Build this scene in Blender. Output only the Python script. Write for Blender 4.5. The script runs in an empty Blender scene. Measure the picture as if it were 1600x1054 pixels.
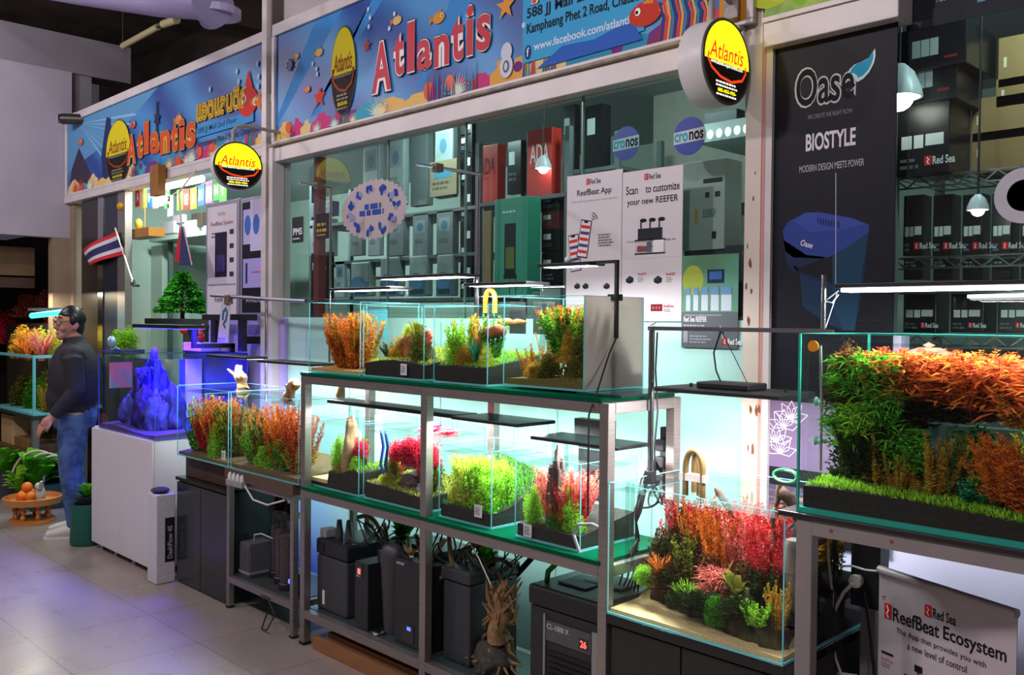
import bpy, bmesh, math, random
import numpy as np
from mathutils import Vector, Matrix, noise

random.seed(7)
SC = bpy.context.scene
COL = SC.collection
PI = math.pi

# ------------------------------------------------------------------ camera
CAM_H = 1.62
FPX, YAW, PITCH, ROLL = 1427.1, .7942968, -.01788, .009686      # focal length in pixels of a 1600 wide frame
_f = Vector((-math.sin(YAW) * math.cos(PITCH), math.cos(YAW) * math.cos(PITCH), math.sin(PITCH)))
_r = Vector((math.cos(YAW), math.sin(YAW), 0))
_u = _r.cross(_f)
R_ = _r * math.cos(ROLL) + _u * math.sin(ROLL)
U_ = -_r * math.sin(ROLL) + _u * math.cos(ROLL)
cam = bpy.data.cameras.new('camera')
cam.sensor_width = 36
cam.lens = FPX / 1600 * 36
cam.clip_start = .05
cam.clip_end = 60
camo = bpy.data.objects.new('camera', cam)
COL.objects.link(camo)
mw = Matrix((R_, U_, -_f)).transposed().to_4x4()
mw.translation = (0, 0, CAM_H)
camo.matrix_world = mw
SC.camera = camo


def at(px, py, Y):
    """Point of the plane y = Y seen at a pixel of the 1600 x 1054 photograph."""
    d = R_ * ((px - 800) / FPX) + U_ * (-(py - 527) / FPX) + _f
    d = d * (Y / d.y)
    return Vector((d.x, d.y, d.z + CAM_H))


# ------------------------------------------------------------------ world, exposure, general light
SC.view_settings.view_transform = 'Standard'
SC.view_settings.look = 'None'
SC.view_settings.gamma = 1
SC.view_settings.use_curve_mapping = False
SC.view_settings.exposure = .62
cy = SC.cycles
cy.max_bounces = 8
cy.diffuse_bounces = 3
cy.glossy_bounces = 3
cy.transmission_bounces = 4
cy.transparent_max_bounces = 64
cy.caustics_reflective = False
cy.caustics_refractive = False
cy.sample_clamp_indirect = 3
cy.use_denoising = True
wd = bpy.data.worlds.new('world')
SC.world = wd
wd.use_nodes = True
wd.node_tree.nodes['Background'].inputs[0].default_value = (.55, .5, .62, 1)
wd.node_tree.nodes['Background'].inputs[1].default_value = .05


def lamp(name, loc, size, power, color=(1, 1, 1), rot=(0, 0, 0), parent=None, sy=None, spread=PI):
    l = bpy.data.lights.new(name, 'AREA')
    l.energy = power
    l.color = color
    l.size = size
    if sy:
        l.shape = 'RECTANGLE'
        l.size_y = sy
    l.spread = spread
    o = bpy.data.objects.new(name, l)
    COL.objects.link(o)
    if parent is not None:
        o.parent = parent
        loc = Vector(loc) - ORG.get(parent.name, Vector())
    o.location = loc
    o.rotation_euler = rot
    return o


ORG = {}
# the arcade's ceiling lamps, above the aisle and out of the picture
MALL = [(-.6, -.2, 4.0, 95), (-3.2, -.5, 4.0, 110), (-6.0, -.4, 4.0, 110), (-8.0, .9, 3.9, 60)]
for x, y, z, p in MALL:
    l = bpy.data.lights.new('mall_light', 'POINT')
    l.energy = p
    l.color = (1, .92, .97)
    l.shadow_soft_size = .12
    o = bpy.data.objects.new('mall_light', l)
    COL.objects.link(o)
    o.location = (x, y, z)
# area lamps added behind the glass, tilted to light the fronts of the goods
for x, y, p in ((-.9, 3.3, 4), (-2.7, 3.32, 4.5), (-4.2, 3.32, 4.5), (-6.4, 3.3, 22), (-7.7, 3.3, 26)):
    lamp('shop_fill', (x, y, 2.85), .3, p, (.75, 1, .95), rot=(.75, 0, 0), sy=.1)


# ------------------------------------------------------------------ materials
def lin(c):
    if isinstance(c, str):
        c = tuple(int(c[i:i + 2], 16) for i in (0, 2, 4))
    out = []
    for v in c:
        v /= 255
        out.append(v / 12.92 if v <= .04045 else ((v + .055) / 1.055) ** 2.4)
    return (*out, 1)


MATS = {}


def mat(name, c='808080', rough=.5, metal=0, emit=0, var=0, scale=20, bump=0, coat=0, stretch=None, spec=.5, c2=None):
    if name in MATS:
        return MATS[name]
    m = bpy.data.materials.new(name)
    m.use_nodes = True
    nt = m.node_tree
    b = nt.nodes['Principled BSDF']
    b.inputs['Base Color'].default_value = lin(c)
    b.inputs['Roughness'].default_value = rough
    b.inputs['Metallic'].default_value = metal
    b.inputs['Coat Weight'].default_value = coat
    b.inputs['Specular IOR Level'].default_value = spec
    if emit:
        b.inputs['Emission Color'].default_value = lin(c)
        b.inputs['Emission Strength'].default_value = emit
    if var or bump:
        tc = nt.nodes.new('ShaderNodeTexCoord')
        n = nt.nodes.new('ShaderNodeTexNoise')
        n.inputs['Scale'].default_value = scale
        n.inputs['Detail'].default_value = 6
        src = tc.outputs['Object']
        if stretch:
            mp = nt.nodes.new('ShaderNodeMapping')
            mp.inputs['Scale'].default_value = stretch
            nt.links.new(src, mp.inputs[0])
            src = mp.outputs[0]
        nt.links.new(src, n.inputs['Vector'])
        if var:
            r = nt.nodes.new('ShaderNodeValToRGB')
            a = lin(c)
            bb = lin(c2) if c2 else tuple(max(0, v * (1 - var)) for v in a[:3]) + (1,)
            r.color_ramp.elements[0].position = .35
            r.color_ramp.elements[1].position = .65
            r.color_ramp.elements[0].color = bb
            r.color_ramp.elements[1].color = a
            nt.links.new(n.outputs['Fac'], r.inputs[0])
            nt.links.new(r.outputs[0], b.inputs['Base Color'])
        if bump:
            bp = nt.nodes.new('ShaderNodeBump')
            bp.inputs['Strength'].default_value = bump
            bp.inputs['Distance'].default_value = .01
            nt.links.new(n.outputs['Fac'], bp.inputs['Height'])
            nt.links.new(bp.outputs[0], b.inputs['Normal'])
    MATS[name] = m
    return m


def glassmat(name, tint=(1, 1, 1), gloss=1.0, rough=.0, ior=1.45):
    """Clear sheet glass or still water: fresnel mirror over a tinted see-through."""
    m = bpy.data.materials.new(name)
    m.use_nodes = True
    nt = m.node_tree
    nt.nodes.clear()
    out = nt.nodes.new('ShaderNodeOutputMaterial')
    mix = nt.nodes.new('ShaderNodeMixShader')
    fr = nt.nodes.new('ShaderNodeFresnel')
    fr.inputs[0].default_value = ior
    mu = nt.nodes.new('ShaderNodeMath')
    mu.operation = 'MULTIPLY'
    mu.inputs[1].default_value = gloss
    tr = nt.nodes.new('ShaderNodeBsdfTransparent')
    tr.inputs[0].default_value = (*tint, 1)
    gl = nt.nodes.new('ShaderNodeBsdfGlossy')
    gl.inputs['Roughness'].default_value = rough
    geo = nt.nodes.new('ShaderNodeNewGeometry')
    inv = nt.nodes.new('ShaderNodeMath')
    inv.operation = 'SUBTRACT'
    inv.inputs[0].default_value = 1
    nt.links.new(geo.outputs['Backfacing'], inv.inputs[1])
    mb_ = nt.nodes.new('ShaderNodeMath')
    mb_.operation = 'MULTIPLY'
    nt.links.new(fr.outputs[0], mu.inputs[0])
    nt.links.new(mu.outputs[0], mb_.inputs[0])
    nt.links.new(inv.outputs[0], mb_.inputs[1])
    nt.links.new(mb_.outputs[0], mix.inputs[0])
    nt.links.new(tr.outputs[0], mix.inputs[1])
    nt.links.new(gl.outputs[0], mix.inputs[2])
    nt.links.new(mix.outputs[0], out.inputs[0])
    MATS[name] = m
    return m


def leafmat(name, cols, trans=.35):
    """Leaves: every blade takes its own colour from a ramp."""
    m = bpy.data.materials.new(name)
    m.use_nodes = True
    nt = m.node_tree
    nt.nodes.clear()
    out = nt.nodes.new('ShaderNodeOutputMaterial')
    g = nt.nodes.new('ShaderNodeNewGeometry')
    r = nt.nodes.new('ShaderNodeValToRGB')
    while len(r.color_ramp.elements) < len(cols):
        r.color_ramp.elements.new(.5)
    for i, c in enumerate(cols):
        r.color_ramp.elements[i].position = i / (len(cols) - 1)
        r.color_ramp.elements[i].color = lin(c)
    nt.links.new(g.outputs['Random Per Island'], r.inputs[0])
    d = nt.nodes.new('ShaderNodeBsdfDiffuse')
    t = nt.nodes.new('ShaderNodeBsdfTranslucent')
    mx = nt.nodes.new('ShaderNodeMixShader')
    mx.inputs[0].default_value = trans
    nt.links.new(r.outputs[0], d.inputs[0])
    nt.links.new(r.outputs[0], t.inputs[0])
    nt.links.new(d.outputs[0], mx.inputs[1])
    nt.links.new(t.outputs[0], mx.inputs[2])
    nt.links.new(mx.outputs[0], out.inputs[0])
    MATS[name] = m
    return m


def edgemat(name, c, k):
    """The cut edge of sheet glass: half clear, half matte colour standing in for light caught inside it."""
    m = glassmat(name, lin(c)[:3], 1, .1, 1.5)
    nt = m.node_tree
    out = next(n for n in nt.nodes if n.type == 'OUTPUT_MATERIAL')
    old = out.inputs[0].links[0].from_socket
    d = nt.nodes.new('ShaderNodeBsdfDiffuse')
    d.inputs[0].default_value = lin(c)
    mx = nt.nodes.new('ShaderNodeMixShader')
    mx.inputs[0].default_value = k
    nt.links.new(old, mx.inputs[1])
    nt.links.new(d.outputs[0], mx.inputs[2])
    nt.links.new(mx.outputs[0], out.inputs[0])
    return m


GLASS = glassmat('clear_glass', (.97, 1, .99), 1, 0, 1.42)
SHOPGLASS = glassmat('shop_glass', (.9, .97, .96), .9, .0, 1.5)
WATER = glassmat('water', (.93, .98, .97), 1.35, .03, 1.5)
STEEL = mat('brushed_steel', 'a49c98', .38, .75, var=.2, scale=8, stretch=(1, 1, 40))
CHROME = mat('chrome', 'c8c8cc', .15, 1)
BLACKM = mat('black_plastic', '17181b', .45)
BLACKG = mat('black_gloss', '101113', .12)
GREYP = mat('dark_grey_plastic', '35353a', .5)
WHITEP = mat('white_plastic', 'dedcdc', .4)
WHITEL = mat('white_laminate', 'd9d4d6', .35)
PAINT = mat('white_painted_metal', 'd3cbcc', .4, var=.1, scale=6)
EDGE = edgemat('glass_edge', '8fe3ea', .5)  # matte cyan half stands in for lamp light caught in the edge
EDGEG = edgemat('green_glass_edge', '06573a', .8)
RUST = mat('rust', '7a4630', .8)
CABLE = mat('black_cable', '111112', .5)
WCABLE = mat('white_cable', 'cfc9c6', .5)
LEDW = mat('led_white', 'f4fbff', .5, emit=9)
LEDB = mat('led_blue', '5a7bff', .5, emit=5)
CARD = mat('cardboard', '8e6a45', .8, var=.15, scale=5)


# ------------------------------------------------------------------ mesh builder
class MB:
    def __init__(s, m=None):
        s.v, s.f, s.mi, s.mats, s.cur = [], [], [], [], m

    def _m(s, m):
        m = m or s.cur or GREYP
        if m not in s.mats:
            s.mats.append(m)
        return s.mats.index(m)

    def add(s, vs, fs, m=None):
        k = len(s.v)
        i = s._m(m)
        s.v += [tuple(v) for v in vs]
        for f in fs:
            s.f.append(tuple(a + k for a in f))
            s.mi.append(i)
        return s

    def box(s, x0, x1, y0, y1, z0, z1, m=None):
        vs = [(x, y, z) for z in (z0, z1) for y in (y0, y1) for x in (x0, x1)]
        return s.add(vs, [(0, 2, 3, 1), (4, 5, 7, 6), (0, 1, 5, 4), (2, 6, 7, 3), (0, 4, 6, 2), (1, 3, 7, 5)], m)

    def obox(s, c, h, rot, m=None):
        c = Vector(c)
        vs = [c + rot @ Vector((x * h[0], y * h[1], z * h[2])) for z in (-1, 1) for y in (-1, 1) for x in (-1, 1)]
        return s.add(vs, [(0, 2, 3, 1), (4, 5, 7, 6), (0, 1, 5, 4), (2, 6, 7, 3), (0, 4, 6, 2), (1, 3, 7, 5)], m)

    def tube(s, pts, r, n=8, m=None, caps=True):
        pts = [Vector(p) for p in pts]
        rs = r if isinstance(r, (list, tuple)) else [r] * len(pts)
        vs, fs = [], []
        prev = None
        for i, p in enumerate(pts):
            d = (pts[min(i + 1, len(pts) - 1)] - pts[max(i - 1, 0)])
            d = d.normalized() if d.length > 1e-9 else Vector((0, 0, 1))
            if prev is None:
                a = d.orthogonal().normalized()
            else:
                a = (prev - d * prev.dot(d))
                a = a.normalized() if a.length > 1e-6 else d.orthogonal().normalized()
            prev = a
            b = d.cross(a)
            for k in range(n):
                t = 2 * PI * k / n
                vs.append(p + (a * math.cos(t) + b * math.sin(t)) * rs[i])
        for i in range(len(pts) - 1):
            for k in range(n):
                k2 = (k + 1) % n
                fs.append((i * n + k, i * n + k2, (i + 1) * n + k2, (i + 1) * n + k))
        if caps:
            fs.append(tuple(range(n - 1, -1, -1)))
            fs.append(tuple((len(pts) - 1) * n + k for k in range(n)))
        return s.add(vs, fs, m)

    def lathe(s, prof, c=(0, 0, 0), n=20, m=None, axis='z'):
        vs, fs = [], []
        for r, z in prof:
            for k in range(n):
                t = 2 * PI * k / n
                p = (r * math.cos(t), r * math.sin(t), z)
                if axis == 'x':
                    p = (z, r * math.cos(t), r * math.sin(t))
                elif axis == 'y':
                    p = (r * math.cos(t), z, r * math.sin(t))
                vs.append((c[0] + p[0], c[1] + p[1], c[2] + p[2]))
        for i in range(len(prof) - 1):
            for k in range(n):
                k2 = (k + 1) % n
                fs.append((i * n + k, i * n + k2, (i + 1) * n + k2, (i + 1) * n + k))
        fs.append(tuple(range(n - 1, -1, -1)))
        fs.append(tuple((len(prof) - 1) * n + k for k in range(n)))
        return s.add(vs, fs, m)

    def ball(s, c, r, nu=14, nv=9, m=None, fn=None):
        if not isinstance(r, (tuple, list)):
            r = (r, r, r)
        vs = [(0, 0, 1)]
        for j in range(1, nv):
            ph = PI * j / nv
            for i in range(nu):
                th = 2 * PI * i / nu
                vs.append((math.sin(ph) * math.cos(th), math.sin(ph) * math.sin(th), math.cos(ph)))
        vs.append((0, 0, -1))
        fs = []
        for i in range(nu):
            fs.append((0, 1 + i, 1 + (i + 1) % nu))
            e = len(vs) - 1
            k = 1 + (nv - 2) * nu
            fs.append((e, k + (i + 1) % nu, k + i))
        for j in range(nv - 2):
            for i in range(nu):
                a = 1 + j * nu
                fs.append((a + i, a + nu + i, a + nu + (i + 1) % nu, a + (i + 1) % nu))
        if fn:
            vs = [fn(Vector(v)) for v in vs]
        return s.add([(c[0] + v[0] * r[0], c[1] + v[1] * r[1], c[2] + v[2] * r[2]) for v in vs], fs, m)

    def prism(s, pts, o, U, V, N, d, m=None):
        """A flat outline (u, v) in the frame o, U, V, given the thickness d along N."""
        o, U, V, N = Vector(o), Vector(U), Vector(V), Vector(N)
        n = len(pts)
        vs = [o + U * a + V * b for a, b in pts] + [o + U * a + V * b + N * d for a, b in pts]
        fs = [tuple(range(n - 1, -1, -1)), tuple(range(n, 2 * n))]
        fs += [(i, (i + 1) % n, n + (i + 1) % n, n + i) for i in range(n)]
        return s.add(vs, fs, m)

    def build(s, name, parent=None, smooth=None, bevel=0, org=None):
        me = bpy.data.meshes.new(name)
        if parent is not None:
            o0 = ORG.get(parent.name, Vector())
        elif org is not None:
            o0 = Vector(org)
        else:
            a = np.array(s.v)
            lo, hi = a.min(0), a.max(0)
            o0 = Vector(((lo[0] + hi[0]) / 2, (lo[1] + hi[1]) / 2, lo[2]))
        me.from_pydata([(v[0] - o0[0], v[1] - o0[1], v[2] - o0[2]) for v in s.v], [], s.f)
        for m in s.mats:
            me.materials.append(m)
        me.polygons.foreach_set('material_index', s.mi)
        if smooth:
            me.polygons.foreach_set('use_smooth', [True] * len(s.f))
            me.set_sharp_from_angle(angle=smooth if isinstance(smooth, float) else .7)
        me.update()
        ob = bpy.data.objects.new(name, me)
        COL.objects.link(ob)
        if parent is not None:
            ob.parent = parent
            ORG[ob.name] = o0
        else:
            ob.location = o0
            ORG[ob.name] = o0
        if bevel:
            bv = ob.modifiers.new('edge_round', 'BEVEL')
            bv.width = bevel
            bv.segments = 2
            bv.limit_method = 'ANGLE'
            bv.angle_limit = .6
        return ob


def tag(o, label=None, cat=None, group=None, kind=None):
    if label:
        o['label'] = label
    if cat:
        o['category'] = cat
    if group:
        o['group'] = group
    if kind:
        o['kind'] = kind
    return o


def thing(name, label, cat, loc, group=None, world=True):
    o = bpy.data.objects.new(name, None)
    o.empty_display_size = .05
    COL.objects.link(o)
    o.location = loc
    ORG[o.name] = Vector(loc) if world else Vector()
    return tag(o, label, cat, group)


def struct(name, mb, **k):
    return tag(mb.build(name, **k), kind='structure')


def dup(src, loc, label=None, group=None, rz=None, scale=None):
    r = src.copy()
    COL.objects.link(r)
    r.location = loc
    if rz is not None:
        r.rotation_euler = (0, 0, rz)
    if scale is not None:
        r.scale = scale
    for ch in list(src.children):
        c = ch.copy()
        COL.objects.link(c)
        c.parent = r
        for g in ch.children:
            d = g.copy()
            COL.objects.link(d)
            d.parent = c
    if label:
        r['label'] = label
    if group:
        r['group'] = group
    return r


# ------------------------------------------------------------------ lettering and flat print
TXT = {}


def text_geo(s, bold=0.0, shear=0.0, res=4):
    k = (s, bold, shear)
    if k not in TXT:
        cu = bpy.data.curves.new('t', 'FONT')
        cu.body = s
        cu.resolution_u = res
        cu.offset = bold
        cu.shear = shear
        ob = bpy.data.objects.new('t', cu)
        COL.objects.link(ob)
        bpy.context.view_layer.update()
        me = bpy.data.meshes.new_from_object(ob)
        vs = np.array([v.co[:2] for v in me.vertices]) if len(me.vertices) else np.zeros((1, 2))
        fs = [tuple(p.vertices) for p in me.polygons]
        bpy.data.objects.remove(ob)
        bpy.data.curves.remove(cu)
        bpy.data.meshes.remove(me)
        lo, hi = vs.min(0), vs.max(0)
        TXT[k] = ((vs - lo) / np.maximum(hi - lo, 1e-6), fs, (hi[0] - lo[0]) / max(hi[1] - lo[1], 1e-6))
    return TXT[k]


class Art:
    """Printed matter: flat shapes laid on a plane, each a hair above the one before."""
    def __init__(s, o=(0, 0, 0), U=(1, 0, 0), V=(0, 0, 1), gap=.00004):
        s.o, s.U, s.V = Vector(o), Vector(U), Vector(V)
        s.N = s.U.cross(s.V)
        s.gap = gap
        s.sh = []

    def put(s, uv, fs, m, l):
        s.sh.append((l, len(s.sh), uv, fs, m))
        return s

    def done(s):
        b = MB()
        for k, (l, i, uv, fs, m) in enumerate(sorted(s.sh, key=lambda q: q[:2])):
            d = s.N * (s.gap * k + .0003)
            b.add([s.o + s.U * u + s.V * v + d for u, v in uv], fs, m)
        return b

    def poly(s, pts, m, l=1):
        return s.put(pts, [tuple(range(len(pts)))], m, l)

    def rect(s, u0, v0, u1, v1, m, l=1):
        return s.poly([(u0, v0), (u1, v0), (u1, v1), (u0, v1)], m, l)

    def ell(s, u, v, a, b, m, l=1, n=28, t0=0, t1=2 * PI, rot=0):
        full = abs(t1 - t0 - 2 * PI) < 1e-6
        ts = [t0 + (t1 - t0) * i / (n if full else n - 1) for i in range(n)]
        c, q = math.cos(rot), math.sin(rot)
        return s.poly([(u + a * math.cos(t) * c - b * math.sin(t) * q, v + a * math.cos(t) * q + b * math.sin(t) * c) for t in ts], m, l)

    def stroke(s, pts, w, m, l=1):
        pts = [Vector(p) for p in pts]
        vs, fs = [], []
        for i, p in enumerate(pts):
            d = (pts[min(i + 1, len(pts) - 1)] - pts[max(i - 1, 0)]).normalized()
            n = Vector((-d.y, d.x)) * w / 2
            vs += [tuple(p + n), tuple(p - n)]
        for i in range(len(pts) - 1):
            fs.append((2 * i, 2 * i + 1, 2 * i + 3, 2 * i + 2))
        return s.put(vs, fs, m, l)

    def fan(s, u, v, r, m, l=1, n=14, t0=.2, t1=PI - .2, w=.12, seed=1):
        rg = random.Random(seed)
        for i in range(n):
            t = t0 + (t1 - t0) * (i + .5) / n
            q = r * rg.uniform(.65, 1)
            e = Vector((math.cos(t), math.sin(t)))
            p = Vector((-e.y, e.x)) * r * w * .5
            s.poly([(u - p.x, v - p.y), (u + p.x, v + p.y), (u + e.x * q, v + e.y * q)], m, l)
        return s

    def star(s, u, v, r, m, l=1, k=5, inner=.45, rot=.3):
        return s.poly([(u + r * (1 if i % 2 == 0 else inner) * math.cos(rot + PI * i / k), v + r * (1 if i % 2 == 0 else inner) * math.sin(rot + PI * i / k)) for i in range(2 * k)], m, l)

    def text(s, t, u, v, w, h, m, l=2, bold=0.0, shear=0.0, rot=0, align='l'):
        vs, fs, asp = text_geo(t, bold, shear)
        if w is None:
            w = h * asp
        if h is None:
            h = w / asp
        if align == 'c':
            u, v = u - w / 2 * math.cos(rot), v - w / 2 * math.sin(rot)
        c, q = math.cos(rot), math.sin(rot)
        return s.put([(u + a * w * c - b * h * q, v + a * w * q + b * h * c) for a, b in vs], fs, m, l)

    def lines(s, u, v, w, h, n, m, l=2, seed=3):
        """n short rows of tiny unreadable print, as broken bars."""
        rg = random.Random(seed)
        for i in range(n):
            x = u
            y = v - i * h * 2
            e = u + w * rg.uniform(.7, 1)
            while x < e:
                q = min(rg.uniform(1, 3) * h, e - x)
                s.rect(x, y - h, x + q, y, m, l)
                x += q + h * .6
        return s

    def build(s, name, parent=None, **k):
        return s.done().build(name, parent, **k)


def ink(c, rough=.5, emit=0):
    return mat('ink_' + c + ('_lit' if emit else ''), c, .6, emit=emit, spec=.15)
# ------------------------------------------------------------------ the setting
YS = 3.15                                   # plane of the shop front


def floor_material():
    m = bpy.data.materials.new('floor_tiles')
    m.use_nodes = True
    nt = m.node_tree
    b = nt.nodes['Principled BSDF']
    tc = nt.nodes.new('ShaderNodeTexCoord')
    br = nt.nodes.new('ShaderNodeTexBrick')
    br.offset = 0
    br.inputs['Scale'].default_value = 1
    br.inputs['Mortar Size'].default_value = .0022
    br.inputs['Brick Width'].default_value = .6
    br.inputs['Row Height'].default_value = .6
    br.inputs['Color1'].default_value = lin('a2968e')
    br.inputs['Color2'].default_value = lin('9b9089')
    br.inputs['Mortar'].default_value = lin('625a55')
    mp = nt.nodes.new('ShaderNodeMapping')
    mp.inputs['Location'].default_value = (.12, .33, 0)
    nt.links.new(tc.outputs['Object'], mp.inputs[0])
    nt.links.new(mp.outputs[0], br.inputs[0])
    n = nt.nodes.new('ShaderNodeTexNoise')
    n.inputs['Scale'].default_value = 3
    n.inputs['Detail'].default_value = 8
    sp = nt.nodes.new('ShaderNodeTexNoise')
    sp.inputs['Scale'].default_value = 220
    nt.links.new(tc.outputs['Object'], n.inputs['Vector'])
    nt.links.new(tc.outputs['Object'], sp.inputs['Vector'])
    mx = nt.nodes.new('ShaderNodeMix')
    mx.data_type = 'RGBA'
    mx.blend_type = 'MULTIPLY'
    mx.inputs[0].default_value = .55
    r = nt.nodes.new('ShaderNodeValToRGB')
    r.color_ramp.elements[0].position = .3
    r.color_ramp.elements[1].position = .7
    r.color_ramp.elements[0].color = (.62, .58, .56, 1)
    r.color_ramp.elements[1].color = (1, 1, 1, 1)
    ad = nt.nodes.new('ShaderNodeMath')
    ad.operation = 'ADD'
    hf = nt.nodes.new('ShaderNodeMath')
    hf.operation = 'MULTIPLY'
    hf.inputs[1].default_value = .5
    nt.links.new(n.outputs['Fac'], ad.inputs[0])
    nt.links.new(sp.outputs['Fac'], ad.inputs[1])
    nt.links.new(ad.outputs[0], hf.inputs[0])
    nt.links.new(hf.outputs[0], r.inputs[0])
    nt.links.new(br.outputs['Color'], mx.inputs[6])
    nt.links.new(r.outputs[0], mx.inputs[7])
    nt.links.new(mx.outputs[2], b.inputs['Base Color'])
    rr = nt.nodes.new('ShaderNodeMapRange')
    rr.inputs[3].default_value = .2
    rr.inputs[4].default_value = .38
    nt.links.new(n.outputs['Fac'], rr.inputs[0])
    nt.links.new(rr.outputs[0], b.inputs['Roughness'])
    return m


struct('floor', MB(floor_material()).box(-15, 4, -3, 7, -.1, 0), org=(0, 0, 0))
DARKC = mat('dark_ceiling', '75695e', .9, var=.5, scale=2)
struct('ceiling', MB(DARKC).box(-15, 4, -3, 7, 5.4, 5.5))
struct('wall_opposite', MB(mat('opposite_wall', '6e6668', .8)).box(-15, 4, -3.1, -3, 0, 5.4))

TEALW = mat('pale_teal_panel', 'b0dcd6', .45, var=.06, scale=2)
w = MB(TEALW).box(-5.42, -1.83, YS, YS + .07, 0, 1.632)
for x in (-4.6, -3.75, -2.9, -2.35):
    w.box(x, x + .006, YS - .003, YS, 0, 1.61, mat('panel_joint', '8fb5b0', .6))
struct('wall_shopfront', w)
LILAC = mat('lilac_wall', 'cdc6e6', .5)
struct('wall_right', MB(LILAC).box(-1.8, 1.2, YS, YS + .07, 0, 1.0).box(-1.8, -1.3, YS, YS + .07, 1.0, 1.585))

# painted post at the right of the big window, rusty and chipped
PILLAR = mat('chipped_cream_paint', 'd8cdc0', .5, var=.12, scale=5)
p = MB(PILLAR).box(-1.893, -1.825, YS - .04, YS + .05, 0, 4.2)
p.box(-1.825, -1.812, YS - .037, YS + .05, 0, 4.2, mat('pink_seal', 'c98f88', .6))
p.box(-1.812, -1.784, YS - .035, YS + .05, 0, 4.2, PAINT)
rg = random.Random(4)
for px, py in ((1168, 385), (1172, 412), (1166, 448), (1174, 455), (1170, 500), (1173, 640), (1182, 640), (1169, 700), (1176, 702), (1186, 640), (1160, 395), (1177, 310), (1180, 270)):
    q = at(px, py, YS - .04)
    k = rg.uniform(.004, .012)
    a = Art((0, YS - .0405, 0))
    a.poly([(q.x + k * rg.uniform(.4, .8) * math.cos(t), q.z + k * rg.uniform(1.0, 2.6) * math.sin(t)) for t in [i * PI / 4 for i in range(8)]], RUST, 1)
    a = a.done()
    p.add(a.v, a.f, RUST)
struct('pillar', p)
# posts between the two bays
p = MB(PAINT).box(-5.5, -5.44, YS - .09, YS + .05, 0, 4.1)
p.box(-5.43, -5.415, YS - .06, YS + .05, 0, 4.1, mat('post_gap', '57504a', .6))
p.box(-5.41, -5.365, YS - .085, YS + .05, 0, 2.76, PAINT)
struct('trim_1', p)
struct('trim_2', MB(mat('maroon_post', '6d2b2b', .5)).box(-5.05, -4.99, YS + .03, YS + .08, 1.632, 2.65))

# headers and the plaster above the big sign
h = MB(PAINT).box(-5.415, -1.893, YS - .07, YS + .05, 2.646, 2.74)
h.box(-5.415, -1.893, YS - .095, YS + .05, 2.74, 2.757, mat('grimy_ledge', 'a99c8c', .7, var=.4, scale=14))
struct('trim_3', h, bevel=.004)
struct('wall_above_sign', MB(mat('grey_plaster', 'b9b2b2', .8, var=.08, scale=2)).box(-5.5, 1, YS + .02, YS + .1, 3.5, 5.4))
h = MB(PAINT).box(-1.806, -1.3, YS - .07, YS + .05, 2.655, 2.745)
struct('trim_4', h, bevel=.004)
h = MB(PAINT).box(-9.28, -5.5, YS - .07, YS + .04, 2.705, 2.765)
struct('trim_5', h, bevel=.004)

# the windows
struct('window_1', MB(SHOPGLASS).box(-5.365, -1.893, YS, YS + .008, 1.632, 2.646))
struct('window_2', MB(SHOPGLASS).box(-1.784, -1.3, YS + .03, YS + .038, 1.585, 2.655).box(-1.3, 1.1, YS + .03, YS + .038, 1.0, 2.655))
struct('window_3', MB(SHOPGLASS).box(-6.75, -5.5, YS, YS + .008, .02, 2.705))
g = MB(mat('glass_joint', '5d7f7a', .3))
for px in (606, 727, 909):
    x = at(px, 300, YS).x
    g.box(x - .004, x + .004, YS - .002, YS + .01, 1.632, 2.646)
struct('window_1_joint', g)

# the inside of the shop
struct('wall_shop_back', MB(mat('shop_back_wall', '97a39c', .8)).box(-9.4, 1.2, 5.3, 5.4, 0, 3))
struct('wall_shop_side', MB(mat('shop_side_wall', '7a7f80', .8)).box(1.1, 1.2, YS + .08, 5.3, 0, 3))
struct('wall_shop_left', MB(mat('shop_left_wall', 'c2d0c6', .7)).box(-9.42, -9.3, YS + .06, 5.3, 0, 2.9))
struct('ceiling_shop', MB(mat('shop_ceiling', '9aa3a4', .7)).box(-9.4, 1.2, YS + .06, 5.3, 2.9, 2.98))
struct('beam_shop', MB(mat('concrete_beam', '8b877f', .8, var=.1)).box(-3.15, -2.55, 4.2, 4.7, 2.25, 2.9))

# the far end of the arcade
ENDW = mat('mauve_grey_wall', 'aaa3b0', .8, var=.07, scale=3)
XE = -9.28
struct('wall_far_end', MB(ENDW).box(XE - .12, XE, -3, YS, 2.376, 3.97))
struct('beam_far_end', MB(mat('grey_beam', '86828a', .8, var=.1, scale=2)).box(XE - .3, XE - .02, -3, 3.72, 3.97, 4.33).box(XE - .28, XE - .05, 3.15, 3.35, 2.9, 3.97))
struct('column_far_end', MB(mat('beige_column', '8d7b69', .7, var=.15, scale=4)).box(XE - .1, XE + .02, 2.97, YS + .02, 0, 2.376).box(XE - .02, XE + .1, YS - .02, YS + .06, 0, 2.72))
struct('wall_far_shop', MB(mat('dark_brown_wall', '2b211d', .8)).box(-13.1, -13, -3, 7, 0, 2.6))
struct('wall_far_return', MB(mat('dark_brown_wall')).box(-13, XE - .1, 3.6, 3.7, 0, 2.6))
b = MB(mat('shutter_box', '7b6147', .6, var=.12, scale=3))
b.box(XE - .62, XE - .5, -1.5, 2.97, 2.02, 2.3).box(XE - .64, XE - .5, -1.5, 2.97, 1.9, 2.0, mat('shutter_rail', '4b372b', .6))
struct('trim_6', b)

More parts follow.
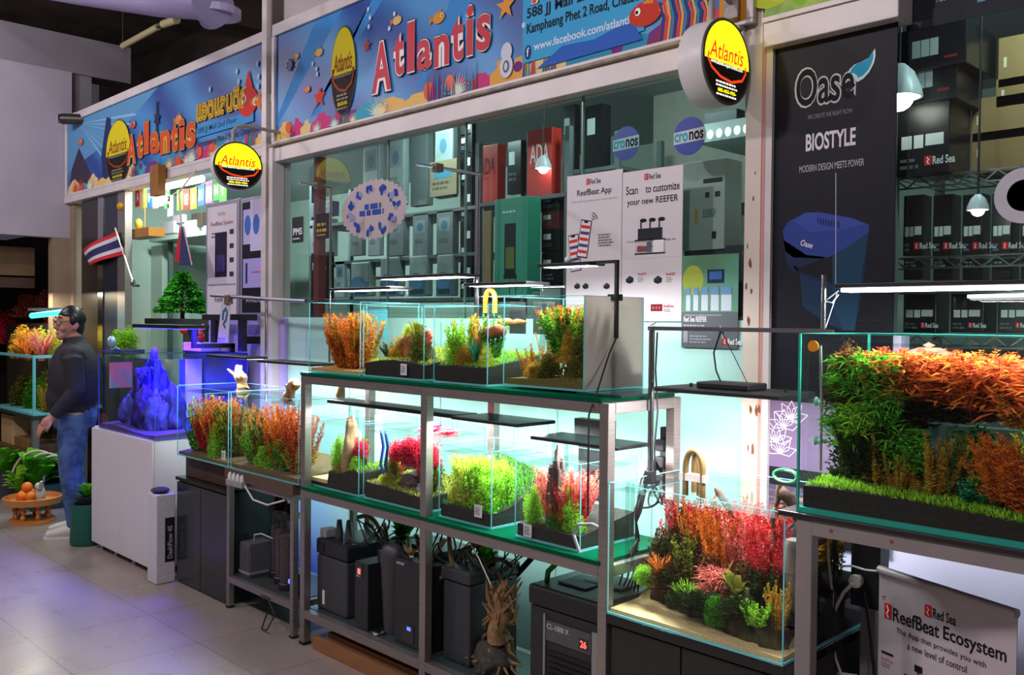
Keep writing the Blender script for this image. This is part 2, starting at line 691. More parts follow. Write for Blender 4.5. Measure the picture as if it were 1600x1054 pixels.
# shop front posts at the left bay: dark glossy panels and bright metal uprights
for i, (a, c, m) in enumerate((( 131, 158, mat('black_panel', '25211f', .3)), (158, 166, CHROME), (166, 189, mat('navy_panel', '1c2233', .3)), (189, 201, STEEL))):
    x0, x1 = at(a, 420, YS).x, at(c, 420, YS).x
    struct('door_%d' % (i + 1), MB(m).box(x0, x1 - .004, YS - .02 - .01 * (i % 2), YS + .03, .0, 2.7))

# overhead: ducts, beams and a dead fluorescent fitting in the dark roof void
DUCT = mat('lavender_duct', '8f87ad', .6)
d = MB(DUCT)
q0, q1 = at(285, -30, 2.2), at(405, 12, 2.6)
t = thing('ventilation_duct', 'large pale lavender ventilation duct hanging under the dark roof', 'duct', (-4.6, 2.3, 4.1))
MB(DUCT).tube([at(-40, -45, 2.0), at(120, -22, 2.1), at(250, -6, 2.2), at(318, -2, 2.3), at(338, 18, 2.4)], .115, 18).build('pipe', t, smooth=True)
MB(mat('duct_flange', 'a39cc0', .5)).lathe([(.125, -.02), (.135, -.02), (.135, .02), (.125, .02)], at(338, 20, 2.4), 20, axis='z').build('flange', t)
MB(DUCT).tube([at(250, -6, 2.2), at(250, -6, 2.2) + Vector((0, 0, 1.3))], .008, 6).build('hanger', t)
o = MB(mat('grey_conduit', '6f6a80', .5)).box(-9, -5.3, 1.1, 1.5, 4.75, 4.9).tube([(-8, 1.3, 4.9), (-8, 1.3, 5.4)], .01).tube([(-6, 1.3, 4.9), (-6, 1.3, 5.4)], .01).build('cable_tray')
tag(o, 'long pale cable tray crossing under the dark roof', 'cable tray')
t = thing('fluorescent_fitting', 'unlit yellowish fluorescent batten hanging in the dark roof void', 'lamp', (-8.0, 3.3, 4.2))
a, b_ = at(192, 72, 3.45), at(247, 42, 3.45)
MB(mat('yellowed_tube', 'c9c08f', .4)).tube([a, b_], .03, 10).build('tube', t, smooth=True)
a2, b2 = at(255, 38, 3.45), at(276, 31, 3.45)
MB(mat('yellowed_tube')).tube([a2, b2], .035, 10).build('end_piece', t, smooth=True)
MB(GREYP).tube([a, (a.x, a.y, 5.4)], .006, 6).tube([b2, (b2.x, b2.y, 5.4)], .006, 6).tube([b_, a2], .012, 6).build('hanger', t)
for i, (x, y) in enumerate(((-7.6, 4.2), (-6.4, 5.0), (-9.6, 4.4))):
    struct('beam_roof', MB(mat('brown_girder', '4a3f37', .8, var=.2)).box(x - .12, x + .12, -3, 6.9, 4.9, 5.38))
struct('wall_roof_void', MB(mat('void_wall', '5a5048', .9, var=.5, scale=1.5)).box(-15, -5.5, 5.5, 5.6, 2.98, 5.4))

t = thing('security_camera', 'small dark bullet camera fixed at the corner of the mauve wall', 'camera', at(107, 187, 3.02))
q = at(107, 187, 3.02)
MB(mat('camera_body', '2b2929', .4)).tube([q + Vector((.12, .1, 0)), q + Vector((-.0, -.06, -.0))], .05, 14).build('body', t, smooth=True)
MB(BLACKG).tube([q + Vector((0, -.06, 0)), q + Vector((-.01, -.085, 0))], .042, 14).build('lens', t, smooth=True)
MB(WHITEP).tube([q + Vector((.06, .03, .04)), q + Vector((.04, YS - q.y - .06, .06))], .02, 8).build('bracket', t)
o = tag(MB(mat('sensor_plate', '2c2326', .5)).obox(at(10, 319, 0) * 0 + Vector((XE + .012, 2.33, 2.56)), (.012, .045, .03), Matrix.Identity(3)).build('call_point'), 'small dark box fixed on the mauve far wall', 'box')
# ------------------------------------------------------------------ signs over the shop front
def letters_outline(A, s, u, v, w, h, fill, line, edge, l, bold=.03, rot=0, align='l', k=1.0):
    A.text(s, u, v, w, h, ink(edge), l, bold + .055 * k, rot=rot, align=align)
    A.text(s, u + w * .006, v + h * .02, w * .985, h * .96, ink(line), l + 1, bold + .03 * k, rot=rot, align=align)
    A.text(s, u + w * .016, v + h * .045, w * .965, h * .91, ink(fill), l + 2, bold - .012 * k, rot=rot, align=align)


def logo(A, u, v, a, b, l, emit=0, strip=True):
    """Round shop logo: yellow over black, red swash, white and yellow print."""
    Y, K, Rd, W = ink('f2e414' if emit else 'd9c91c', .4, emit), ink('1c1712', .4), ink('e8401c' if emit else '8a3a14', .4, emit * .6), ink('f6efe0' if emit else '8f887c', .4, emit * .8)
    A.ell(u, v, a * 1.04, b * 1.04, ink('4b443a'), l)
    A.ell(u, v, a, b, K, l + 1)
    t = .06
    A.ell(u, v, a, b, Y, l + 2, 30, -t, PI + t)
    A.text('Atlantis', u - .80 * a, v + .0 * b, 1.55 * a, .42 * b, Rd, l + 3, .012, .25)
    A.stroke([(u - .82 * a, v + .1 * b), (u - .86 * a, v - .05 * b), (u - .7 * a, v - .25 * b), (u - .3 * a, v - .42 * b), (u + .2 * a, v - .48 * b), (u + .7 * a, v - .35 * b), (u + .86 * a, v - .14 * b), (u + .84 * a, v + .02 * b)], .07 * b, Rd, l + 4)
    A.text('www.atlantis-aquariumfish.com', u - .74 * a, v - .17 * b, 1.45 * a, .13 * b, W, l + 4, .02)
    A.lines(u - .5 * a, v - .53 * b, 1.0 * a, .045 * b, 2, W, l + 4, 5)
    A.text('085-055-955-5555'[:12], u - .42 * a, v - .80 * b, .84 * a, .09 * b, Y, l + 4, .03)
    A.lines(u - .48 * a, v - .84 * b, .95 * a, .045 * b, 1, W, l + 4, 6)


def fish(A, u, v, s, m, m2, l, flip=1):
    A.ell(u, v, s, s * .62, m, l)
    A.poly([(u + flip * s * .8, v), (u + flip * s * 1.5, v + s * .5), (u + flip * s * 1.5, v - s * .5)], m2, l)
    A.poly([(u - s * .2, v + s * .5), (u + s * .4, v + s * .9), (u + s * .5, v + s * .4)], m2, l)
    A.ell(u - flip * s * .45, v + s * .18, s * .18, s * .2, ink('f2f2ee'), l + 1, 12)
    A.ell(u - flip * s * .5, v + s * .16, s * .09, s * .1, ink('111111'), l + 2, 10)


def printed_blue():
    m = mat('printed_sea', '2c6fb8', .45)
    nt = m.node_tree
    b = nt.nodes['Principled BSDF']
    tc = nt.nodes.new('ShaderNodeTexCoord')
    mp = nt.nodes.new('ShaderNodeMapping')
    mp.inputs['Rotation'].default_value = (0, .9, 0)
    wv = nt.nodes.new('ShaderNodeTexWave')
    wv.inputs['Scale'].default_value = .55
    wv.inputs['Distortion'].default_value = 4
    wv.inputs['Detail'].default_value = 3
    r = nt.nodes.new('ShaderNodeValToRGB')
    r.color_ramp.elements[0].color = lin('16408c')
    r.color_ramp.elements[1].color = lin('3d88c4')
    r.color_ramp.elements.new(.5).color = lin('2567ac')
    nt.links.new(tc.outputs['Object'], mp.inputs[0])
    nt.links.new(mp.outputs[0], wv.inputs[0])
    nt.links.new(wv.outputs['Fac'], r.inputs[0])
    nt.links.new(r.outputs[0], b.inputs['Base Color'])
    return m


SEA = printed_blue()
REEF = ['d8a04a', 'c23a78', '3fa0b8', '6a3a86', 'e0b86a', 'c8485a', '2f8ab0', 'd9c28a']


def seabed(A, x0, x1, z0, hh, l, seed):
    rg = random.Random(seed)
    x = x0
    while x < x1 - .05:
        w_ = min(rg.uniform(.12, .34), x1 - x)
        n = 9
        pts = [(x, z0), (min(x + w_ * 1.0, x1), z0)]
        top = hh * rg.uniform(.45, 1)
        pts += [(min(x1, max(x0, x + w_ * (1 - i / n) + .02 * math.sin(i * 2.1))), z0 + top * (math.sin(PI * (i + .3) / (n + .3)) ** .6) * rg.uniform(.85, 1)) for i in range(n)]
        A.poly(pts, ink(REEF[rg.randrange(8)]), l)
        x += w_ * .8
    for i in range(int((x1 - x0) * 7)):
        u = rg.uniform(x0 + .08, x1 - .08)
        k = rg.random()
        if k < .45:
            A.fan(u, z0 + .005, rg.uniform(.06, .16), ink(rg.choice(['ead9a8', 'e9c27c', '8a2f6a', 'd4572e', 'c8e0d0'])), l + 1, 13, .1, PI - .1, .1, i)
        elif k < .7:
            A.ell(u, z0 + rg.uniform(.03, .08), rg.uniform(.02, .045), rg.uniform(.02, .05), ink(rg.choice(['b8326e', 'd8643c', '6a2f7a', 'e07a5a'])), l + 1, 16)
        else:
            for j in range(5):
                v = u + (j - 2) * .018
                A.poly([(v - .006, z0), (v + .006, z0), (v + .012 * math.sin(j * 2 + i), z0 + rg.uniform(.08, .2))], ink(rg.choice(['2a8f9c', '356e3c', 'c03a5c', '5a3a90'])), l + 2)


# ---- the main sign
YB = YS - .06
t = thing('shop_sign', 'long blue undersea shop sign with big red lettering over the main window', 'sign', (-3.6, YB, 2.757))
MB(mat('sign_back', '9a9294', .6)).box(-5.365, -1.845, YB, YS + .02, 2.757, 3.54).build('backing', t)
f = MB(PAINT)
f.box(-5.39, -1.845, YB - .02, YB, 2.757, 2.775).box(-5.39, -1.845, YB - .02, YB, 3.46, 3.535).box(-5.395, -5.36, YB - .02, YB, 2.775, 3.46).box(-1.875, -1.845, YB - .02, YB, 2.775, 3.46)
f.build('frame', t, bevel=.004)
A = Art((0, YB, 0))
X0, X1, Z0, Z1 = -5.36, -1.875, 2.775, 3.46
A.rect(X0, Z0, X1, Z1, SEA, 1)
uv = lambda x, y: (lambda q: (q.x, q.z))(at(x, y, YB))
# lighter shafts of printed light
for a, b_, c in ((-4.9, -4.6, -.5), (-4.3, -4.15, -.55), (-3.5, -3.2, -.4)):
    A.poly([(b_, Z1), (a, Z1), (a + c, Z0 + .1), (b_ + c - .25, Z0 + .1)], ink('3f86c8'), 2)
seabed(A, X0, X1, Z0, .17, 3, 11)
# info block
b0, b1 = uv(818, 100), uv(1020, -60)
A.rect(b0[0], b0[1], uv(1008, 40)[0], Z1 - .02, ink('3f9fd2'), 6)
A.poly([uv(840, 108), uv(1005, 62), uv(990, 30), uv(930, 62), uv(880, 72)], ink('2f5fb8'), 7)
u, v = uv(833, 10)
letters_outline(A, 'Atlantis', u - .01, v, .62, .16, 'c8434a', 'f0d8d0', '1c2230', 8)
rt = 0
u, v = uv(825, 35)
A.text('588 JJ Mall 2nd Floor, Room 271-272', u, v, 1.05, .062, ink('16222c'), 8, .02)
u, v = uv(825, 59)
A.text('Kamphaeng Phet 2 Road, Chatuchak, Bangkok', u, v, .93, .062, ink('16222c'), 8, .02)
u, v = uv(836, 84)
A.text('www.facebook.com/atlantis.jj', u, v - .0, .62, .05, ink('cfdcf0'), 8, .02)
u, v = uv(828, 82)
A.ell(u - .005, v, .022, .034, ink('28386a'), 8, 16).text('f', u - .013, v - .02, .016, .042, ink('dfe6f4'), 9, .03)
# the big word
u0, v0 = uv(583, 146)
u1, v1 = uv(768, 92)
LW = [('A', .0, .30, -.06, 1.25), ('t', .205, .09, .12, 1.02), ('l', .33, .06, .12, 1.2), ('a', .415, .115, .1, .72), ('n', .56, .115, .08, .72), ('t', .70, .09, .08, 1.0), ('i', .82, .05, .10, 1.12), ('s', .895, .10, .12, .8)]
W_ = u1 - u0
for ch, fx, wid, dz, hh in LW:
    ww = W_ * (.19 if ch == 'A' else wid * 1.12)
    letters_outline(A, ch, u0 + W_ * fx, v0 + .0 + dz * .35, ww, .245 * hh, 'c04650', 'eadfe0', '2a2338', 9, .04, k=1.6)
# logo, small creatures
u, v = uv(538, 111)
logo(A, u, v, .125, .255, 6)
for x, y, s, c in ((465, 88, .03, 'd8b070'), (500, 82, .04, 'd8b070'), (622, 32, .04, 'd8b070'), (687, 28, .05, 'd09038'), (482, 140, .03, 'd0803a')):
    fish(A, *uv(x, y), s, ink(c), ink('b8843c'), 7, -1)
A.star(*uv(501, 152), .07, ink('c8382e'), 7).star(*uv(575, 72), .04, ink('a84a4a'), 7).star(*uv(792, 10), .07, ink('d8923c'), 7, 5, .4)
u, v = uv(455, 102)
A.star(u, v, .05, ink('1f2a50'), 7, 8, .55).ell(u, v, .025, .03, ink('6f86b0'), 8, 14)
u, v = uv(793, 98)
for k, (dy, r1) in enumerate(((.05, .042), (-.02, .05))):
    A.ell(u, v + dy, r1 * .9, r1 * 1.1, ink('c9ccd8'), 7 + k, 18)
A.ell(u, v - .02, .022, .03, ink('5a5e78'), 9, 14).ell(u, v - .02, .012, .02, ink('c9ccd8'), 10, 12)
for x, y in ((577, 15), (580, 28), (578, 42), (490, 100), (496, 108), (497, 116), (618, 22), (820, 40), (610, 45)):
    A.ell(*uv(x, y), .012, .014, ink('b8d4ee'), 7, 12)
fish(A, *uv(1010, 22), .085, ink('c0382a'), ink('d8803a'), 8, 1)
A.rect(uv(1125, 60)[0], Z0, X1, Z1, ink('c8852e'), 5)
A.poly([uv(1000, 85), uv(1060, 68), uv(1085, 20), uv(1060, 30), uv(1040, 20), uv(1030, 50)], ink('8a2f5c'), 7)
for i in range(16):
    x = 1035 + i * 5
    A.stroke([uv(x, 66 - i * .9), uv(x + 4, 30 - i), uv(x - 2, 5 - (i * 7) % 15)], .012, ink(('24407a', 'c8485a', 'd8a04a', '2f7fb0')[i % 4]), 8)
A.build('printed_sheet', t)

# ---- the left sign
YL = YS - .05
t = thing('shop_sign', 'blue undersea shop sign with orange lettering over the left bay, beside the mauve wall', 'sign', (-7.4, YL, 2.765))
MB(mat('sign_back')).box(-9.26, -5.5, YL, YS + .02, 2.765, 3.53).build('backing', t)
f = MB(PAINT)
f.box(-9.27, -5.5, YL - .02, YL, 3.46, 3.53).box(-9.27, -5.5, YL - .02, YL, 2.765, 2.79).box(-5.53, -5.5, YL - .02, YL, 2.79, 3.46).box(-9.27, -9.24, YL - .02, YL, 2.79, 3.46)
f.build('frame', t, bevel=.004)
A = Art((0, YL, 0))
uv = lambda x, y: (lambda q: (q.x, q.z))(at(x, y, YL))
X0, X1, Z0, Z1 = -9.24, -5.53, 2.79, 3.46
A.rect(X0, Z0, X1, Z1, SEA, 1)
A.poly([(-9.24, 3.0), (-9.24, 3.46), (-7.2, 3.46), (-8.0, 3.2)], ink('5b93bd'), 2)
for i in range(7):
    a = .15 + i * .13
    A.poly([(-8.95, 3.42), (-8.95 + 1.3 * math.cos(-a) - .03, 3.42 + .62 * math.sin(-a)), (-8.95 + 1.3 * math.cos(-a) + .05, 3.42 + .62 * math.sin(-a - .05))], ink('8fb8d8'), 3)
A.poly([(-9.2, Z0), (-9.15, 3.0), (-8.95, 3.2), (-8.75, 3.02), (-8.5, Z0)], ink('3f3446'), 3)
A.poly([(-8.35, Z0), (-8.4, 3.05), (-8.28, 3.38), (-8.18, 3.36), (-8.12, Z0)], ink('2a3160'), 3)
seabed(A, X0, X1, Z0, .14, 4, 23)
u, v = uv(186, 238)
logo(A, u, v, .26, .27, 7)
u0, v0 = uv(200, 251)
for i, (ch, fx, wd_, dz, hh) in enumerate((('A', 0, .14, .03, 1.1), ('t', .16, .09, .06, 1.0), ('l', .27, .07, .08, 1.15), ('a', .36, .13, .06, .8), ('n', .51, .13, .04, .8), ('t', .66, .09, .03, 1), ('i', .77, .07, .03, 1.05), ('s', .86, .12, .03, .85))):
    W_ = 1.3
    letters_outline(A, ch, u0 + W_ * fx, v0 + dz - .08, W_ * wd_ * 1.1, .24 * hh, 'd0552e', 'dba43a', '23405a', 8, .04, k=1.4)
A.rect(uv(309, 190)[0], uv(309, 216)[1], uv(398, 200)[0], uv(398, 172)[1], ink('3c8fcf'), 6)
u, v = uv(309, 187)
letters_outline(A, 'แอตแลนติส', u, v - .03, .76, .17, 'b8801e', 'e3c52a', '26364a', 8, .02)
A.text('588 JJ Mall 2nd Floor', u + .02, v - .12, .6, .05, ink('24324a'), 8, .01).text('Kamphaeng Phet 2 Road, Chatuchak', u + .02, v - .22, .9, .055, ink('24324a'), 8, .01)
u, v = uv(388, 160)
A.poly([(u - .1, v - .03), (u + .02, v + .22), (u + .13, v - .02)], ink('c8322a'), 8).ell(u + .01, v, .13, .1, ink('c8322a'), 8).ell(u - .04, v + .03, .03, .035, ink('efe6da'), 9, 12).poly([(u + .1, v - .02), (u + .19, v + .06), (u + .19, v - .09)], ink('d8742e'), 9)
for x, y, s, c in ((281, 187, .06, 'd08a4a'), (210, 195, .05, 'b8484a'), (128, 222, .05, 'c86a4a'), (297, 220, .05, 'd86a3a'), (402, 158, .05, 'd8c8a0'), (420, 155, .06, 'd8c8a0')):
    fish(A, *uv(x, y), s, ink(c), ink('b8743c'), 8, -1)
u, v = uv(247, 186)
A.star(u, v, .07, ink('2a3358'), 8, 6, .5).rect(u - .015, v - .12, u + .015, v + .14, ink('2a3358'), 8)
for x, y in ((372, 112), (375, 128), (373, 140), (404, 100), (406, 120), (405, 135), (420, 138), (330, 140)):
    A.ell(*uv(x, y), .018, .02, ink('9fc4e6'), 8, 12)
A.build('printed_sheet', t)

# ---- the green sign at the right
t = thing('shop_sign', 'green and yellow printed sign at the top right, over the black poster', 'sign', (-1.55, YB, 2.745))
MB(mat('sign_back')).box(-1.806, -1.3, YB, YS + .02, 2.745, 3.5).build('backing', t)
MB(PAINT).box(-1.806, -1.47, YB - .02, YB, 2.745, 2.762).box(-1.47, -1.3, YB - .02, YB, 2.745, 3.5).box(-1.37, -1.365, YB - .024, YB - .02, 2.745, 3.5, mat('seam', '8d8484', .6)).build('frame', t)
A = Art((0, YB, 0))
A.rect(-1.806, 2.762, -1.47, 3.5, mat('printed_grass', '3f8f2e', .5, var=.6, scale=9, c2='9fb83a'), 1)
A.ell(-1.78, 2.9, .12, .1, ink('b8c83a'), 2).ell(-1.66, 2.87, .05, .09, ink('7fb838'), 2).ell(-1.57, 2.86, .07, .08, ink('2f7f2a'), 3).star(-1.52, 2.83, .03, ink('1f4f22'), 4, 7, .6)
A.build('printed_sheet', t)


# ---- the two round lit signs on brackets
def disc_sign(c, r, depth, rz, label, wall, tilt=0, sq=1.0):
    t = thing('round_lightbox', label, 'sign', c, 'round lit signs on brackets', world=False)
    t.rotation_euler = (tilt, 0, rz)
    MB(mat('drum_white', 'd0cccd', .4)).lathe([(r * .985, -depth), (r, -depth + .008), (r, -.006), (r * .985, 0), (r * .95, 0), (r * .95, -.004)], (0, 0, 0), 48, axis='x').build('drum', t, smooth=True)
    MB(mat('drum_rim', '4a4844', .4)).lathe([(r * .94, -.002), (r * 1.0, -.002), (r * 1.0, .006), (r * .94, .006)], (0, 0, 0), 48, axis='x').build('rim', t, smooth=True)
    A = Art((.0065, 0, 0), (0, 1, 0), (0, 0, 1))
    logo(A, 0, 0, r * .93, r * .93, 1, emit=1.1)
    A.build('lit_face', t)
    A = Art((-depth - .0005, 0, 0), (0, -1, 0), (0, 0, 1))
    logo(A, 0, 0, r * .93, r * .93, 1, emit=1.1)
    A.build('lit_face', t)
    k = MB(mat('bracket_pipe', 'a39a94', .5, var=.2))
    k.tube([(-depth / 2, -.02, r * .97), (-depth / 2, -.02, r + .07), (-depth / 2, .0, r + .1), (-depth / 2, .05, r + .115), (-depth / 2, wall, r + .1)], .011, 10)
    k.box(-depth / 2 - .03, -depth / 2 + .03, wall - .01, wall, r + .04, r + .16)
    k.build('bracket', t, smooth=True)
    t.scale = (1, sq, 1)
    return t


disc_sign(at(1134, 97, 2.93), .158, .105, 0.0, 'round yellow and black lit sign on the cream post right of the big window', .12)
disc_sign(at(372, 259, 2.8), .15, .06, -.12, 'round yellow and black lit sign on the post between the two bays', .3, sq=1.06)
# ------------------------------------------------------------------ posters and stickers on the glass
YP = YS - .006


def sheet(name, label, cat, tl, br, m, Y=YP, th=.003, group=None, paper='sheet'):
    """A flat board or print on the glass: returns the thing, its Art and its box (x0, z0, x1, z1) from two pixel corners."""
    a, b = at(*tl, Y), at(*br, Y)
    x0, x1, z1, z0 = a.x, b.x, a.z, b.z
    t = thing(name, label, cat, (x0 + (x1 - x0) / 2, Y, z0), group)
    MB(m).box(x0, x1, Y - th, Y, z0, z1).build(paper, t)
    return t, Art((0, Y - th, 0)), (x0, z0, x1, z1), (lambda px, py: (lambda q: (q.x, q.z))(at(px, py, Y - th)))


POSTER = mat('white_poster', 'd9d3da', .45)
INKK = ink('1c1c22', .5)


def red_sea(A, u, v, h, l=2, c='1c1c22'):
    A.rect(u, v, u + h * .8, v + h * 1.15, ink('c8252e'), l)
    A.stroke([(u + h * .3, v + h * .95), (u + h * .5, v + h * .7), (u + h * .3, v + h * .45), (u + h * .5, v + h * .15)], h * .12, ink('f0e6e6'), l + 1)
    A.text('Red Sea', u + h * .95, v + h * .05, h * 2.6, h, ink(c), l, .02)


def device(A, u, v, s, l=2):
    A.poly([(u - s, v), (u, v + s * .7), (u + s, v + s * .2), (u + s * .9, v - s * .6), (u, v - s * .9), (u - s * .9, v - s * .6)], ink('23242c'), l)
    A.poly([(u - s * .8, v), (u, v + s * .5), (u + s * .8, v + s * .15), (u, v - s * .2)], ink('3a3c48'), l + 1)


t, A, (x0, z0, x1, z1), uv = sheet('poster', 'white poster headed ReefBeat App with two tilted phones on the window', 'poster', (887, 276), (971, 500), POSTER)
w = x1 - x0
red_sea(A, x0 + w * .36, z1 - .05, .024)
A.text('ReefBeat App', x0 + w * .19, z1 - .105, w * .62, .036, INKK, 2, .015)
A.text('The world of reef at your smart devices', x0 + w * .09, z1 - .128, w * .82, .01, ink('55555e'), 2)
for (cx, cy_, r) in ((913, 373, -.16), (898, 395, .12)):
    u, v = uv(cx, cy_)
    c, q = math.cos(r), math.sin(r)
    T = lambda a, b_: (u + a * c - b_ * q, v + a * q + b_ * c)
    k = 0 if cx == 898 else 4
    A.poly([T(-.032, -.085), T(.032, -.085), T(.032, .085), T(-.032, .085)], ink('1f1f2a'), 2 + k)
    A.poly([T(-.028, -.08), T(.028, -.08), T(.028, .08), T(-.028, .08)], ink('e6e0ea'), 3 + k)
    A.poly([T(-.012, .072), T(.012, .072), T(.012, .082), T(-.012, .082)], ink('1f1f2a'), 4 + k)
    for i in range(5):
        y = .055 - i * .028
        A.poly([T(-.026, y - .008), T(.026, y - .008), T(.026, y + .006), T(-.026, y + .006)], ink('d8382e' if i % 2 == 0 else '4a4a72'), 4 + k)
for i in range(3):
    u, v = uv(924, 345)
    A.stroke([(u + .012 * (i + 1) * math.cos(t_), v + .012 * (i + 1) * math.sin(t_)) for t_ in (.2, .6, 1.0, 1.4)], .004, INKK, 3)
u, v = uv(935, 366)
A.lines(u, v, .09, .006, 5, ink('6a6a72'), 2)
for x in (902, 915, 948):
    device(A, *uv(x, 446), .018)
A.build('print', t)
t, A, (x0, z0, x1, z1), uv = sheet('poster', 'white poster reading customize your new REEFER with a tank and cabinet drawing', 'poster', (973, 270), (1065, 502), POSTER)
w = x1 - x0
red_sea(A, x0 + w * .38, z1 - .045, .024)
A.text('Scan', x0 + w * .07, z1 - .1, w * .2, .036, INKK, 2, .015).text('to customize', x0 + w * .40, z1 - .1, w * .55, .032, INKK, 2, .015)
A.text('your new REEFER', x0 + w * .09, z1 - .155, w * .84, .036, INKK, 2, .015)
a, b_ = uv(992, 398), uv(1040, 352)
ww, hh = b_[0] - a[0], b_[1] - a[1]
A.rect(a[0], a[1], b_[0], b_[1] - hh * .45, ink('c9c4cc'), 2).rect(a[0], a[1] + hh * .5, b_[0], a[1] + hh * .55, INKK, 3).rect(a[0] + ww * .1, a[1] + hh * .55, b_[0] - ww * .1, a[1] + hh * .95, ink('2c2d38'), 3)
A.rect(a[0], a[1], b_[0], a[1] + hh * .05, INKK, 3).rect(a[0] + ww * .62, a[1] + hh * .05, b_[0] - ww * .04, a[1] + hh * .5, ink('efecef'), 3).rect(a[0] + ww * .08, a[1] + hh * .1, a[0] + ww * .5, a[1] + hh * .3, ink('8a4a52'), 3).rect(a[0] + ww * .4, a[1] + hh * .08, a[0] + ww * .56, a[1] + hh * .46, ink('5f6470'), 4)
for k in (.2, .5, .8):
    A.rect(a[0] + ww * k - .003, a[1] + hh * .95, a[0] + ww * k + .003, a[1] + hh * 1.25, INKK, 3).ell(a[0] + ww * k + .012, a[1] + hh * 1.25, .018, .008, INKK, 4, 12)
A.text('Control all your smart devices with the', x0 + w * .1, z0 + .335, w * .8, .013, INKK, 2)
A.text('ReefBeat App', x0 + w * .34, z0 + .31, w * .34, .014, INKK, 2).rect(x0 + w * .29, z0 + .31, x0 + w * .33, z0 + .324, ink('c8252e'), 2)
A.rect(x0, z0 + .27, x1, z0 + .2705, ink('b8b4bc'), 2)
for x, y in ((984, 436), (1028, 436)):
    device(A, *uv(x, y), .022)
    q = uv(x + 13, y - 6)
    A.text('ReefLED', q[0], q[1], .045, .011, ink('c8252e'), 2, .01).lines(q[0], q[1] - .008, .035, .004, 3, ink('888890'), 2)
q = uv(1017, 486)
A.rect(q[0], q[1], q[0] + .06, q[1] + .03, ink('8a2030'), 2).rect(q[0] + .005, q[1] + .005, q[0] + .055, q[1] + .025, ink('2a1a22'), 3)
for i in range(3):
    A.ell(q[0] + .014 + .016 * i, q[1] + .015, .006, .008, ink('d84a52'), 4, 10)
A.text('ReefDose', q[0] + .068, q[1] + .016, .05, .011, ink('c8252e'), 2, .01).lines(q[0] + .068, q[1] + .01, .04, .004, 2, ink('888890'), 2)
A.build('print', t)
t, A, (x0, z0, x1, z1), uv = sheet('poster', 'dark grey poster with a green room photo and a row of white tanks', 'poster', (1067, 400), (1153, 545), mat('slate_poster', '4f5660', .4))
w = x1 - x0
A.rect(x0, z1 - .23, x1, z1, mat('photo_green_room', '4f9f86', .5, var=.5, scale=4, c2='4a7a52'), 1).rect(x0 + w * .46, z1 - .115, x0 + w * .76, z1 - .06, ink('22304a'), 2).rect(x0 + w * .5, z1 - .1, x0 + w * .72, z1 - .068, ink('3f6fb0'), 3)
A.ell(x0 + w * .2, z1 - .1, .05, .06, ink('a8b84a'), 2)
A.text('Red Sea REEFER', x0 + w * .04, z1 - .27, w * .42, .022, ink('e6e8ee'), 2, .02).lines(x0 + w * .04, z1 - .282, w * .5, .006, 2, ink('a8acb8'), 2)
for k, ww in ((.12, .08), (.26, .09), (.42, .12), (.6, .14), (.8, .18)):
    A.rect(x0 + w * (k - ww / 2), z0 + .15, x0 + w * (k + ww / 2), z0 + .245, ink('cfe0ec'), 2).rect(x0 + w * (k - ww / 2), z0 + .215, x0 + w * (k + ww / 2), z0 + .245, ink('6f9fc8'), 3)
A.lines(x0 + w * .06, z0 + .135, w * .85, .005, 1, ink('a8acb8'), 2).rect(x0 + w * .04, z0 + .02, x0 + w * .12, z0 + .07, ink('8f949c'), 2).lines(x0 + w * .16, z0 + .05, w * .4, .006, 3, ink('9a9ea8'), 2)
red_sea(A, x0 + w * .75, z0 + .015, .024, 2, 'f0f0f4')
A.build('print', t)

# the tall black poster with the blue filter
t, A, (x0, z0, x1, z1), uv = sheet('poster', 'tall black poster reading Oase BIOSTYLE with a blue filter pictured on it', 'poster', (1209, 78), (1396, 500), mat('black_poster', '14161f', .5, spec=.2), Y=YS - .012, th=.006)
MB(mat('black_poster')).box(x0, x1, YS - .018, YS - .012, .82, z0 - .0005).build('lower_sheet', t)
MB(mat('mauve_print', '6a5878', .4)).box(x0, x1, YS - .0185, YS - .018, 1.08, 1.33).build('mauve_band', t)
W = ink('c9c6cf')
u, v = uv(1241, 172)
u2, v2 = uv(1338, 122)
for s_, bb, c, l in ((1.0, .05, 'c9c6cf', 2), (1.0, .018, '15171f', 3)):
    A.text('Oase', u + (.0 if l == 2 else .007), v + (.0 if l == 2 else .007), (u2 - u) - (0 if l == 2 else .014), .15 - (0 if l == 2 else .014), ink(c), l, bb)
a = uv(1324, 118)
lf = [(0, 0), (.012, .022), (.03, .034), (.055, .038), (.078, .046), (.098, .072), (.1, .05), (.095, .026), (.08, .0), (.06, -.018), (.038, -.026), (.03, -.012), (.018, -.002)]
A.poly([(a[0] + p * 1.05 - .004, a[1] + q * 1.08 - .002) for p, q in lf], ink('cfe3ea'), 2).poly([(a[0] + .008 + p * .85, a[1] + .006 + q * .85) for p, q in lf], ink('2f9cc0'), 3)
u, v = uv(1262, 187)
A.text('WE CREATE THE RIGHT FLOW', u, v, uv(1332, 176)[0] - u, .016, ink('8f8d96'), 2)
u, v = uv(1259, 237)
A.text('BIOSTYLE', u, v, uv(1337, 220)[0] - u, .064, ink('d9d7dd'), 2, .025)
u, v = uv(1249, 270)
A.text('MODERN DESIGN MEETS POWER', u, v, uv(1350, 258)[0] - u, .025, ink('b0aeb8'), 2, .005)
F = lambda pts, c, l: A.poly([uv(*p) for p in pts], ink(c, .45), l)
F([(1223, 372), (1226, 395), (1245, 422), (1300, 442), (1340, 420), (1354, 352), (1360, 350), (1345, 470), (1335, 516), (1318, 516), (1296, 508), (1255, 480), (1250, 430), (1232, 420)], '1b2c4a', 2)
F([(1250, 428), (1300, 446), (1345, 424), (1336, 515), (1300, 508), (1254, 478)], '1d3550', 3)
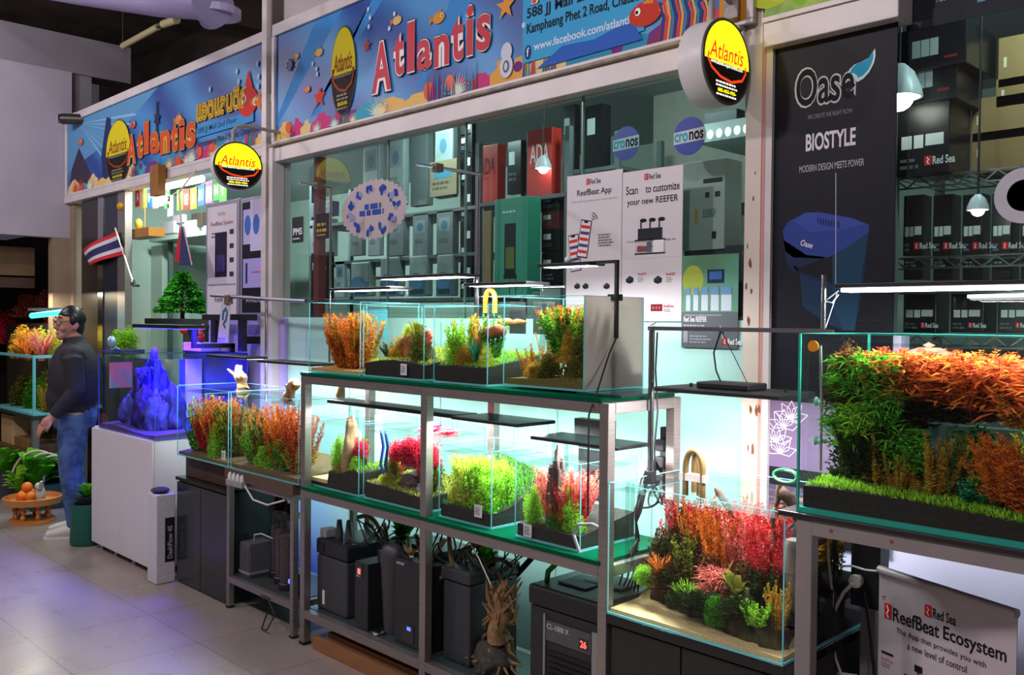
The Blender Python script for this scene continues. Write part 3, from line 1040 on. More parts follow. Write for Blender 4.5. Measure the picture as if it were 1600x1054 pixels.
F([(1300, 400), (1358, 355), (1345, 440), (1336, 516), (1318, 516), (1302, 480)], '1f3f58', 4)
F([(1223, 366), (1226, 392), (1240, 402), (1290, 404), (1305, 390), (1290, 402), (1250, 418), (1230, 412)], '24304e', 4)
F([(1223, 360), (1232, 346), (1258, 332), (1280, 331), (1330, 340), (1357, 350), (1358, 362), (1320, 388), (1295, 402), (1260, 398), (1225, 375)], '33458f', 5)
F([(1240, 345), (1258, 333), (1280, 332), (1330, 341), (1352, 350), (1310, 360), (1265, 362)], '3c50a0', 6)
for i in range(9):
    q = uv(1278 + i * 4, 344.5 + i * .8)
    A.rect(q[0], q[1] - .012, q[0] + .004, q[1] + .01, ink('161d3a'), 7)
q = uv(1250, 383)
A.text('Oase', q[0], q[1], .05, .022, ink('d9d7e0'), 7, .02, rot=-.3)
AL = Art((0, YS - .0186, 0))
rg = random.Random(5)
for (px, py) in ((1212, 690), (1224, 668), (1236, 655), (1219, 708)):
    u, v = (lambda q: (q.x, q.z))(at(px, py, YS - .0186))
    for k in range(5):
        a_ = .3 + k * .62
        tip = (u + .07 * math.cos(a_), v + .07 * math.sin(a_))
        n_ = Vector((-math.sin(a_), math.cos(a_))) * .018
        md = ((u + tip[0]) / 2, (v + tip[1]) / 2)
        AL.stroke([(u, v), (md[0] + n_.x, md[1] + n_.y), tip], .003, ink('d9c6d6'), 1).stroke([(u, v), (md[0] - n_.x, md[1] - n_.y), tip], .003, ink('d9c6d6'), 1)
AL.build('leaf_drawing', t)
A.build('print', t)
t, A, (x0, z0, x1, z1), uv = sheet('poster', 'black board high at the right above the stacked black boxes', 'poster', (1420, -120), (1640, 2), mat('black_poster'), Y=YS + .06)
u, v = uv(1463, 4)
A.text('MODERN DESIGN', u, v, uv(1520, 0)[0] - u, .024, ink('b0aeb8'), 2)
A.rect(*uv(1527, 4), uv(1540, 0)[0], uv(1540, 0)[1] + .012, ink('5f8fae'), 2)
A.build('print', t)

# the two blue round stickers, the lace sticker, small black stickers
for tl, br, lab, y in (((1053, 176), (1102, 249), 'bright blue round cronos sticker on the front of the glass', YP), ((958, 190), (999, 258), 'darker blue round cronos sticker left of the bright one', YS + .0105)):
    a, b_ = at(*tl, y), at(*br, y)
    cx, cz, r, rz = (a.x + b_.x) / 2, (at((tl[0] + br[0]) / 2, tl[1], y).z + at((tl[0] + br[0]) / 2, br[1], y).z) / 2, (b_.x - a.x) / 2, .095
    t = thing('round_sticker', lab, 'sticker', (cx, y, cz))
    MB(mat('sticker_blue', '0b2c96', .35)).lathe([(r, -.0015), (r, 0)], (cx, y, cz), 40, axis='y').build('disc', t)
    A = Art((0, y - .0018, 0))
    A.poly([(cx - r * .97, cz - .028), (cx + r * .97, cz - .022), (cx + r * .97, cz + .03), (cx - r * .97, cz + .022)], ink('b9c8d2'), 1)
    A.text('cro', cx - r * .92, cz - .02, r * .85, .036, ink('2f9fb8'), 2, .03).text('nos', cx + r * .0, cz - .018, r * .9, .036, ink('16181e'), 2, .03)
    A.build('print', t)
q = at(583, 327, YP)
t = thing('lace_sticker', 'large pale lace-edged sticker with dark blue flowers and lettering on the window', 'sticker', q)
n = 72
MB(mat('lace_pink', 'b5a8ac', .6)).prism([((.31 + .02 * (i % 2)) * math.cos(2 * PI * i / n), (.165 + .012 * (i % 2)) * math.sin(2 * PI * i / n)) for i in range(n)], q, (1, 0, 0), (0, 0, 1), (0, -1, 0), .0015).build('disc', t)
A = Art((0, YP - .0018, 0))
rg = random.Random(9)
for i in range(11):
    a = 2 * PI * i / 11
    for k in range(6):
        A.ell(q.x + (.23 + rg.uniform(-.03, .03)) * math.cos(a + rg.uniform(-.12, .12)), q.z + (.122 + rg.uniform(-.015, .02)) * math.sin(a + rg.uniform(-.12, .12)), .022, .014, ink(rg.choice(['1f3f96', '2a4aa0', '8f93b8'])), 1, 8, rot=rg.uniform(0, 3))
A.lines(q.x - .08, q.z + .034, .2, .03, 1, ink('2450a8'), 1, 7).lines(q.x - .13, q.z - .002, .28, .03, 1, ink('2450a8'), 1, 9)
A.build('print', t)
for tl, br, lab, txt, c in (((457, 340), (474, 378), 'small dark sticker with white letters at the left edge of the window', 'PMS', 'dfe3ee'), ((494, 335), (516, 372), 'small black sticker with yellow print beside the left boxes', 'NEO', 'b8a03a')):
    t, A, (x0, z0, x1, z1), uv = sheet('black_sticker', lab, 'sticker', tl, br, mat('sticker_black', '191c22', .4), th=.0015)
    (A.text(txt, x0 + .012, z0 + .05, x1 - x0 - .024, .045, ink(c), 2, .03) if txt == 'PMS' else A.lines(x0 + .012, z0 + .1, x1 - x0 - .03, .018, 2, ink(c), 2)).lines(x0 + .012, z0 + .03, x1 - x0 - .03, .008, 1, ink(c), 2)
    A.build('print', t)

# framed light posters on the left glass
YF = YS - .03
for tl, br, lab, m, k in (((322, 319), (373, 498), 'framed lilac poster with a tank picture at the left of the pair', POSTER, 0), ((376, 311), (427, 495), 'framed black poster with blue pack shots at the right of the pair', mat('black_poster'), 1)):
    a, b_ = at(*tl, YF), at(*br, YF)
    x0, x1, z1, z0 = a.x, b_.x, a.z, b_.z - .0
    t = thing('framed_poster', lab, 'poster', ((x0 + x1) / 2, YF, z0), 'framed posters left of the post')
    MB(mat('alu_frame', 'a8a2b8', .4, .5)).box(x0, x1, YF, YS - .001, z0, z1).build('frame', t, bevel=.003)
    MB(m).box(x0 + .03, x1 - .03, YF - .003, YF, z0 + .03, z1 - .03).build('sheet', t)
    A = Art((0, YF - .003, 0))
    w, h = x1 - x0, z1 - z0
    if k == 0:
        A.text('Red Sea', x0 + w * .4, z1 - .1, w * .2, .025, INKK, 1).text('ReefBeat System', x0 + w * .17, z1 - .18, w * .66, .04, ink('8a3a52'), 1, .015).lines(x0 + w * .2, z1 - .22, w * .6, .012, 2, ink('4a4a58'), 1)
        A.rect(x0 + w * .3, z0 + .3, x0 + w * .66, z0 + .62, ink('241f3a'), 1).rect(x0 + w * .34, z0 + .34, x0 + w * .6, z0 + .46, ink('43356a'), 2)
        for i in range(4):
            A.rect(x0 + w * .74, z0 + .3 + i * .1, x0 + w * .86, z0 + .335 + i * .1, ink('3a3450'), 1)
        A.rect(x0 + .04, z0 + .24, x1 - .04, z0 + .25, ink('8f88a8'), 1)
        A.text('ReefATO', x0 + w * .3, z0 + .12, w * .4, .04, INKK, 1)
    else:
        Wt = ink('cfcbe6')
        A.text('Red Sea', x0 + w * .42, z1 - .1, w * .2, .03, Wt, 1).text('Reefer Max', x0 + w * .12, z1 - .2, w * .76, .06, Wt, 1, .015).lines(x0 + w * .25, z1 - .23, w * .5, .01, 2, ink('6a6880'), 1)
        A.rect(x0 + w * .1, z0 + .5, x1 - w * .1, z0 + .74, ink('b8b2dc'), 1).rect(x0 + w * .32, z0 + .45, x1 - w * .3, z0 + .8, ink('c6c0e6'), 2)
        for u in (.24, .5, .77):
            A.ell(x0 + w * u, z0 + .63, .045, .07, ink('3f6fc0'), 3, 14)
        A.rect(x0 + w * .1, z0 + .2, x1 - w * .1, z0 + .4, ink('a8a0dc'), 1).rect(x0 + w * .36, z0 + .3, x1 - w * .12, z0 + .31, ink('c84a8a'), 2).rect(x0 + w * .18, z0 + .23, x0 + w * .24, z0 + .37, ink('2a2a5a'), 2)
        A.text('AVAILABLE', x0 + w * .2, z0 + .1, w * .6, .035, Wt, 1)
    A.build('print', t)


# ------------------------------------------------------------------ goods behind the glass
def goods(tl, br, Y, depth, m, label, group, prints=None, name='boxed_product', cat='box', bev=.003, floor=None):
    a, b_ = at(*tl, Y), at(*br, Y)
    x0, x1, z1, z0 = a.x, b_.x, a.z, b_.z
    k = b_.x / Y                            # the far right edge is what bounds the box from here
    depth = min(depth, .28 * (x1 - x0) / max(.05, -k))
    x1 = x1 + k * depth
    z0 = z0 if floor is None else floor
    t = thing(name, label, cat, ((x0 + x1) / 2, Y + depth / 2, z0), group)
    MB(m).box(x0, x1, Y, Y + depth, z0, z1).build('carton' if cat == 'box' else 'bag', t, bevel=bev)
    if prints:
        A = Art((0, Y - .0005, 0))
        prints(A, x0, z0, x1 - x0, z1 - z0)
        A.build('print', t)
    return t


BBOX = mat('black_carton', '16191b', .3, var=.3, scale=30)
GBOX = mat('grey_carton', '6f7a7c', .6, var=.12, scale=5)
PBOX = mat('pale_carton', '8f9c9c', .5, var=.15, scale=7)
WL = ink('c3ccca')
DL = ink('596469')


def barcode(u, v, du, dv, n=3):
    def f(A, x, z, w, h):
        for i in range(n):
            A.rect(x + w * (u + du * i / n), z + h * v, x + w * (u + du * (i + .92) / n), z + h * (v + dv), WL, 1)
    return f


def p_black(A, x, z, w, h):
    A.rect(x + w * .12, z + h * .55, x + w * .55, z + h * .8, WL, 1).lines(x + w * .1, z + h * .4, w * .7, h * .05, 2, DL, 1)


def p_pale(A, x, z, w, h):
    A.rect(x + w * .15, z + h * .55, x + w * .85, z + h * .85, ink('7f9096'), 1).ell(x + w * .5, z + h * .68, w * .2, h * .1, ink('4f6f86'), 2, 14).lines(x + w * .15, z + h * .4, w * .6, h * .02, 3, DL, 1)


def p_bag(A, x, z, w, h):
    A.rect(x, z, x + w, z + h * .42, ink('3f5f78'), 1).ell(x + w * .4, z + h * .36, w * .4, h * .22, ink('4a6f90'), 2, 14).rect(x + w * .1, z + h * .05, x + w * .85, z + h * .18, ink('2c3c3e'), 3)


SH = mat('shelf_grey', '566062', .6)


def shelf_unit(label, pxs, pys, Y, depth=.38):
    a, b_ = at(pxs[0], pys[0], Y), at(pxs[1], pys[0], Y)
    t = thing('display_shelf', label, 'shelf', ((a.x + b_.x) / 2, Y + depth / 2, 0))
    zt = 2.6
    for x in (a.x, b_.x):
        for y in (Y + .02, Y + depth - .02):
            MB(SH).box(x - .015, x + .015, y - .015, y + .015, 0, zt).build('post', t)
    for py in pys:
        z = at((pxs[0] + pxs[1]) / 2, py, Y).z
        MB(SH).box(a.x, b_.x, Y, Y + depth, z - .02, z).build('shelf_board', t)
    return t


Y1 = 3.62
shelf_unit('grey shelf unit behind the left half of the big window', (484, 752), (336, 402, 466), Y1)
row = [((567, 222), (601, 322), 'grey bagged pump hanging first from the left on the top row'), ((606, 214), (640, 318), 'grey bagged pump second on the top row, beside the dark gap'), ((679, 193), (717, 305), 'pale wrinkled bag at the right end of the top row')]
for tl, br, lab in row:
    goods(tl, br, Y1, .16, PBOX, lab, 'pale bags on the top row', p_pale, 'bagged_product', 'bag', .012)
goods((642, 205), (677, 318), Y1 + .1, .2, GBOX, 'dull grey carton set back between the pale bags', 'grey cartons in the window')
row = [((548, 345), (572, 398)), ((575, 340), (600, 398)), ((604, 337), (640, 398)), ((645, 335), (677, 398)), ((682, 330), (717, 398))]
for i, (tl, br) in enumerate(row):
    goods(tl, br, Y1, .2, GBOX if i != 1 else PBOX, ('first', 'second', 'third', 'fourth', 'fifth')[i] + ' grey carton from the left on the middle shelf behind the lace sticker', 'grey cartons on the middle shelf', p_pale)
row = [((548, 410), (588, 462)), ((594, 362 + 40), (634, 462)), ((639, 400), (677, 462)), ((682, 398), (717, 462))]
for i, (tl, br) in enumerate(row):
    goods(tl, br, Y1 - .01, .18, PBOX, ('first', 'second', 'third', 'fourth')[i] + ' white and blue bag from the left on the low shelf', 'white and blue bags on the low shelf', p_bag, 'bagged_product', 'bag', .01)
goods((486, 318), (530, 334), Y1, .2, mat('blue_carton', '4a5f78', .5), 'blue flat carton on the top shelf at the far left', 'cartons at the left of the window', p_pale)
goods((484, 345), (528, 398), Y1, .2, PBOX, 'pale carton on the middle shelf at the far left', 'cartons at the left of the window', p_pale)
goods((524, 408), (543, 464), Y1, .2, mat('carton_white_blue', '9fb0b8', .5), 'pale carton with dark picture beside the black NETLEA box', 'cartons at the left of the window', p_pale)
goods((486, 395), (522, 466), Y1 - .02, .2, mat('black_carton'), 'black NETLEA box with white lettering at the lower left', 'cartons at the left of the window', lambda A, x, z, w, h: A.text('NETLEA', x + w * .1, z + h * .62, w * .8, h * .17, ink('cfd3d6'), 1, .03).text('Activated', x + w * .2, z + h * .36, w * .55, h * .1, ink('aeb2b6'), 1).text('Peat', x + w * .3, z + h * .2, w * .35, h * .1, ink('aeb2b6'), 1))
goods((672, 254), (717, 302), Y1 - .02, .02, mat('tan_label', '84775f', .6), 'tan label card hanging on the pale wrinkled bag', None, lambda A, x, z, w, h: A.rect(x + w * .15, z + h * .5, x + w * .8, z + h * .7, ink('3f7f9a'), 1).lines(x + w * .1, z + h * .4, w * .8, h * .07, 2, ink('5a5244'), 1), 'label_card', 'card', .001)
# the column of small black boxes
for i in range(10):
    y0 = 182 + i * 28.5
    goods((719, y0), (744, y0 + 27), Y1 + .02, .22, BBOX, 'small black box number %s from the top in the tall column beside the pale bag' % ('one two three four five six seven eight nine ten'.split()[i]), 'small black boxes in a column', p_black if i % 2 else barcode(.6, .3, .3, .4, 1))
RED = mat('red_panel', 'b8281f', .45)


def p_ada(c):
    return lambda A, x, z, w, h: A.text('ADA', x + w * .12, z + h * .5, w * .76, h * .28, ink(c), 1, .01).lines(x + w * .2, z + h * .44, w * .5, h * .015, 1, ink('8a3a30'), 1)


goods((746, 230), (790, 314), 3.5, .25, RED, 'dull red ADA box, left of the pair of red boxes', 'red boxes in the window', p_ada('5a2320'))
goods((824, 205), (877, 302), 3.4, .25, RED, 'bright red ADA box with white letters and a lamp glare on it', 'red boxes in the window', p_ada('e8d8d4'))
goods((793, 222), (822, 300), 3.7, .2, BBOX, 'tall black box standing between the two red boxes', 'black boxes in the window', p_black)
goods((773, 312), (844, 462), 3.3, .2, mat('teal_carton', '2f8a72', .45), 'large teal box with a planted tank pictured on its front', None, lambda A, x, z, w, h: A.lines(x + w * .25, z + h * .87, w * .5, h * .02, 1, ink('b8d8c8'), 1).rect(x + w * .32, z + h * .22, x + w * .66, z + h * .74, ink('1d2a26'), 1).rect(x + w * .36, z + h * .28, x + w * .62, z + h * .5, ink('5f6a3a'), 2).rect(x + w * .3, z + h * .18, x + w * .7, z + h * .22, ink('222222'), 2).rect(x + w * .48, z + h * .02, x + w * .5, z + h * .18, ink('222222'), 2).rect(x + w * .66, z + h * .02, x + w * .68, z + h * .18, ink('222222'), 2))
goods((755, 330), (771, 462), 3.4, .15, mat('brown_carton', '7d6a4c', .7), 'narrow brown carton standing left of the teal box', None)
for i, (tl, br, lab) in enumerate((((846, 305), (884, 328), 'black box with pale print at the top of the pile right of the teal box'), ((846, 331), (884, 356), 'dark red box second in the pile right of the teal box'), ((846, 359), (884, 392), 'black box third in the pile right of the teal box'), ((846, 395), (884, 450), 'tall black box at the foot of the pile right of the teal box'))):
    goods(tl, br, 3.45, .2, mat('dark_red_carton', '5a2226', .5) if i == 1 else BBOX, lab, 'pile of small boxes by the teal box', p_black)
goods((880, 166), (906, 262), 3.75, .2, BBOX, 'tall black box left of two near the concrete beam', 'tall black boxes near the beam', p_black)
goods((908, 168), (954, 262), 3.7, .25, BBOX, 'wide black box right of two near the concrete beam', 'tall black boxes near the beam', barcode(.3, .55, .4, .25, 1))
goods((1067, 255), (1158, 387), 3.3, .42, mat('white_carton', 'a8b0a8', .6), 'white carton with black symbols standing above the slate poster', None, lambda A, x, z, w, h: A.rect(x + w * .5, z + h * .74, x + w * .95, z + h * .79, ink('33383a'), 1).rect(x + w * .55, z + h * .58, x + w * .65, z + h * .64, ink('33383a'), 1).rect(x + w * .78, z + h * .58, x + w * .9, z + h * .64, ink('33383a'), 1).rect(x + w * .3, z + h * .3, x + w * .38, z + h * .46, ink('b89a3a'), 1).lines(x + w * .5, z + h * .45, w * .4, h * .012, 4, DL, 1).rect(x + w * .72, z + h * .12, x + w * .82, z + h * .2, ink('222628'), 1))
shelf_unit('grey shelf unit carrying the red ADA boxes', (744, 884), (309,), 3.40, .4)
shelf_unit('grey shelf unit under the tall black boxes by the concrete beam', (880, 962), (263,), 3.66, .4)
qq = at(1067, 387, 3.3)
tag(MB(mat('riser_dark', '262c2e', .6)).box(qq.x, at(1160, 387, 3.3).x, 3.31, 3.7, 1.646, qq.z - .001).build('riser'), 'dark riser under the white carton, behind the slate poster', 'riser')
# supports for the goods that stand low against the sill
o = MB(SH).box(at(742, 470, 3.25).x, at(1160, 470, 3.25).x, 3.24, 4.15, 1.55, 1.645)
o.box(at(742, 470, 3.25).x, at(1160, 470, 3.25).x, 3.26, 4.1, 0, 1.55, mat('counter_dark', '3a4142', .6))
tag(o.build('display_counter'), 'grey counter behind the glass carrying the teal box and red boxes', 'counter')
o = thing('light_tray', 'white perforated light tray hanging at the top right of the big window', 'lamp', at(1130, 215, 3.6))
a, b_ = at(1098, 190, 3.5), at(1172, 236, 3.5)
MB(mat('tray_white', 'c6dcd8', .5)).box(a.x, b_.x + .15, 3.45, 3.95, 2.42, 2.5).build('tray', o)
g = MB(mat('tray_lit', 'd8f0ea', .5, emit=.9))
for i in range(9):
    g.ball((a.x + .03 + i * .045, 3.448, 2.45), (.016, .006, .02), 10, 6)
g.build('lit_cells', o)
MB(CHROME).tube([(a.x + .1, 3.7, 2.5), (a.x + .1, 3.7, 2.9)], .006).build('hanger', o)
goods((1100, 178), (1172, 200), 3.7, .2, mat('dark_carton', '2c3438', .5), 'dark box on top of the white light tray', None, floor=2.501)


def spot(px, py, Y, lab, s=1.0, on=6):
    q = at(px, py, Y)
    t = thing('spot_lamp', lab, 'lamp', q, 'spot lamps in the shop')
    MB(mat('spot_white', 'c4ccd2', .35)).lathe([(.02 * s, .09 * s), (.05 * s, .06 * s), (.075 * s, 0), (.08 * s, -.03 * s), (.072 * s, -.03 * s), (.05 * s, .03 * s)], q, 20).build('shade', t, smooth=True)
    MB(mat('spot_lit', 'fff8ec', .4, emit=on)).ball((q.x, q.y, q.z - .028 * s), .05 * s, 12, 8).build('bulb', t, smooth=True)
    MB(CABLE).tube([(q.x, q.y, q.z + .08 * s), (q.x, q.y, 2.9)], .004).build('cord', t)


spot(1405, 140, 3.3, 'white spot lamp shining beside the tall black poster', 1.0, 7)
spot(1528, 322, 3.32, 'small lit spot lamp over the low black boxes at the right', .45, 4)
spot(849, 258, 3.36, 'lit spot lamp hanging in front of the bright red box', .55, 9)
t = thing('downlight', 'round lit downlight in the shop ceiling above the red boxes', 'lamp', at(840, 198, 4.0))
q = at(846, 196, 4.6)
MB(mat('spot_white')).lathe([(.06, .0), (.075, -.01), (.055, -.012)], (q.x, 4.6, 2.9), 24).build('ring', t, smooth=True)
MB(mat('spot_lit')).lathe([(.05, -.0125), (.05, -.014)], (q.x, 4.6, 2.9), 20).build('lens', t)

# right-hand window: wire rack with black boxes
Y2 = 3.5
WIRE = mat('chrome_wire', '9aa0a0', .25, .9)
t = thing('wire_rack', 'chrome wire rack of black boxes behind the right window', 'rack', (-.6, Y2 + .2, 0))
xa, xb = at(1402, 300, Y2).x, .25
for x in (xa, xb):
    for y in (Y2 - .03, Y2 + .42):
        MB(mat('grey_post', '8d8f92', .4)).box(x - .016, x + .016, y - .012, y + .012, 0, 2.75).build('post', t)
for py in (270, 398, 437, 520, 640):
    z = at(1460, py, Y2 - .02).z - .012
    k = MB(WIRE).box(xa, xb, Y2 - .02, Y2 - .012, z, z + .006).box(xa, xb, Y2 - .02, Y2 - .012, z - .04, z - .034).box(xa, xb, Y2 + .4, Y2 + .408, z, z + .006)
    n = int((xb - xa) / .045)
    for i in range(n):
        x = xa + (xb - xa) * i / n
        k.obox((x + .022, Y2 - .016, z - .017), (.0025, .0025, .028), Matrix.Rotation(.9 if i % 2 else -.9, 3, 'Y'))
        k.box(x, x + .004, Y2 - .012, Y2 + .4, z + .002, z + .006)
    k.build('wire_shelf', t)


def p_redsea(A, x, z, w, h):
    A.rect(x + w * .1, z + h * .32, x + w * .3, z + h * .48, WL, 1).rect(x + w * .34, z + h * .32, x + w * .52, z + h * .48, WL, 1).rect(x + w * .56, z + h * .34, x + w * .9, z + h * .48, WL, 1)
    red_sea(A, x + w * .55, z + h * .1, h * .1, 1, 'c9d0d0')
    A.lines(x + w * .08, z + h * .2, w * .4, h * .04, 2, DL, 1)


def p_two(A, x, z, w, h):
    barcode(.25, .3, .38, .4)(A, x, z, w, h)
    A.rect(x + w * .7, z + h * .18, x + w * .88, z + h * .24, ink('8a2a2a'), 1)


goods((1399, 52), (1556, 88), 3.4, .3, BBOX, 'glossy black box with white barcode, topmost of the stack beside the tall poster', 'big black boxes in the right window', p_two)
goods((1399, 92), (1535, 146), 3.42, .28, BBOX, 'glossy black box with barcode, second down beside the tall poster', 'big black boxes in the right window', p_two)
goods((1402, 150), (1516, 264), 3.44, .3, BBOX, 'large glossy black box with lamp glare standing on the wire rack top', 'big black boxes in the right window', p_redsea)
KB = mat('kraft_carton', '8a6a42', .75, var=.12, scale=4)
for tl, br, lab in (((1560, 60), (1660, 122), 'brown carton topmost at the right edge'), ((1556, 124), (1660, 154), 'flat brown carton second from top at the right edge'), ((1518, 156), (1660, 206), 'brown carton above the lowest one at the right edge'), ((1518, 208), (1660, 258), 'brown carton resting on the wire rack at the right edge')):
    goods(tl, br, 3.66, .3, KB, lab, 'brown cartons at the right edge', lambda A, x, z, w, h: A.rect(x + .02, z + h * .4, x + .03, z + h * .6, ink('c8b89a'), 1))
names = 'first second third fourth fifth'.split()
for i in range(5):
    a = 1412 + i * 46
    goods((a, 306 - i * 1), (a + 43, 398), Y2, .28, BBOX, names[i] + ' tall black box from the chrome post on the second rack shelf', 'black boxes on the second rack shelf', p_redsea)
for i in range(5):
    a = 1412 + i * 46
    goods((a, 404), (a + 42, 436), Y2, .28, BBOX, names[i] + ' low black box from the chrome post on the third rack shelf', 'low black boxes on the third rack shelf', lambda A, x, z, w, h: A.lines(x + w * .1, z + h * .85, w * .6, h * .08, 2, ink('8a9a94'), 1))
for i in range(3):
    a = 1412 + i * 74
    goods((a, 446), (a + 71, 520), Y2, .28, BBOX, names[i] + ' wide black box with white labels on the lowest rack shelf', 'wide labelled black boxes on the lowest shelf', p_redsea)
for i in range(3):
    a = 1412 + i * 90
    goods((a, 545), (a + 86, 640), Y2, .28, BBOX, names[i] + ' big black box from the left seen dimly through the right-hand tank', 'big black boxes behind the right-hand tank', p_redsea)
q = at(1600, 305, YP + .03)
t = thing('ring_decal', 'white ring decal with a dark red centre at the right edge of the window', 'sticker', q)
MB(mat('ring_white', 'b8bac6', .4)).lathe([(.06, -.001), (.088, -.001), (.088, .0), (.06, .0)], q, 32, axis='y').build('ring', t)
MB(mat('ring_red', '9a3444', .5)).lathe([(.05, -.001), (.05, .0)], q, 24, axis='y').build('centre', t)
o = MB(mat('slim_tube', 'e6fff6', .4, emit=2.2)).tube([at(1512, 463, 3.3), at(1660, 459, 3.3)], .006, 8).build('tube_light')
tag(o, 'thin lit tube lamp low behind the right window', 'lamp')
# ------------------------------------------------------------------ racks, stands and cabinets
YR0, YR1 = 2.432, 2.86
ST = .04


def bars(m, x0, x1, y0, y1, z0, z1, mid=()):
    """front, back and end rails of one level of a rack"""
    out = []
    e = [x0 + ST] + [v for x in mid for v in (x, x + ST)] + [x1 - ST]
    for a, b in zip(e[::2], e[1::2]):
        out += [MB(m).box(a, b, y0, y0 + ST, z0, z1), MB(m).box(a, b, y1 - ST, y1, z0, z1)]
    for x in (x0, x1 - ST) + mid:
        out.append(MB(m).box(x, x + ST, y0 + ST, y1 - ST, z0, z1))
    return out


GREEN = mat('green_mat', '0e5a44', .35, spec=.7)
t = thing('steel_rack', 'long brushed steel tank rack of three levels in front of the big window', 'rack', (-3.0, 2.65, 0))
XR0, XR1, XRM = -3.972, -2.0, -3.025
for x in (XR0, XRM, XR1 - ST):
    for y in (YR0, YR1 - ST):
        f = MB(STEEL).box(x, x + ST, y, y + ST, .012, 1.342).build('post', t, bevel=.003)
        MB(BLACKM).box(x - .002, x + ST + .002, y - .002, y + ST + .002, 0, .014).build('foot', f)
for z in (1.302, .735, .135):
    for k in bars(STEEL, XR0, XR1, YR0, YR1, z, z + ST, (XRM,)):
        k.build('rail', t, bevel=.002)
for z in (1.342, .775):
    MB(EDGEG).box(XR0 + .002, XR1 - .03, YR0 - .004, YR1, z + .0005, z + .0145).build('glass_shelf', t)
MB(mat('dark_green_shelf', '3a4a4a', .2)).box(XR0 + .04, XR1 - .04, YR0 + .04, YR1 - .04, .165, .178).build('glass_shelf', t)
MB(mat('clear_strip', '20423a', .15)).box(XR1 - .2, XR1 + .006, YR0 + .06, YR1 - .01, 1.3575, 1.365).build('shelf_mat', t)

t = thing('steel_rack', 'small low steel rack with filter cylinders, left of the long rack', 'rack', (-4.4, 2.65, 0))
for x in (-4.755, -4.08):
    for y in (2.44, 2.80):
        f = MB(STEEL).box(x, x + .032, y, y + .032, .01, .734).build('post', t, bevel=.002)
        MB(BLACKM).box(x - .002, x + .034, y - .002, y + .034, 0, .012).build('foot', f)
for z in (.70, .145):
    for b in ((-4.723, -4.08, 2.44, 2.472), (-4.723, -4.08, 2.80, 2.832), (-4.755, -4.723, 2.472, 2.8), (-4.08, -4.048, 2.472, 2.8)):
        MB(STEEL).box(*b, z - .0005, z + .0335).build('rail', t, bevel=.002)
MB(mat('shelf_dark', '3c3f40', .3)).box(-4.72, -4.08, 2.47, 2.8, .172, .182).build('shelf', t)
MB(mat('brown_board', '5a4636', .6, var=.2, scale=6)).box(-4.74, -4.02, 2.42, 2.85, .734, .7895).build('top_board', t)

# white aquarium cabinet
t = thing('aquarium_cabinet', 'tall white two-door cabinet under the blue-lit reef tank', 'cabinet', (-6.15, 2.7, 0))
MB(WHITEL).box(-6.64, -5.625, 2.405, 3.04, .04, .855).build('body', t, bevel=.003)
for x0, x1 in ((-6.64, -6.137), (-6.132, -5.63)):
    MB(WHITEL).box(x0, x1, 2.388, 2.404, .045, .845).build('door', t, bevel=.002)
for x in (-6.55, -6.3, -6.0, -5.72):
    MB(CHROME).lathe([(.022, 0), (.022, .012), (.012, .014), (.012, .04)], (x, 2.43, 0), 12).build('foot', t)
    MB(CHROME).lathe([(.022, 0), (.022, .012), (.012, .014), (.012, .04)], (x, 2.98, 0), 12).build('foot', t)

# black cabinet beside it
t = thing('aquarium_cabinet', 'glossy dark grey two-door cabinet between the white cabinet and the small rack', 'cabinet', (-5.1, 2.65, 0))
DG = mat('dark_gloss_cabinet', '2c2e30', .18)
MB(DG).box(-5.42, -4.785, 2.47, 2.9, .0, .63).build('body', t)
for x0, x1 in ((-5.42, -5.106), (-5.1, -4.785)):
    MB(DG).box(x0, x1, 2.455, 2.4695, .01, .62).build('door', t, bevel=.002)
MB(BLACKG).box(-5.43, -4.78, 2.45, 2.91, .63, .65).build('top', t)
o = tag(MB(mat('brown_block', '4a352a', .6, var=.3, scale=5)).box(-5.40, -4.73, 2.50, 2.9, .651, .789).build('riser_block', bevel=.004), 'dark brown riser block between the grey cabinet and the left planted tank', 'riser')

# black stand of the big tank
t = thing('aquarium_stand', 'black cabinet stand under the large tank with the sandy front', 'cabinet', (-1.66, 2.7, 0))
MB(BLACKM).box(-1.985, -1.33, 2.46, 2.97, 0, .585).build('body', t)
for x0, x1 in ((-1.985, -1.70), (-1.695, -1.33)):
    MB(mat('black_satin', '1d1d20', .4)).box(x0, x1, 2.444, 2.459, .01, .575).build('door', t, bevel=.002)
MB(BLACKG).box(-1.998, -1.325, 2.428, 2.975, .585, .617).build('top', t, bevel=.002)

# grey frame stand at the right
STG = mat('grey_painted_frame', '8d8484', .5, var=.1, scale=5)
t = thing('frame_stand', 'grey steel frame stand under the right-hand tank', 'stand', (-.75, 2.65, 0))
FX0, FX1, FY0, FY1 = -1.297, -.2, 2.432, 2.90
for x in (FX0, FX1 - .05):
    for y in (FY0, FY1 - .04):
        MB(STG).box(x, x + .05, y, y + .04, 0, 1.06).build('leg', t, bevel=.003)
for b in ((FX0 + .05, FX1 - .05, FY0, FY0 + .04, 1.018, 1.06), (FX0 + .05, FX1 - .05, FY1 - .04, FY1, 1.018, 1.06), (FX0, FX0 + .05, FY0 + .04, FY1 - .04, 1.018, 1.06), (FX1 - .05, FX1, FY0 + .04, FY1 - .04, 1.018, 1.06), (FX0, FX0 + .05, FY0 + .04, FY1 - .04, .2, .24)):
    MB(STG).box(*b).build('rail', t)
MB(mat('dark_board', '2b2528', .3)).box(-1.352, -.15, 2.425, 2.93, 1.061, 1.077).build('top_board', t, bevel=.002)
for x in (-1.19, -1.02):
    MB(RUST).lathe([(.006, 0), (.004, .003)], (x, 2.4318, 1.04), 8, axis='y').build('bolt', t)

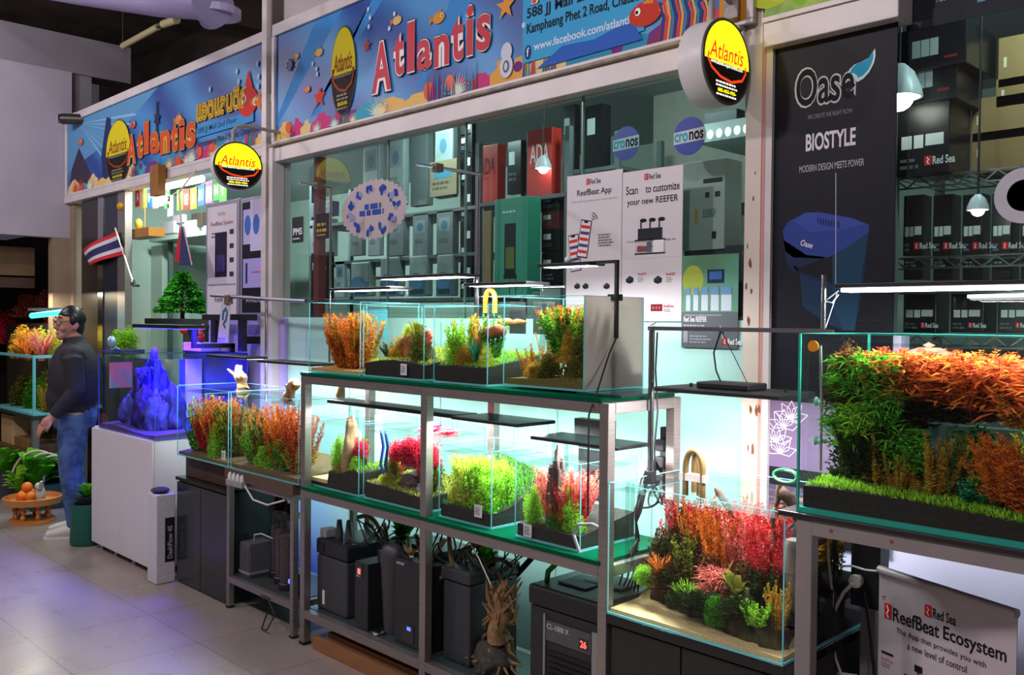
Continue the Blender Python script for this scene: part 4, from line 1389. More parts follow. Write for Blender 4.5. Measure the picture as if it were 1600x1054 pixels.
# ------------------------------------------------------------------ aquariums
TK = {}
SIL = mat('silicone', 'bfe9ee', .3)


def aquarium(key, label, x0, x1, y0, y1, z0, z1, wl=.03, back=None, right=None, left=None, th=.006, edge=None, name='aquarium', cat='aquarium'):
    edge = edge or EDGE
    t = thing(name, label, cat, ((x0 + x1) / 2, (y0 + y1) / 2, z0))
    zb = z0 + th * 1.2
    MB(edge).box(x0, x1, y0, y1, z0, zb).build('base_pane', t)
    MB(GLASS).box(x0 + th, x1 - th, y0, y0 + th, zb, z1).build('front_pane', t)
    MB(back or GLASS).box(x0 + th, x1 - th, y1 - th, y1, zb, z1).build('back_pane', t)
    MB(left or GLASS).box(x0, x0 + th, y0 + th, y1 - th, zb, z1).build('side_pane', t)
    MB(right or GLASS).box(x1 - th, x1, y0 + th, y1 - th, zb, z1).build('side_pane', t)
    k = MB(edge)
    w = th * .55
    for x in (x0, x1 - w):
        for y in (y0, y1 - w):
            k.box(x, x + w, y, y + w, zb, z1)
    k.box(x0 + w, x1 - w, y0 + .0005, y0 + .003, z1 - .0005, z1 + .0015).box(x0 + w, x1 - w, y1 - .003, y1 - .0005, z1 - .0005, z1 + .0015)
    k.box(x0 + .0005, x0 + .003, y0 + w, y1 - w, z1 - .0005, z1 + .0015).box(x1 - .003, x1 - .0005, y0 + w, y1 - w, z1 - .0005, z1 + .0015)
    k.build('glass_edge', t)
    MB(WATER).box(x0 + th + .001, x1 - th - .001, y0 + th + .001, y1 - th - .001, z1 - wl - .003, z1 - wl).build('water', t)
    TK[key] = dict(o=t, x0=x0 + th + .002, x1=x1 - th - .002, y0=y0 + th + .002, y1=y1 - th - .002, z0=zb + .0005, z1=z1, wl=z1 - wl, h=lambda a, b: 0.)
    return t


SF = 2.48                                    # front glass of the tanks on the long rack
aquarium('T1', 'upper row tank full of orange bushes, leftmost on the long rack', -3.976, -3.535, SF, 2.83, 1.3575, 1.702)
aquarium('T2', 'upper row tank with a low rockscape and dark soil, second from the left', -3.512, -3.064, SF, 2.83, 1.3575, 1.685)
aquarium('T3', 'upper row tank with an orange driftwood log, third from the left', -2.999, -2.663, SF, 2.83, 1.3575, 1.685)
WPAN = leafmat('white_acrylic', ['d9d2cc', 'd9d2cc'], .6)
aquarium('T4', 'upper row tank with a white right-hand side panel and green bushes', -2.594, -2.172, SF + .02, 2.85, 1.3665, 1.715, right=WPAN)
aquarium('T5', 'lower row tank with a blue pipe and pale stone, leftmost on the long rack', -3.968, -3.54, SF, 2.83, .7905, 1.14)
aquarium('T6', 'lower row tank with a crimson tree-like bush over yellow sand', -3.505, -3.045, SF, 2.83, .7905, 1.135)
aquarium('T7', 'lower row tank filled with bright yellow-green plants', -2.958, -2.632, SF, 2.80, .7905, 1.10)
aquarium('T8', 'small lower row tank with a dark stone among pink plants, rightmost on the long rack', -2.49, -2.155, SF - .01, 2.80, .7905, 1.108)
aquarium('L1', 'left middle tank of mixed orange and green plants, beside the reef tank', -5.365, -4.718, 2.43, 2.85, .79, 1.212)
aquarium('L2', 'middle tank with a steep orange bush on the small rack', -4.69, -3.985, 2.43, 2.85, .79, 1.215)
aquarium('BG', 'large open tank with sandy front and red jungle, right of the long rack', -1.996, -1.332, 2.432, 2.968, .6175, 1.068, wl=.022, edge=edgemat('glass_edge_bright', '9ff0f6', .65))
aquarium('RT', 'big right-hand tank with a green lawn and red hanging plants', -1.302, -.22, 2.44, 2.90, 1.0775, 1.592, wl=.03, th=.012, edge=edgemat('glass_edge_teal', '3fb8a4', .7))
aquarium('RF', 'blue-lit reef tank with corals on the white cabinet', -6.545, -5.615, 2.40, 3.03, .8555, 1.388, wl=.03, back=mat('reef_back', '20245a', .4), edge=edgemat('reef_edge', '6a70e0', .6))
# low glass box standing in the white-sided tank
q = TK['T4']

# ------------------------------------------------------------------ lamps over the tanks
LH = mat('lamp_housing', '1a1a1d', .35)


def led_lamp(label, x0, x1, y0, y1, z, power, rim=None, legs=True, color=(1, 1, 1), th=.014, strip=None, m=LH, emit=LEDW, group='flat black lamps over the tanks'):
    t = thing('aquarium_lamp', label, 'lamp', ((x0 + x1) / 2, (y0 + y1) / 2, z), group)
    MB(m).box(x0, x1, y0, y1, z, z + th).build('housing', t, bevel=.003)
    MB(emit).box(x0 + .02, x1 - .02, y0 + .02, y1 - .02, z - .0012, z - .0005).build('led_panel', t)
    lamp('led_light', ((x0 + x1) / 2, (y0 + y1) / 2, z - .006), x1 - x0 - .05, power * 1.7, color, parent=t, sy=max(.02, y1 - y0 - .05))
    if legs:
        for x in (x0 + .03, x1 - .03):
            for y in (y0 + .01, y1 - .01):
                MB(MATS.get('clear_leg') or glassmat('clear_leg', (.85, .9, .92), 1, .1, 1.5)).tube([(x, y, z), (x, y, rim)], .0022, 6).build('leg', t)
    return t


led_lamp('long lit lamp over the leftmost upper tank', -3.98, -3.47, 2.60, 2.74, 1.765, 2.6, 1.703)
led_lamp('wide bright lamp highest over the second upper tank', -3.56, -2.98, 2.58, 2.73, 1.812, 2.8, 1.687)
led_lamp('lit lamp over the tank with the orange log', -2.95, -2.57, 2.60, 2.74, 1.768, 2.2, 1.687)
t = led_lamp('black bracket lamp clamped to the white side panel of the upper row', -2.53, -2.26, 2.62, 2.72, 1.835, 3.0, None, False, group='bracket lamp')
k = MB(BLACKM).box(-2.30, -2.163, 2.66, 2.674, 1.84, 1.852).box(-2.166, -2.154, 2.66, 2.674, 1.56, 1.852).box(-2.188, -2.146, 2.648, 2.686, 1.7, 1.724)
k.build('bracket_arm', t)
MB(mat('clear_knob', 'e9eef0', .1)).ball((-2.40, 2.66, 1.862), .014, 10, 7).build('knob', t)
MB(CABLE).tube([(-2.16, 2.667, 1.56), (-2.155, 2.62, 1.5), (-2.13, 2.55, 1.42), (-2.08, 2.46, 1.36), (-2.06, 2.40, 1.30), (-2.06, 2.4, .95)], .0035, 6).build('cord', t, smooth=True)
led_lamp('very long black lamp over the two left lower tanks', -3.95, -2.96, 2.57, 2.70, 1.198, 5.5, 1.142, th=.018)
led_lamp('black square lamp over the yellow-green tank', -2.93, -2.53, 2.52, 2.74, 1.203, 4.2, 1.102)
led_lamp('black lamp over the small tank with the dark stone, behind the right post', -2.47, -2.04, 2.53, 2.72, 1.163, 3.8, 1.11)
led_lamp('black slab lamp over the left middle tank', -5.30, -4.80, 2.58, 2.72, 1.385, 3.4, 1.215)
led_lamp('black slab lamp over the tank with the steep orange bush', -4.66, -4.08, 2.57, 2.73, 1.375, 4.6, 1.217)
t = thing('aquarium_lamp', 'black T-armed lamp glowing blue over the reef tank', 'lamp', (-6.0, 2.75, 1.5))
MB(LH).box(-6.42, -5.68, 2.58, 2.79, 1.55, 1.575).build('housing', t, bevel=.003)
MB(mat('led_deep_blue', '2a2aff', .5, emit=7)).box(-6.40, -5.70, 2.60, 2.77, 1.547, 1.5495).build('led_panel', t)
MB(LH).box(-5.80, -5.77, 2.72, 2.745, 1.45, 1.55).box(-5.80, -5.77, 2.72, 3.02, 1.42, 1.45).box(-5.80, -5.77, 2.99, 3.02, 1.389, 1.45).build('arm', t)
for x in (-6.2, -5.95, -5.72):
    lamp('reef_light', (x, 2.70, 1.54), .14, 11, (.05, .012, 1), parent=t, spread=2.4)

# pole and rail with the hanging black lamp
t = thing('lamp_gallows', 'chrome pole with a long horizontal rail rising from the left rim of the large tank', 'stand', (-1.985, 2.66, 1.07))
MB(CHROME).tube([(-1.99, 2.66, 1.05), (-1.99, 2.66, 1.60)], .011, 12).build('pole', t, smooth=True)
MB(CHROME).box(-2.003, -1.345, 2.652, 2.668, 1.592, 1.606).build('rail', t)
MB(BLACKM).box(-2.006, -1.974, 2.645, 2.675, 1.04, 1.085).build('clamp', t)
MB(mat('zip_tie', 'd8d8da', .4)).tube([(-1.70, 2.65, 1.61), (-1.70, 2.67, 1.585), (-1.69, 2.65, 1.57)], .003, 6).tube([(-1.985, 2.645, 1.61), (-1.96, 2.64, 1.62)], .003, 6).build('tie', t)
t = thing('aquarium_lamp', 'thin black floating lamp hung by wires over the large tank', 'lamp', (-1.66, 2.66, 1.38))
pr = [(-.235, -.12), (.235, -.12), (.24, .0), (.235, .12), (-.235, .12), (-.245, 0)]
MB(mat('black_paint', '1c1b1d', .5)).prism(pr, (-1.655, 2.66, 1.385), (1, 0, 0), (0, 1, 0), (0, 0, 1), .016).build('housing', t, bevel=.004)
MB(mat('black_paint')).box(-1.76, -1.56, 2.60, 2.72, 1.4015, 1.423).build('driver_box', t, bevel=.005)
MB(LEDW).box(-1.82, -1.49, 2.61, 2.72, 1.3838, 1.3845).build('led_panel', t)
lamp('led_light', (-1.655, 2.66, 1.376), .42, 11, (1, .95, .95), parent=t, sy=.18)
MB(CABLE).tube([(-1.70, 2.66, 1.604), (-1.73, 2.66, 1.52), (-1.72, 2.66, 1.46), (-1.70, 2.66, 1.42)], .003, 6).tube([(-1.70, 2.66, 1.592), (-1.60, 2.66, 1.425)], .0015, 5).build('wire', t, smooth=True)
for x in (-1.82, -1.46):
    MB(BLACKM).lathe([(.006, 1.4), (.006, 1.412)], (x, 2.66, 0), 8).build('stud', t)

# gallows poles standing behind the upper row
for px, py, qx, zb, lab in ((748, 272, 650, 1.358, 'thin chrome gallows pole and rail behind the tank with the orange log'), (517, 292, 468, 1.358, 'thin chrome gallows pole and rail behind the leftmost upper tank')):
    p = at(px, py, 2.846)
    yn = p.x / at(qx, py, 1).x
    t = thing('lamp_gallows', lab, 'stand', (p.x, 2.846, zb))
    MB(CHROME).tube([(p.x, 2.846, zb), (p.x, 2.846, p.z)], .008, 10).build('pole', t, smooth=True)
    MB(CHROME).tube([(p.x, 2.854, p.z), (p.x, yn, p.z)], .008, 10).build('rail', t, smooth=True)
    MB(mat('brown_clip', '6a5a50', .5)).box(p.x - .018, p.x + .018, yn + .1, yn + .14, p.z - .02, p.z + .016).build('clip', t)

# strip lamp of the right-hand tank
t = thing('aquarium_lamp', 'long thin bright strip lamp over the right-hand tank', 'lamp', (-.8, 2.65, 1.71))
MB(LH).box(-1.285, -.25, 2.62, 2.70, 1.728, 1.742).build('housing', t, bevel=.002)
MB(mat('strip_lit', 'fff8f2', .4, emit=12)).box(-1.262, -.26, 2.618, 2.68, 1.717, 1.7275).build('led_strip', t)
lamp('led_light', (-.74, 2.62, 1.712), 1.0, 16, (1, 1, .97), parent=t, sy=.07)
MB(CHROME).tube([(-1.332, 2.65, 1.598), (-1.332, 2.65, 1.77)], .008, 10).build('post', t, smooth=True)
MB(CHROME).box(-1.344, -1.30, 2.644, 2.656, 1.592, 1.604).build('post_clamp', t)
MB(mat('clear_string', 'cfd6d8', .3)).tube([(-1.285, 2.65, 1.722), (-1.31, 2.64, 1.70), (-1.325, 2.645, 1.69), (-1.30, 2.64, 1.685), (-1.285, 2.65, 1.71)], .002, 5).tube([(-1.29, 2.65, 1.715), (-1.325, 2.65, 1.61)], .0012, 5).tube([(-1.295, 2.65, 1.742), (-1.30, 2.65, 2.08)], .0012, 5).tube([(-.26, 2.65, 1.742), (-.26, 2.65, 2.4)], .0012, 5).build('string', t, smooth=True)
# ------------------------------------------------------------------ planting
LM = {
    'orange': ['6a2f12', 'b8501e', 'e0792e', 'f09a44', 'c8641f'],
    'redor': ['6a2016', 'b03a22', 'd0583a', 'd87a4e', '8a4022'],
    'red': ['7a1418', 'c42a2e', 'e04a44', 'd83a50', 'a02828'],
    'crimson': ['8a0f26', 'd01c44', 'f03a5e', 'ff5a72', 'b81838'],
    'pink': ['a83a36', 'd8605a', 'e88a78', 'f0a08a', 'b84a48'],
    'green': ['17400f', '2f7a1c', '4faa2a', '78cc3e', '256016'],
    'lime': ['3f7a14', '7ab82a', 'a8e040', 'c8f060', '62a022'],
    'yellow': ['8a8420', 'b8c034', 'd8e050', 'e8ea7a', 'a0a82c'],
    'olive': ['2a2c10', '545822', '7a7a2e', '98943c', '3e3e18'],
    'dark': ['10180c', '1f2f14', '2f421c', '3c4a26', '1a2010'],
    'gold': ['8a5a1a', 'c8882c', 'e0b04a', 'a8b03a', 'd0743a'],
    'teal': ['124a34', '1f7a54', '3aa878', '5ac894', '186044'],
    'brown': ['2a1c12', '4a3220', '6a4a2e', '7a5a38', '38281a'],
    'autumn': ['b8401c', 'e0702c', '6a8a2a', 'c8a038', '8a3018'],
}
for k_, v_ in LM.items():
    leafmat('leaf_' + k_, v_)


def leaves(P, D, L, W, rs, bend=.0):
    """n kite-shaped leaves from base P along D"""
    n = len(P)
    D = D / np.linalg.norm(D, axis=1, keepdims=True)
    rv = rs.normal(size=(n, 3))
    S = np.cross(D, rv)
    S /= np.maximum(np.linalg.norm(S, axis=1, keepdims=True), 1e-6)
    L = np.asarray(L).reshape(-1, 1) * np.ones((n, 1))
    W = np.asarray(W).reshape(-1, 1) * np.ones((n, 1))
    up = np.array([[0, 0, 1.]])
    v = np.stack([P, P + D * L * .5 + S * W + up * bend * L * .3, P + D * L, P + D * L * .5 - S * W + up * bend * L * .3], 1).reshape(-1, 3)
    f = np.arange(4 * n).reshape(-1, 4)
    return v, f


def plant_mesh(kind, seed):
    """Unit plant: about 1 tall and .7 across, standing on z = 0."""
    rs = np.random.RandomState(seed)
    V, F, base = [], [], 0

    def put(v, f):
        nonlocal base
        V.append(v)
        F.append(f + base)
        base += len(v)
    if kind in ('stem', 'fine', 'broad', 'pine'):
        ns, nn, kk, ll, ww, el = dict(stem=(24, 20, 4, .11, .02, .25), fine=(46, 24, 5, .085, .0085, .2), broad=(17, 14, 4, .14, .034, .15), pine=(17, 34, 6, .07, .008, .2))[kind]
        for s in range(ns):
            r, a = .3 * math.sqrt(rs.rand()), rs.rand() * 2 * PI
            b = np.array([r * .6 * math.cos(a), r * .6 * math.sin(a), 0])
            h = .62 + .38 * rs.rand() - r * .45
            e = b + np.array([r * 1.0 * math.cos(a) + rs.normal() * .07, r * 1.0 * math.sin(a) + rs.normal() * .07, h])
            t = np.linspace(.08, 1, nn)
            c = b[None] * (1 - t[:, None]) + e[None] * t[:, None]
            c = np.repeat(c, kk, 0)
            n = len(c)
            ang = rs.rand(n) * 2 * PI
            tt = np.repeat(t, kk)
            D = np.stack([np.cos(ang), np.sin(ang), el + tt * .6 + rs.normal(size=n) * .2], 1)
            put(*leaves(c, D, ll * (.75 + .4 * rs.rand(n)) * (1.1 - .45 * tt), ww * (.8 + .4 * rs.rand(n)), rs, -.3))
            # the stalk
            m = np.array([[.006, 0, 0], [-.006, .005, 0], [-.006, -.005, 0]])
            v = np.concatenate([b + m, e + m * .5])
            put(v, np.array([[0, 1, 4, 3], [1, 2, 5, 4], [2, 0, 3, 5]]))
    elif kind in ('moss', 'cloud'):
        n = 5200
        nb = 16
        cd = rs.normal(size=(nb, 3))
        cd[:, 2] = np.abs(cd[:, 2]) * .9
        cd /= np.linalg.norm(cd, axis=1, keepdims=True)
        cc = cd * (.25 + .6 * rs.rand(nb, 1))
        cr = .2 + .22 * rs.rand(nb)
        ib = rs.randint(0, nb, n)
        d = rs.normal(size=(n, 3))
        d /= np.linalg.norm(d, axis=1, keepdims=True)
        P = (cc[ib] + d * (cr[ib] * rs.rand(n) ** .4)[:, None]) * np.array([[.38, .38, 1.02]])
        P[:, 2] = np.maximum(P[:, 2], .01 * rs.rand(n))
        D = d * .8 + rs.normal(size=(n, 3)) * .6 + np.array([[0, 0, .35]])
        put(*leaves(P, D, .075 if kind == 'moss' else .06, .009 if kind == 'moss' else .014, rs))
    elif kind in ('blade', 'spiky', 'weep'):
        n, w = dict(blade=(60, .013), spiky=(64, .016), weep=(80, .010))[kind]
        for s in range(n):
            a = rs.rand() * 2 * PI
            le = .6 + .4 * rs.rand()
            out = dict(blade=.25, spiky=.55, weep=.9)[kind] * (.4 + .6 * rs.rand())
            dr = np.array([math.cos(a), math.sin(a), 0])
            sd = np.array([-math.sin(a), math.cos(a), 0])
            b = dr * .05 * rs.rand()
            k = 6
            vs = []
            for i in range(k):
                t = i / (k - 1)
                z = le * (t - .75 * out * t * t) if kind != 'weep' else .95 - le * .9 * t * t + .05 * t
                c = b + dr * out * .6 * t ** 1.3 + np.array([0, 0, z]) + sd * .03 * math.sin(t * 5 + s)
                ww = w * (1 - .85 * t ** 2) * (1 if t > 0 else .6)
                vs += [c + sd * ww, c - sd * ww]
            put(np.array(vs), np.array([[2 * i, 2 * i + 1, 2 * i + 3, 2 * i + 2] for i in range(k - 1)]))
    elif kind == 'rosette':
        for s in range(22):
            a = s * 2.4 + rs.rand() * .3
            dr = np.array([math.cos(a), math.sin(a), 0])
            sd = np.array([-math.sin(a), math.cos(a), 0])
            le = .42 * (.6 + .4 * rs.rand())
            zz = .15 + .8 * rs.rand()
            vs = []
            for i in range(6):
                t = i / 5
                c = dr * le * t + np.array([0, 0, zz * math.sin(t * 1.9)])
                ww = .1 * math.sin(PI * min(1, .12 + t * .9)) ** .8
                vs += [c + sd * ww, c - sd * ww]
            put(np.array(vs), np.array([[2 * i, 2 * i + 1, 2 * i + 3, 2 * i + 2] for i in range(5)]))
    elif kind == 'leafy':
        n = 520
        P = np.clip(rs.normal(size=(n, 3)), -1.5, 1.5) * np.array([[.15, .15, .22]]) + np.array([[0, 0, .42]])
        P[:, 2] = np.clip(P[:, 2], .02, .85)
        D = P * np.array([[2.2, 2.2, 0]]) + rs.normal(size=(n, 3)) * .45 + np.array([[-.25, 0, .35]])
        D /= np.linalg.norm(D, axis=1, keepdims=True)
        S = np.cross(D, rs.normal(size=(n, 3)))
        S /= np.linalg.norm(S, axis=1, keepdims=True)
        L = (.13 + .12 * rs.rand(n))[:, None]
        for t0, t1, w0, w1, d0, d1 in ((0, .5, .35, 1, 0, .0), (.5, 1, 1, .1, .0, -.28)):
            a, b = P + D * L * t0, P + D * L * t1
            a[:, 2] += L[:, 0] * d0
            b[:, 2] += L[:, 0] * d1
            put(np.stack([a - S * .013 * w0, a + S * .013 * w0, b + S * .013 * w1, b - S * .013 * w1], 1).reshape(-1, 3), np.arange(4 * n).reshape(-1, 4))
    elif kind == 'tuft':
        n = 900
        P = np.stack([rs.uniform(-.5, .5, n), rs.uniform(-.5, .5, n), np.zeros(n)], 1)
        D = rs.normal(size=(n, 3)) * .35 + np.array([[0, 0, 1]])
        put(*leaves(P, D, .5 + .5 * rs.rand(n), .035, rs))
    v = np.concatenate(V)
    f = np.concatenate(F)
    me = bpy.data.meshes.new(kind + '_plant')
    me.vertices.add(len(v))
    me.vertices.foreach_set('co', v.ravel())
    me.loops.add(f.size)
    me.loops.foreach_set('vertex_index', f.ravel().astype(np.int32))
    me.polygons.add(len(f))
    me.polygons.foreach_set('loop_start', np.arange(0, f.size, 4, dtype=np.int32))
    me.update(calc_edges=True)
    return me


PM = {}
NAMES = dict(stem='stem_plant', fine='feathery_plant', broad='broadleaf_plant', pine='needle_plant', moss='moss_clump', cloud='leafy_clump', blade='ribbon_plant', spiky='swordleaf_plant', weep='trailing_plant', rosette='rosette_plant', leafy='leafy_plant', tuft='grass_tuft')


def plant(kind, col, x, y, z, h, w, label, group=None, tilt=0, rz=None):
    v = random.randrange(2)
    k = (kind, v)
    if k not in PM:
        PM[k] = plant_mesh(kind, 3 + v * 17 + len(kind))
    kc = (kind, v, col)
    if kc not in PM:
        me = PM[k].copy()
        me.materials.clear()
        me.materials.append(MATS['leaf_' + col])
        PM[kc] = me
    o = bpy.data.objects.new(NAMES[kind], PM[kc])
    COL.objects.link(o)
    o.location = (x, y, z)
    o.scale = (w, w, h)
    o.rotation_euler = (tilt * random.uniform(-1, 1), tilt * random.uniform(-1, 1), random.uniform(0, 6.28) if rz is None else rz)
    return tag(o, label, 'plant', group)


SOIL = mat('dark_soil', '231c16', .9, var=.6, scale=160, c2='0d0a08')
SAND = mat('pale_sand', 'e0c08a', .9, var=.25, scale=240)
GRAVEL = mat('brown_gravel', '6e5230', .9, var=.5, scale=140)
YSAND = mat('mossy_sand', 'a08a1c', .9, var=.5, scale=60, c2='4a3f10')
PURP = mat('violet_sand', '5a4078', .9, var=.3, scale=150)


def bed(key, hf, m, label, name='substrate', n=26, m2=None, cond=None):
    """A bed of soil or sand that fills the tank's floor up to hf(fx, fy)."""
    q = TK[key]
    q['h'] = hf
    vs, fs = [], []
    ny = 10
    for j in range(ny + 1):
        for i in range(n + 1):
            fx, fy = i / n, j / ny
            vs.append((q['x0'] + (q['x1'] - q['x0']) * fx, q['y0'] + (q['y1'] - q['y0']) * fy, q['z0'] + max(.004, hf(fx, fy) + .003 * noise.noise(Vector((fx * 9, fy * 9, len(label)))))))
    W_ = n + 1
    for j in range(ny):
        for i in range(n):
            a = j * W_ + i
            fs.append((a, a + 1, a + W_ + 1, a + W_))
    b0 = len(vs)
    ring = [i for i in range(n + 1)] + [j * W_ + n for j in range(1, ny + 1)] + [ny * W_ + i for i in range(n - 1, -1, -1)] + [j * W_ for j in range(ny - 1, 0, -1)]
    for r in ring:
        vs.append((vs[r][0], vs[r][1], q['z0']))
    L = len(ring)
    for i in range(L):
        fs.append((ring[i], b0 + i, b0 + (i + 1) % L, ring[(i + 1) % L]))
    fs.append(tuple(range(b0 + L - 1, b0 - 1, -1)))
    b = MB(m)
    if m2:
        q2 = [(sum((vs[i][0] - q['x0']) for i in f) / len(f) / (q['x1'] - q['x0']), sum((vs[i][1] - q['y0']) for i in f) / len(f) / (q['y1'] - q['y0'])) for f in fs]
        b.add(vs, [f for f, p in zip(fs, q2) if not cond(*p)], m)
        b.add(vs, [f for f, p in zip(fs, q2) if cond(*p)], m2)
    else:
        b.add(vs, fs)
    o = b.build(name)
    return tag(o, label, 'soil', kind='stuff')


def carpet(key, col, label, n, hgt, region=(0, 1, 0, 1), seed=1, wid=.0016, cond=None):
    q = TK[key]
    rs = np.random.RandomState(seed)
    fx = rs.uniform(region[0], region[1], n)
    fy = rs.uniform(region[2], region[3], n)
    if cond:
        m = np.array([cond(a, b) for a, b in zip(fx, fy)])
        fx, fy = fx[m], fy[m]
        n = len(fx)
    x = q['x0'] + .004 + (q['x1'] - q['x0'] - .008) * fx
    y = q['y0'] + .004 + (q['y1'] - q['y0'] - .008) * fy
    z = np.array([q['z0'] + q['h'](a, b) for a, b in zip(fx, fy)])
    P = np.stack([x, y, z], 1)
    D = rs.normal(size=(n, 3)) * .45 + np.array([[0, 0, 1]])
    D[:, 2] = np.abs(D[:, 2])
    v, f = leaves(P, D, hgt * (.5 + .6 * rs.rand(n)), wid * (.7 + .6 * rs.rand(n)), rs)
    v[:, 0] = np.clip(v[:, 0], q['x0'], q['x1'])
    v[:, 1] = np.clip(v[:, 1], q['y0'], q['y1'])
    me = bpy.data.meshes.new('carpet_grass')
    me.from_pydata(v.tolist(), [], f.tolist())
    me.materials.append(MATS['leaf_' + col])
    o = bpy.data.objects.new('carpet_grass', me)
    COL.objects.link(o)
    return tag(o, label, 'grass', kind='stuff')


def T(key, rows):
    """rows: kind, colour, fx, fy, height, width, lift, label"""
    q = TK[key]
    for kind, col, fx, fy, h, w, lift, label in rows:
        small = key[0] in 'TL'
        fx, fy = (fx * .96 - .05, .02 + .45 * fy) if small else (fx - (.06 if key == 'BG' else .02), .03 + .55 * fy)
        x = q['x0'] + (q['x1'] - q['x0']) * fx
        y = q['y0'] + (q['y1'] - q['y0']) * fy
        w *= 1.3
        if lift >= .3 and key == 'RT':
            lift -= .09
        h = min(h * (1.6 if small else 1.35), max(.03, q['wl'] + .006 - q['z0'] - q['h'](fx, fy) - lift))
        r = {'fine': .47, 'stem': .47, 'leafy': .43, 'spiky': .42, 'blade': .4}.get(kind, .38) * w
        ry = r * .62
        x = min(max(x, q['x0'] + r), q['x1'] - r) if q['x1'] - q['x0'] > 2 * r else (q['x0'] + q['x1']) / 2
        y = min(max(y, q['y0'] + ry), q['y1'] - ry)
        o = plant(kind, col, x, y, q['z0'] + q['h'](fx, fy) + lift, h, w, label, rz=random.choice((0, PI)))
        o.scale.y = w * .62


WOOD = mat('bog_wood', '4a3220', .8, var=.5, scale=30, bump=.5)
WOODO = mat('orange_wood', 'b0602a', .75, var=.45, scale=18, bump=.5, stretch=(1, 1, 1))
STONE = mat('brown_stone', '54443a', .85, var=.45, scale=22, bump=.6)
STONEG = mat('mossy_stone', '4c4a26', .9, var=.5, scale=25, bump=.6, c2='241e14')
STONEP = mat('pale_stone', 'a8865e', .85, var=.35, scale=20, bump=.5)


def wood(pts, r0, r1, m, label, name='driftwood', seed=1, branches=(), cat='wood', n=9):
    """A gnarled branch along pts with side branches [(index, end, r)]"""
    rg = random.Random(seed)

    def gnarl(pts, ra, rb):
        out, rs = [], []
        P = [Vector(p) for p in pts]
        for i in range(len(P) - 1):
            for k in range(5):
                t = k / 5
                out.append(P[i].lerp(P[i + 1], t))
        out.append(P[-1])
        N = len(out)
        res = []
        for i, p in enumerate(out):
            t = i / (N - 1)
            r = ra + (rb - ra) * t
            res.append(p + Vector((rg.uniform(-1, 1), rg.uniform(-1, 1), rg.uniform(-1, 1))) * r * .28)
            rs.append(r * rg.uniform(.8, 1.2))
        rs[-1] *= .5
        return res, rs
    b = MB(m)
    b.tube(*gnarl(pts, r0, r1), n)
    for i, end, r in branches:
        s = Vector(pts[i])
        e = Vector(end)
        mid = s.lerp(e, .5) + Vector((rg.uniform(-.02, .02), rg.uniform(-.02, .02), rg.uniform(-.02, .02)))
        b.tube(*gnarl([s, mid, e], r, r * .35), 7)
    return tag(b.build(name, smooth=1.2), label, cat)


def rock(c, r, m, label, seed=1, name='stone', cat='stone', rough=.35, org=None):
    bm = bmesh.new()
    bmesh.ops.create_icosphere(bm, subdivisions=4, radius=1)
    for v in bm.verts:
        p = v.co.copy()
        k = 1 + rough * noise.noise(p * 1.6 + Vector((seed * 7.3, 0, 0))) + rough * .45 * noise.noise(p * 4.3 + Vector((0, seed * 3.1, 0))) + rough * .2 * noise.noise(p * 10)
        v.co = Vector((p.x * r[0] * k, p.y * r[1] * k, max(-.35 * r[2], p.z * r[2] * k)))
    zmin = min(v.co.z for v in bm.verts)
    me = bpy.data.meshes.new(name)
    for v in bm.verts:
        v.co.z -= zmin
    bm.to_mesh(me)
    bm.free()
    me.materials.append(m)
    me.polygons.foreach_set('use_smooth', [True] * len(me.polygons))
    o = bpy.data.objects.new(name, me)
    COL.objects.link(o)
    o.location = c
    return tag(o, label, cat)


def pos(key, fx, fy, lift=0):
    q = TK[key]
    return Vector((q['x0'] + (q['x1'] - q['x0']) * fx, q['y0'] + (q['y1'] - q['y0']) * fy, q['z0'] + q['h'](fx, fy) + lift))


def fishes(key, spots, col, label, s=.012, group=None):
    for fx, fy, z, rz in spots:
        p = pos(key, fx, fy)
        p.z = TK[key]['z0'] + z
        c, sn = math.cos(rz), math.sin(rz)
        b = MB(mat('fish_' + col, col, .3))
        b.ball((0, 0, 0), (s, s * .28, s * .42), 10, 7, fn=lambda v: (v[0], v[1], v[2] * (1 - .25 * v[0])))
        b.prism([(-s * .85, 0), (-s * 1.6, s * .45), (-s * 1.4, 0), (-s * 1.6, -s * .45)], (0, -.0005, 0), (1, 0, 0), (0, 0, 1), (0, 1, 0), .001)
        b.prism([(-s * .3, s * .35), (s * .2, s * .4), (-s * .4, s * .7)], (0, -.0005, 0), (1, 0, 0), (0, 0, 1), (0, 1, 0), .001)
        o = b.build('small_fish', org=(0, 0, 0), smooth=True)
        o.location = p
        o.rotation_euler = (0, 0, rz)
        tag(o, label, 'fish', group)


def pipe(pts, r, m, label, name='filter_pipe', cat='pipe', n=12):
    P = [Vector(p) for p in pts]
    return tag(MB(m).tube(P, r, n).build(name, smooth=True), label, cat)


def bow(a, b, h, n=10):
    """points of an upside-down U from a to b rising h"""
    a, b = Vector(a), Vector(b)
    return [a.lerp(b, (1 - math.cos(PI * i / n)) / 2) + Vector((0, 0, h * math.sin(PI * i / n))) for i in range(n + 1)]


CLEARP = glassmat('clear_pipe', (.74, .82, .82), 1.3, .05, 1.6)
ORANGEP = mat('orange_hose', 'e08a1c', .35)
GREENH = mat('green_hose', '2f8a2a', .35)
BROWNH = mat('brown_hose', '6e5a34', .35)

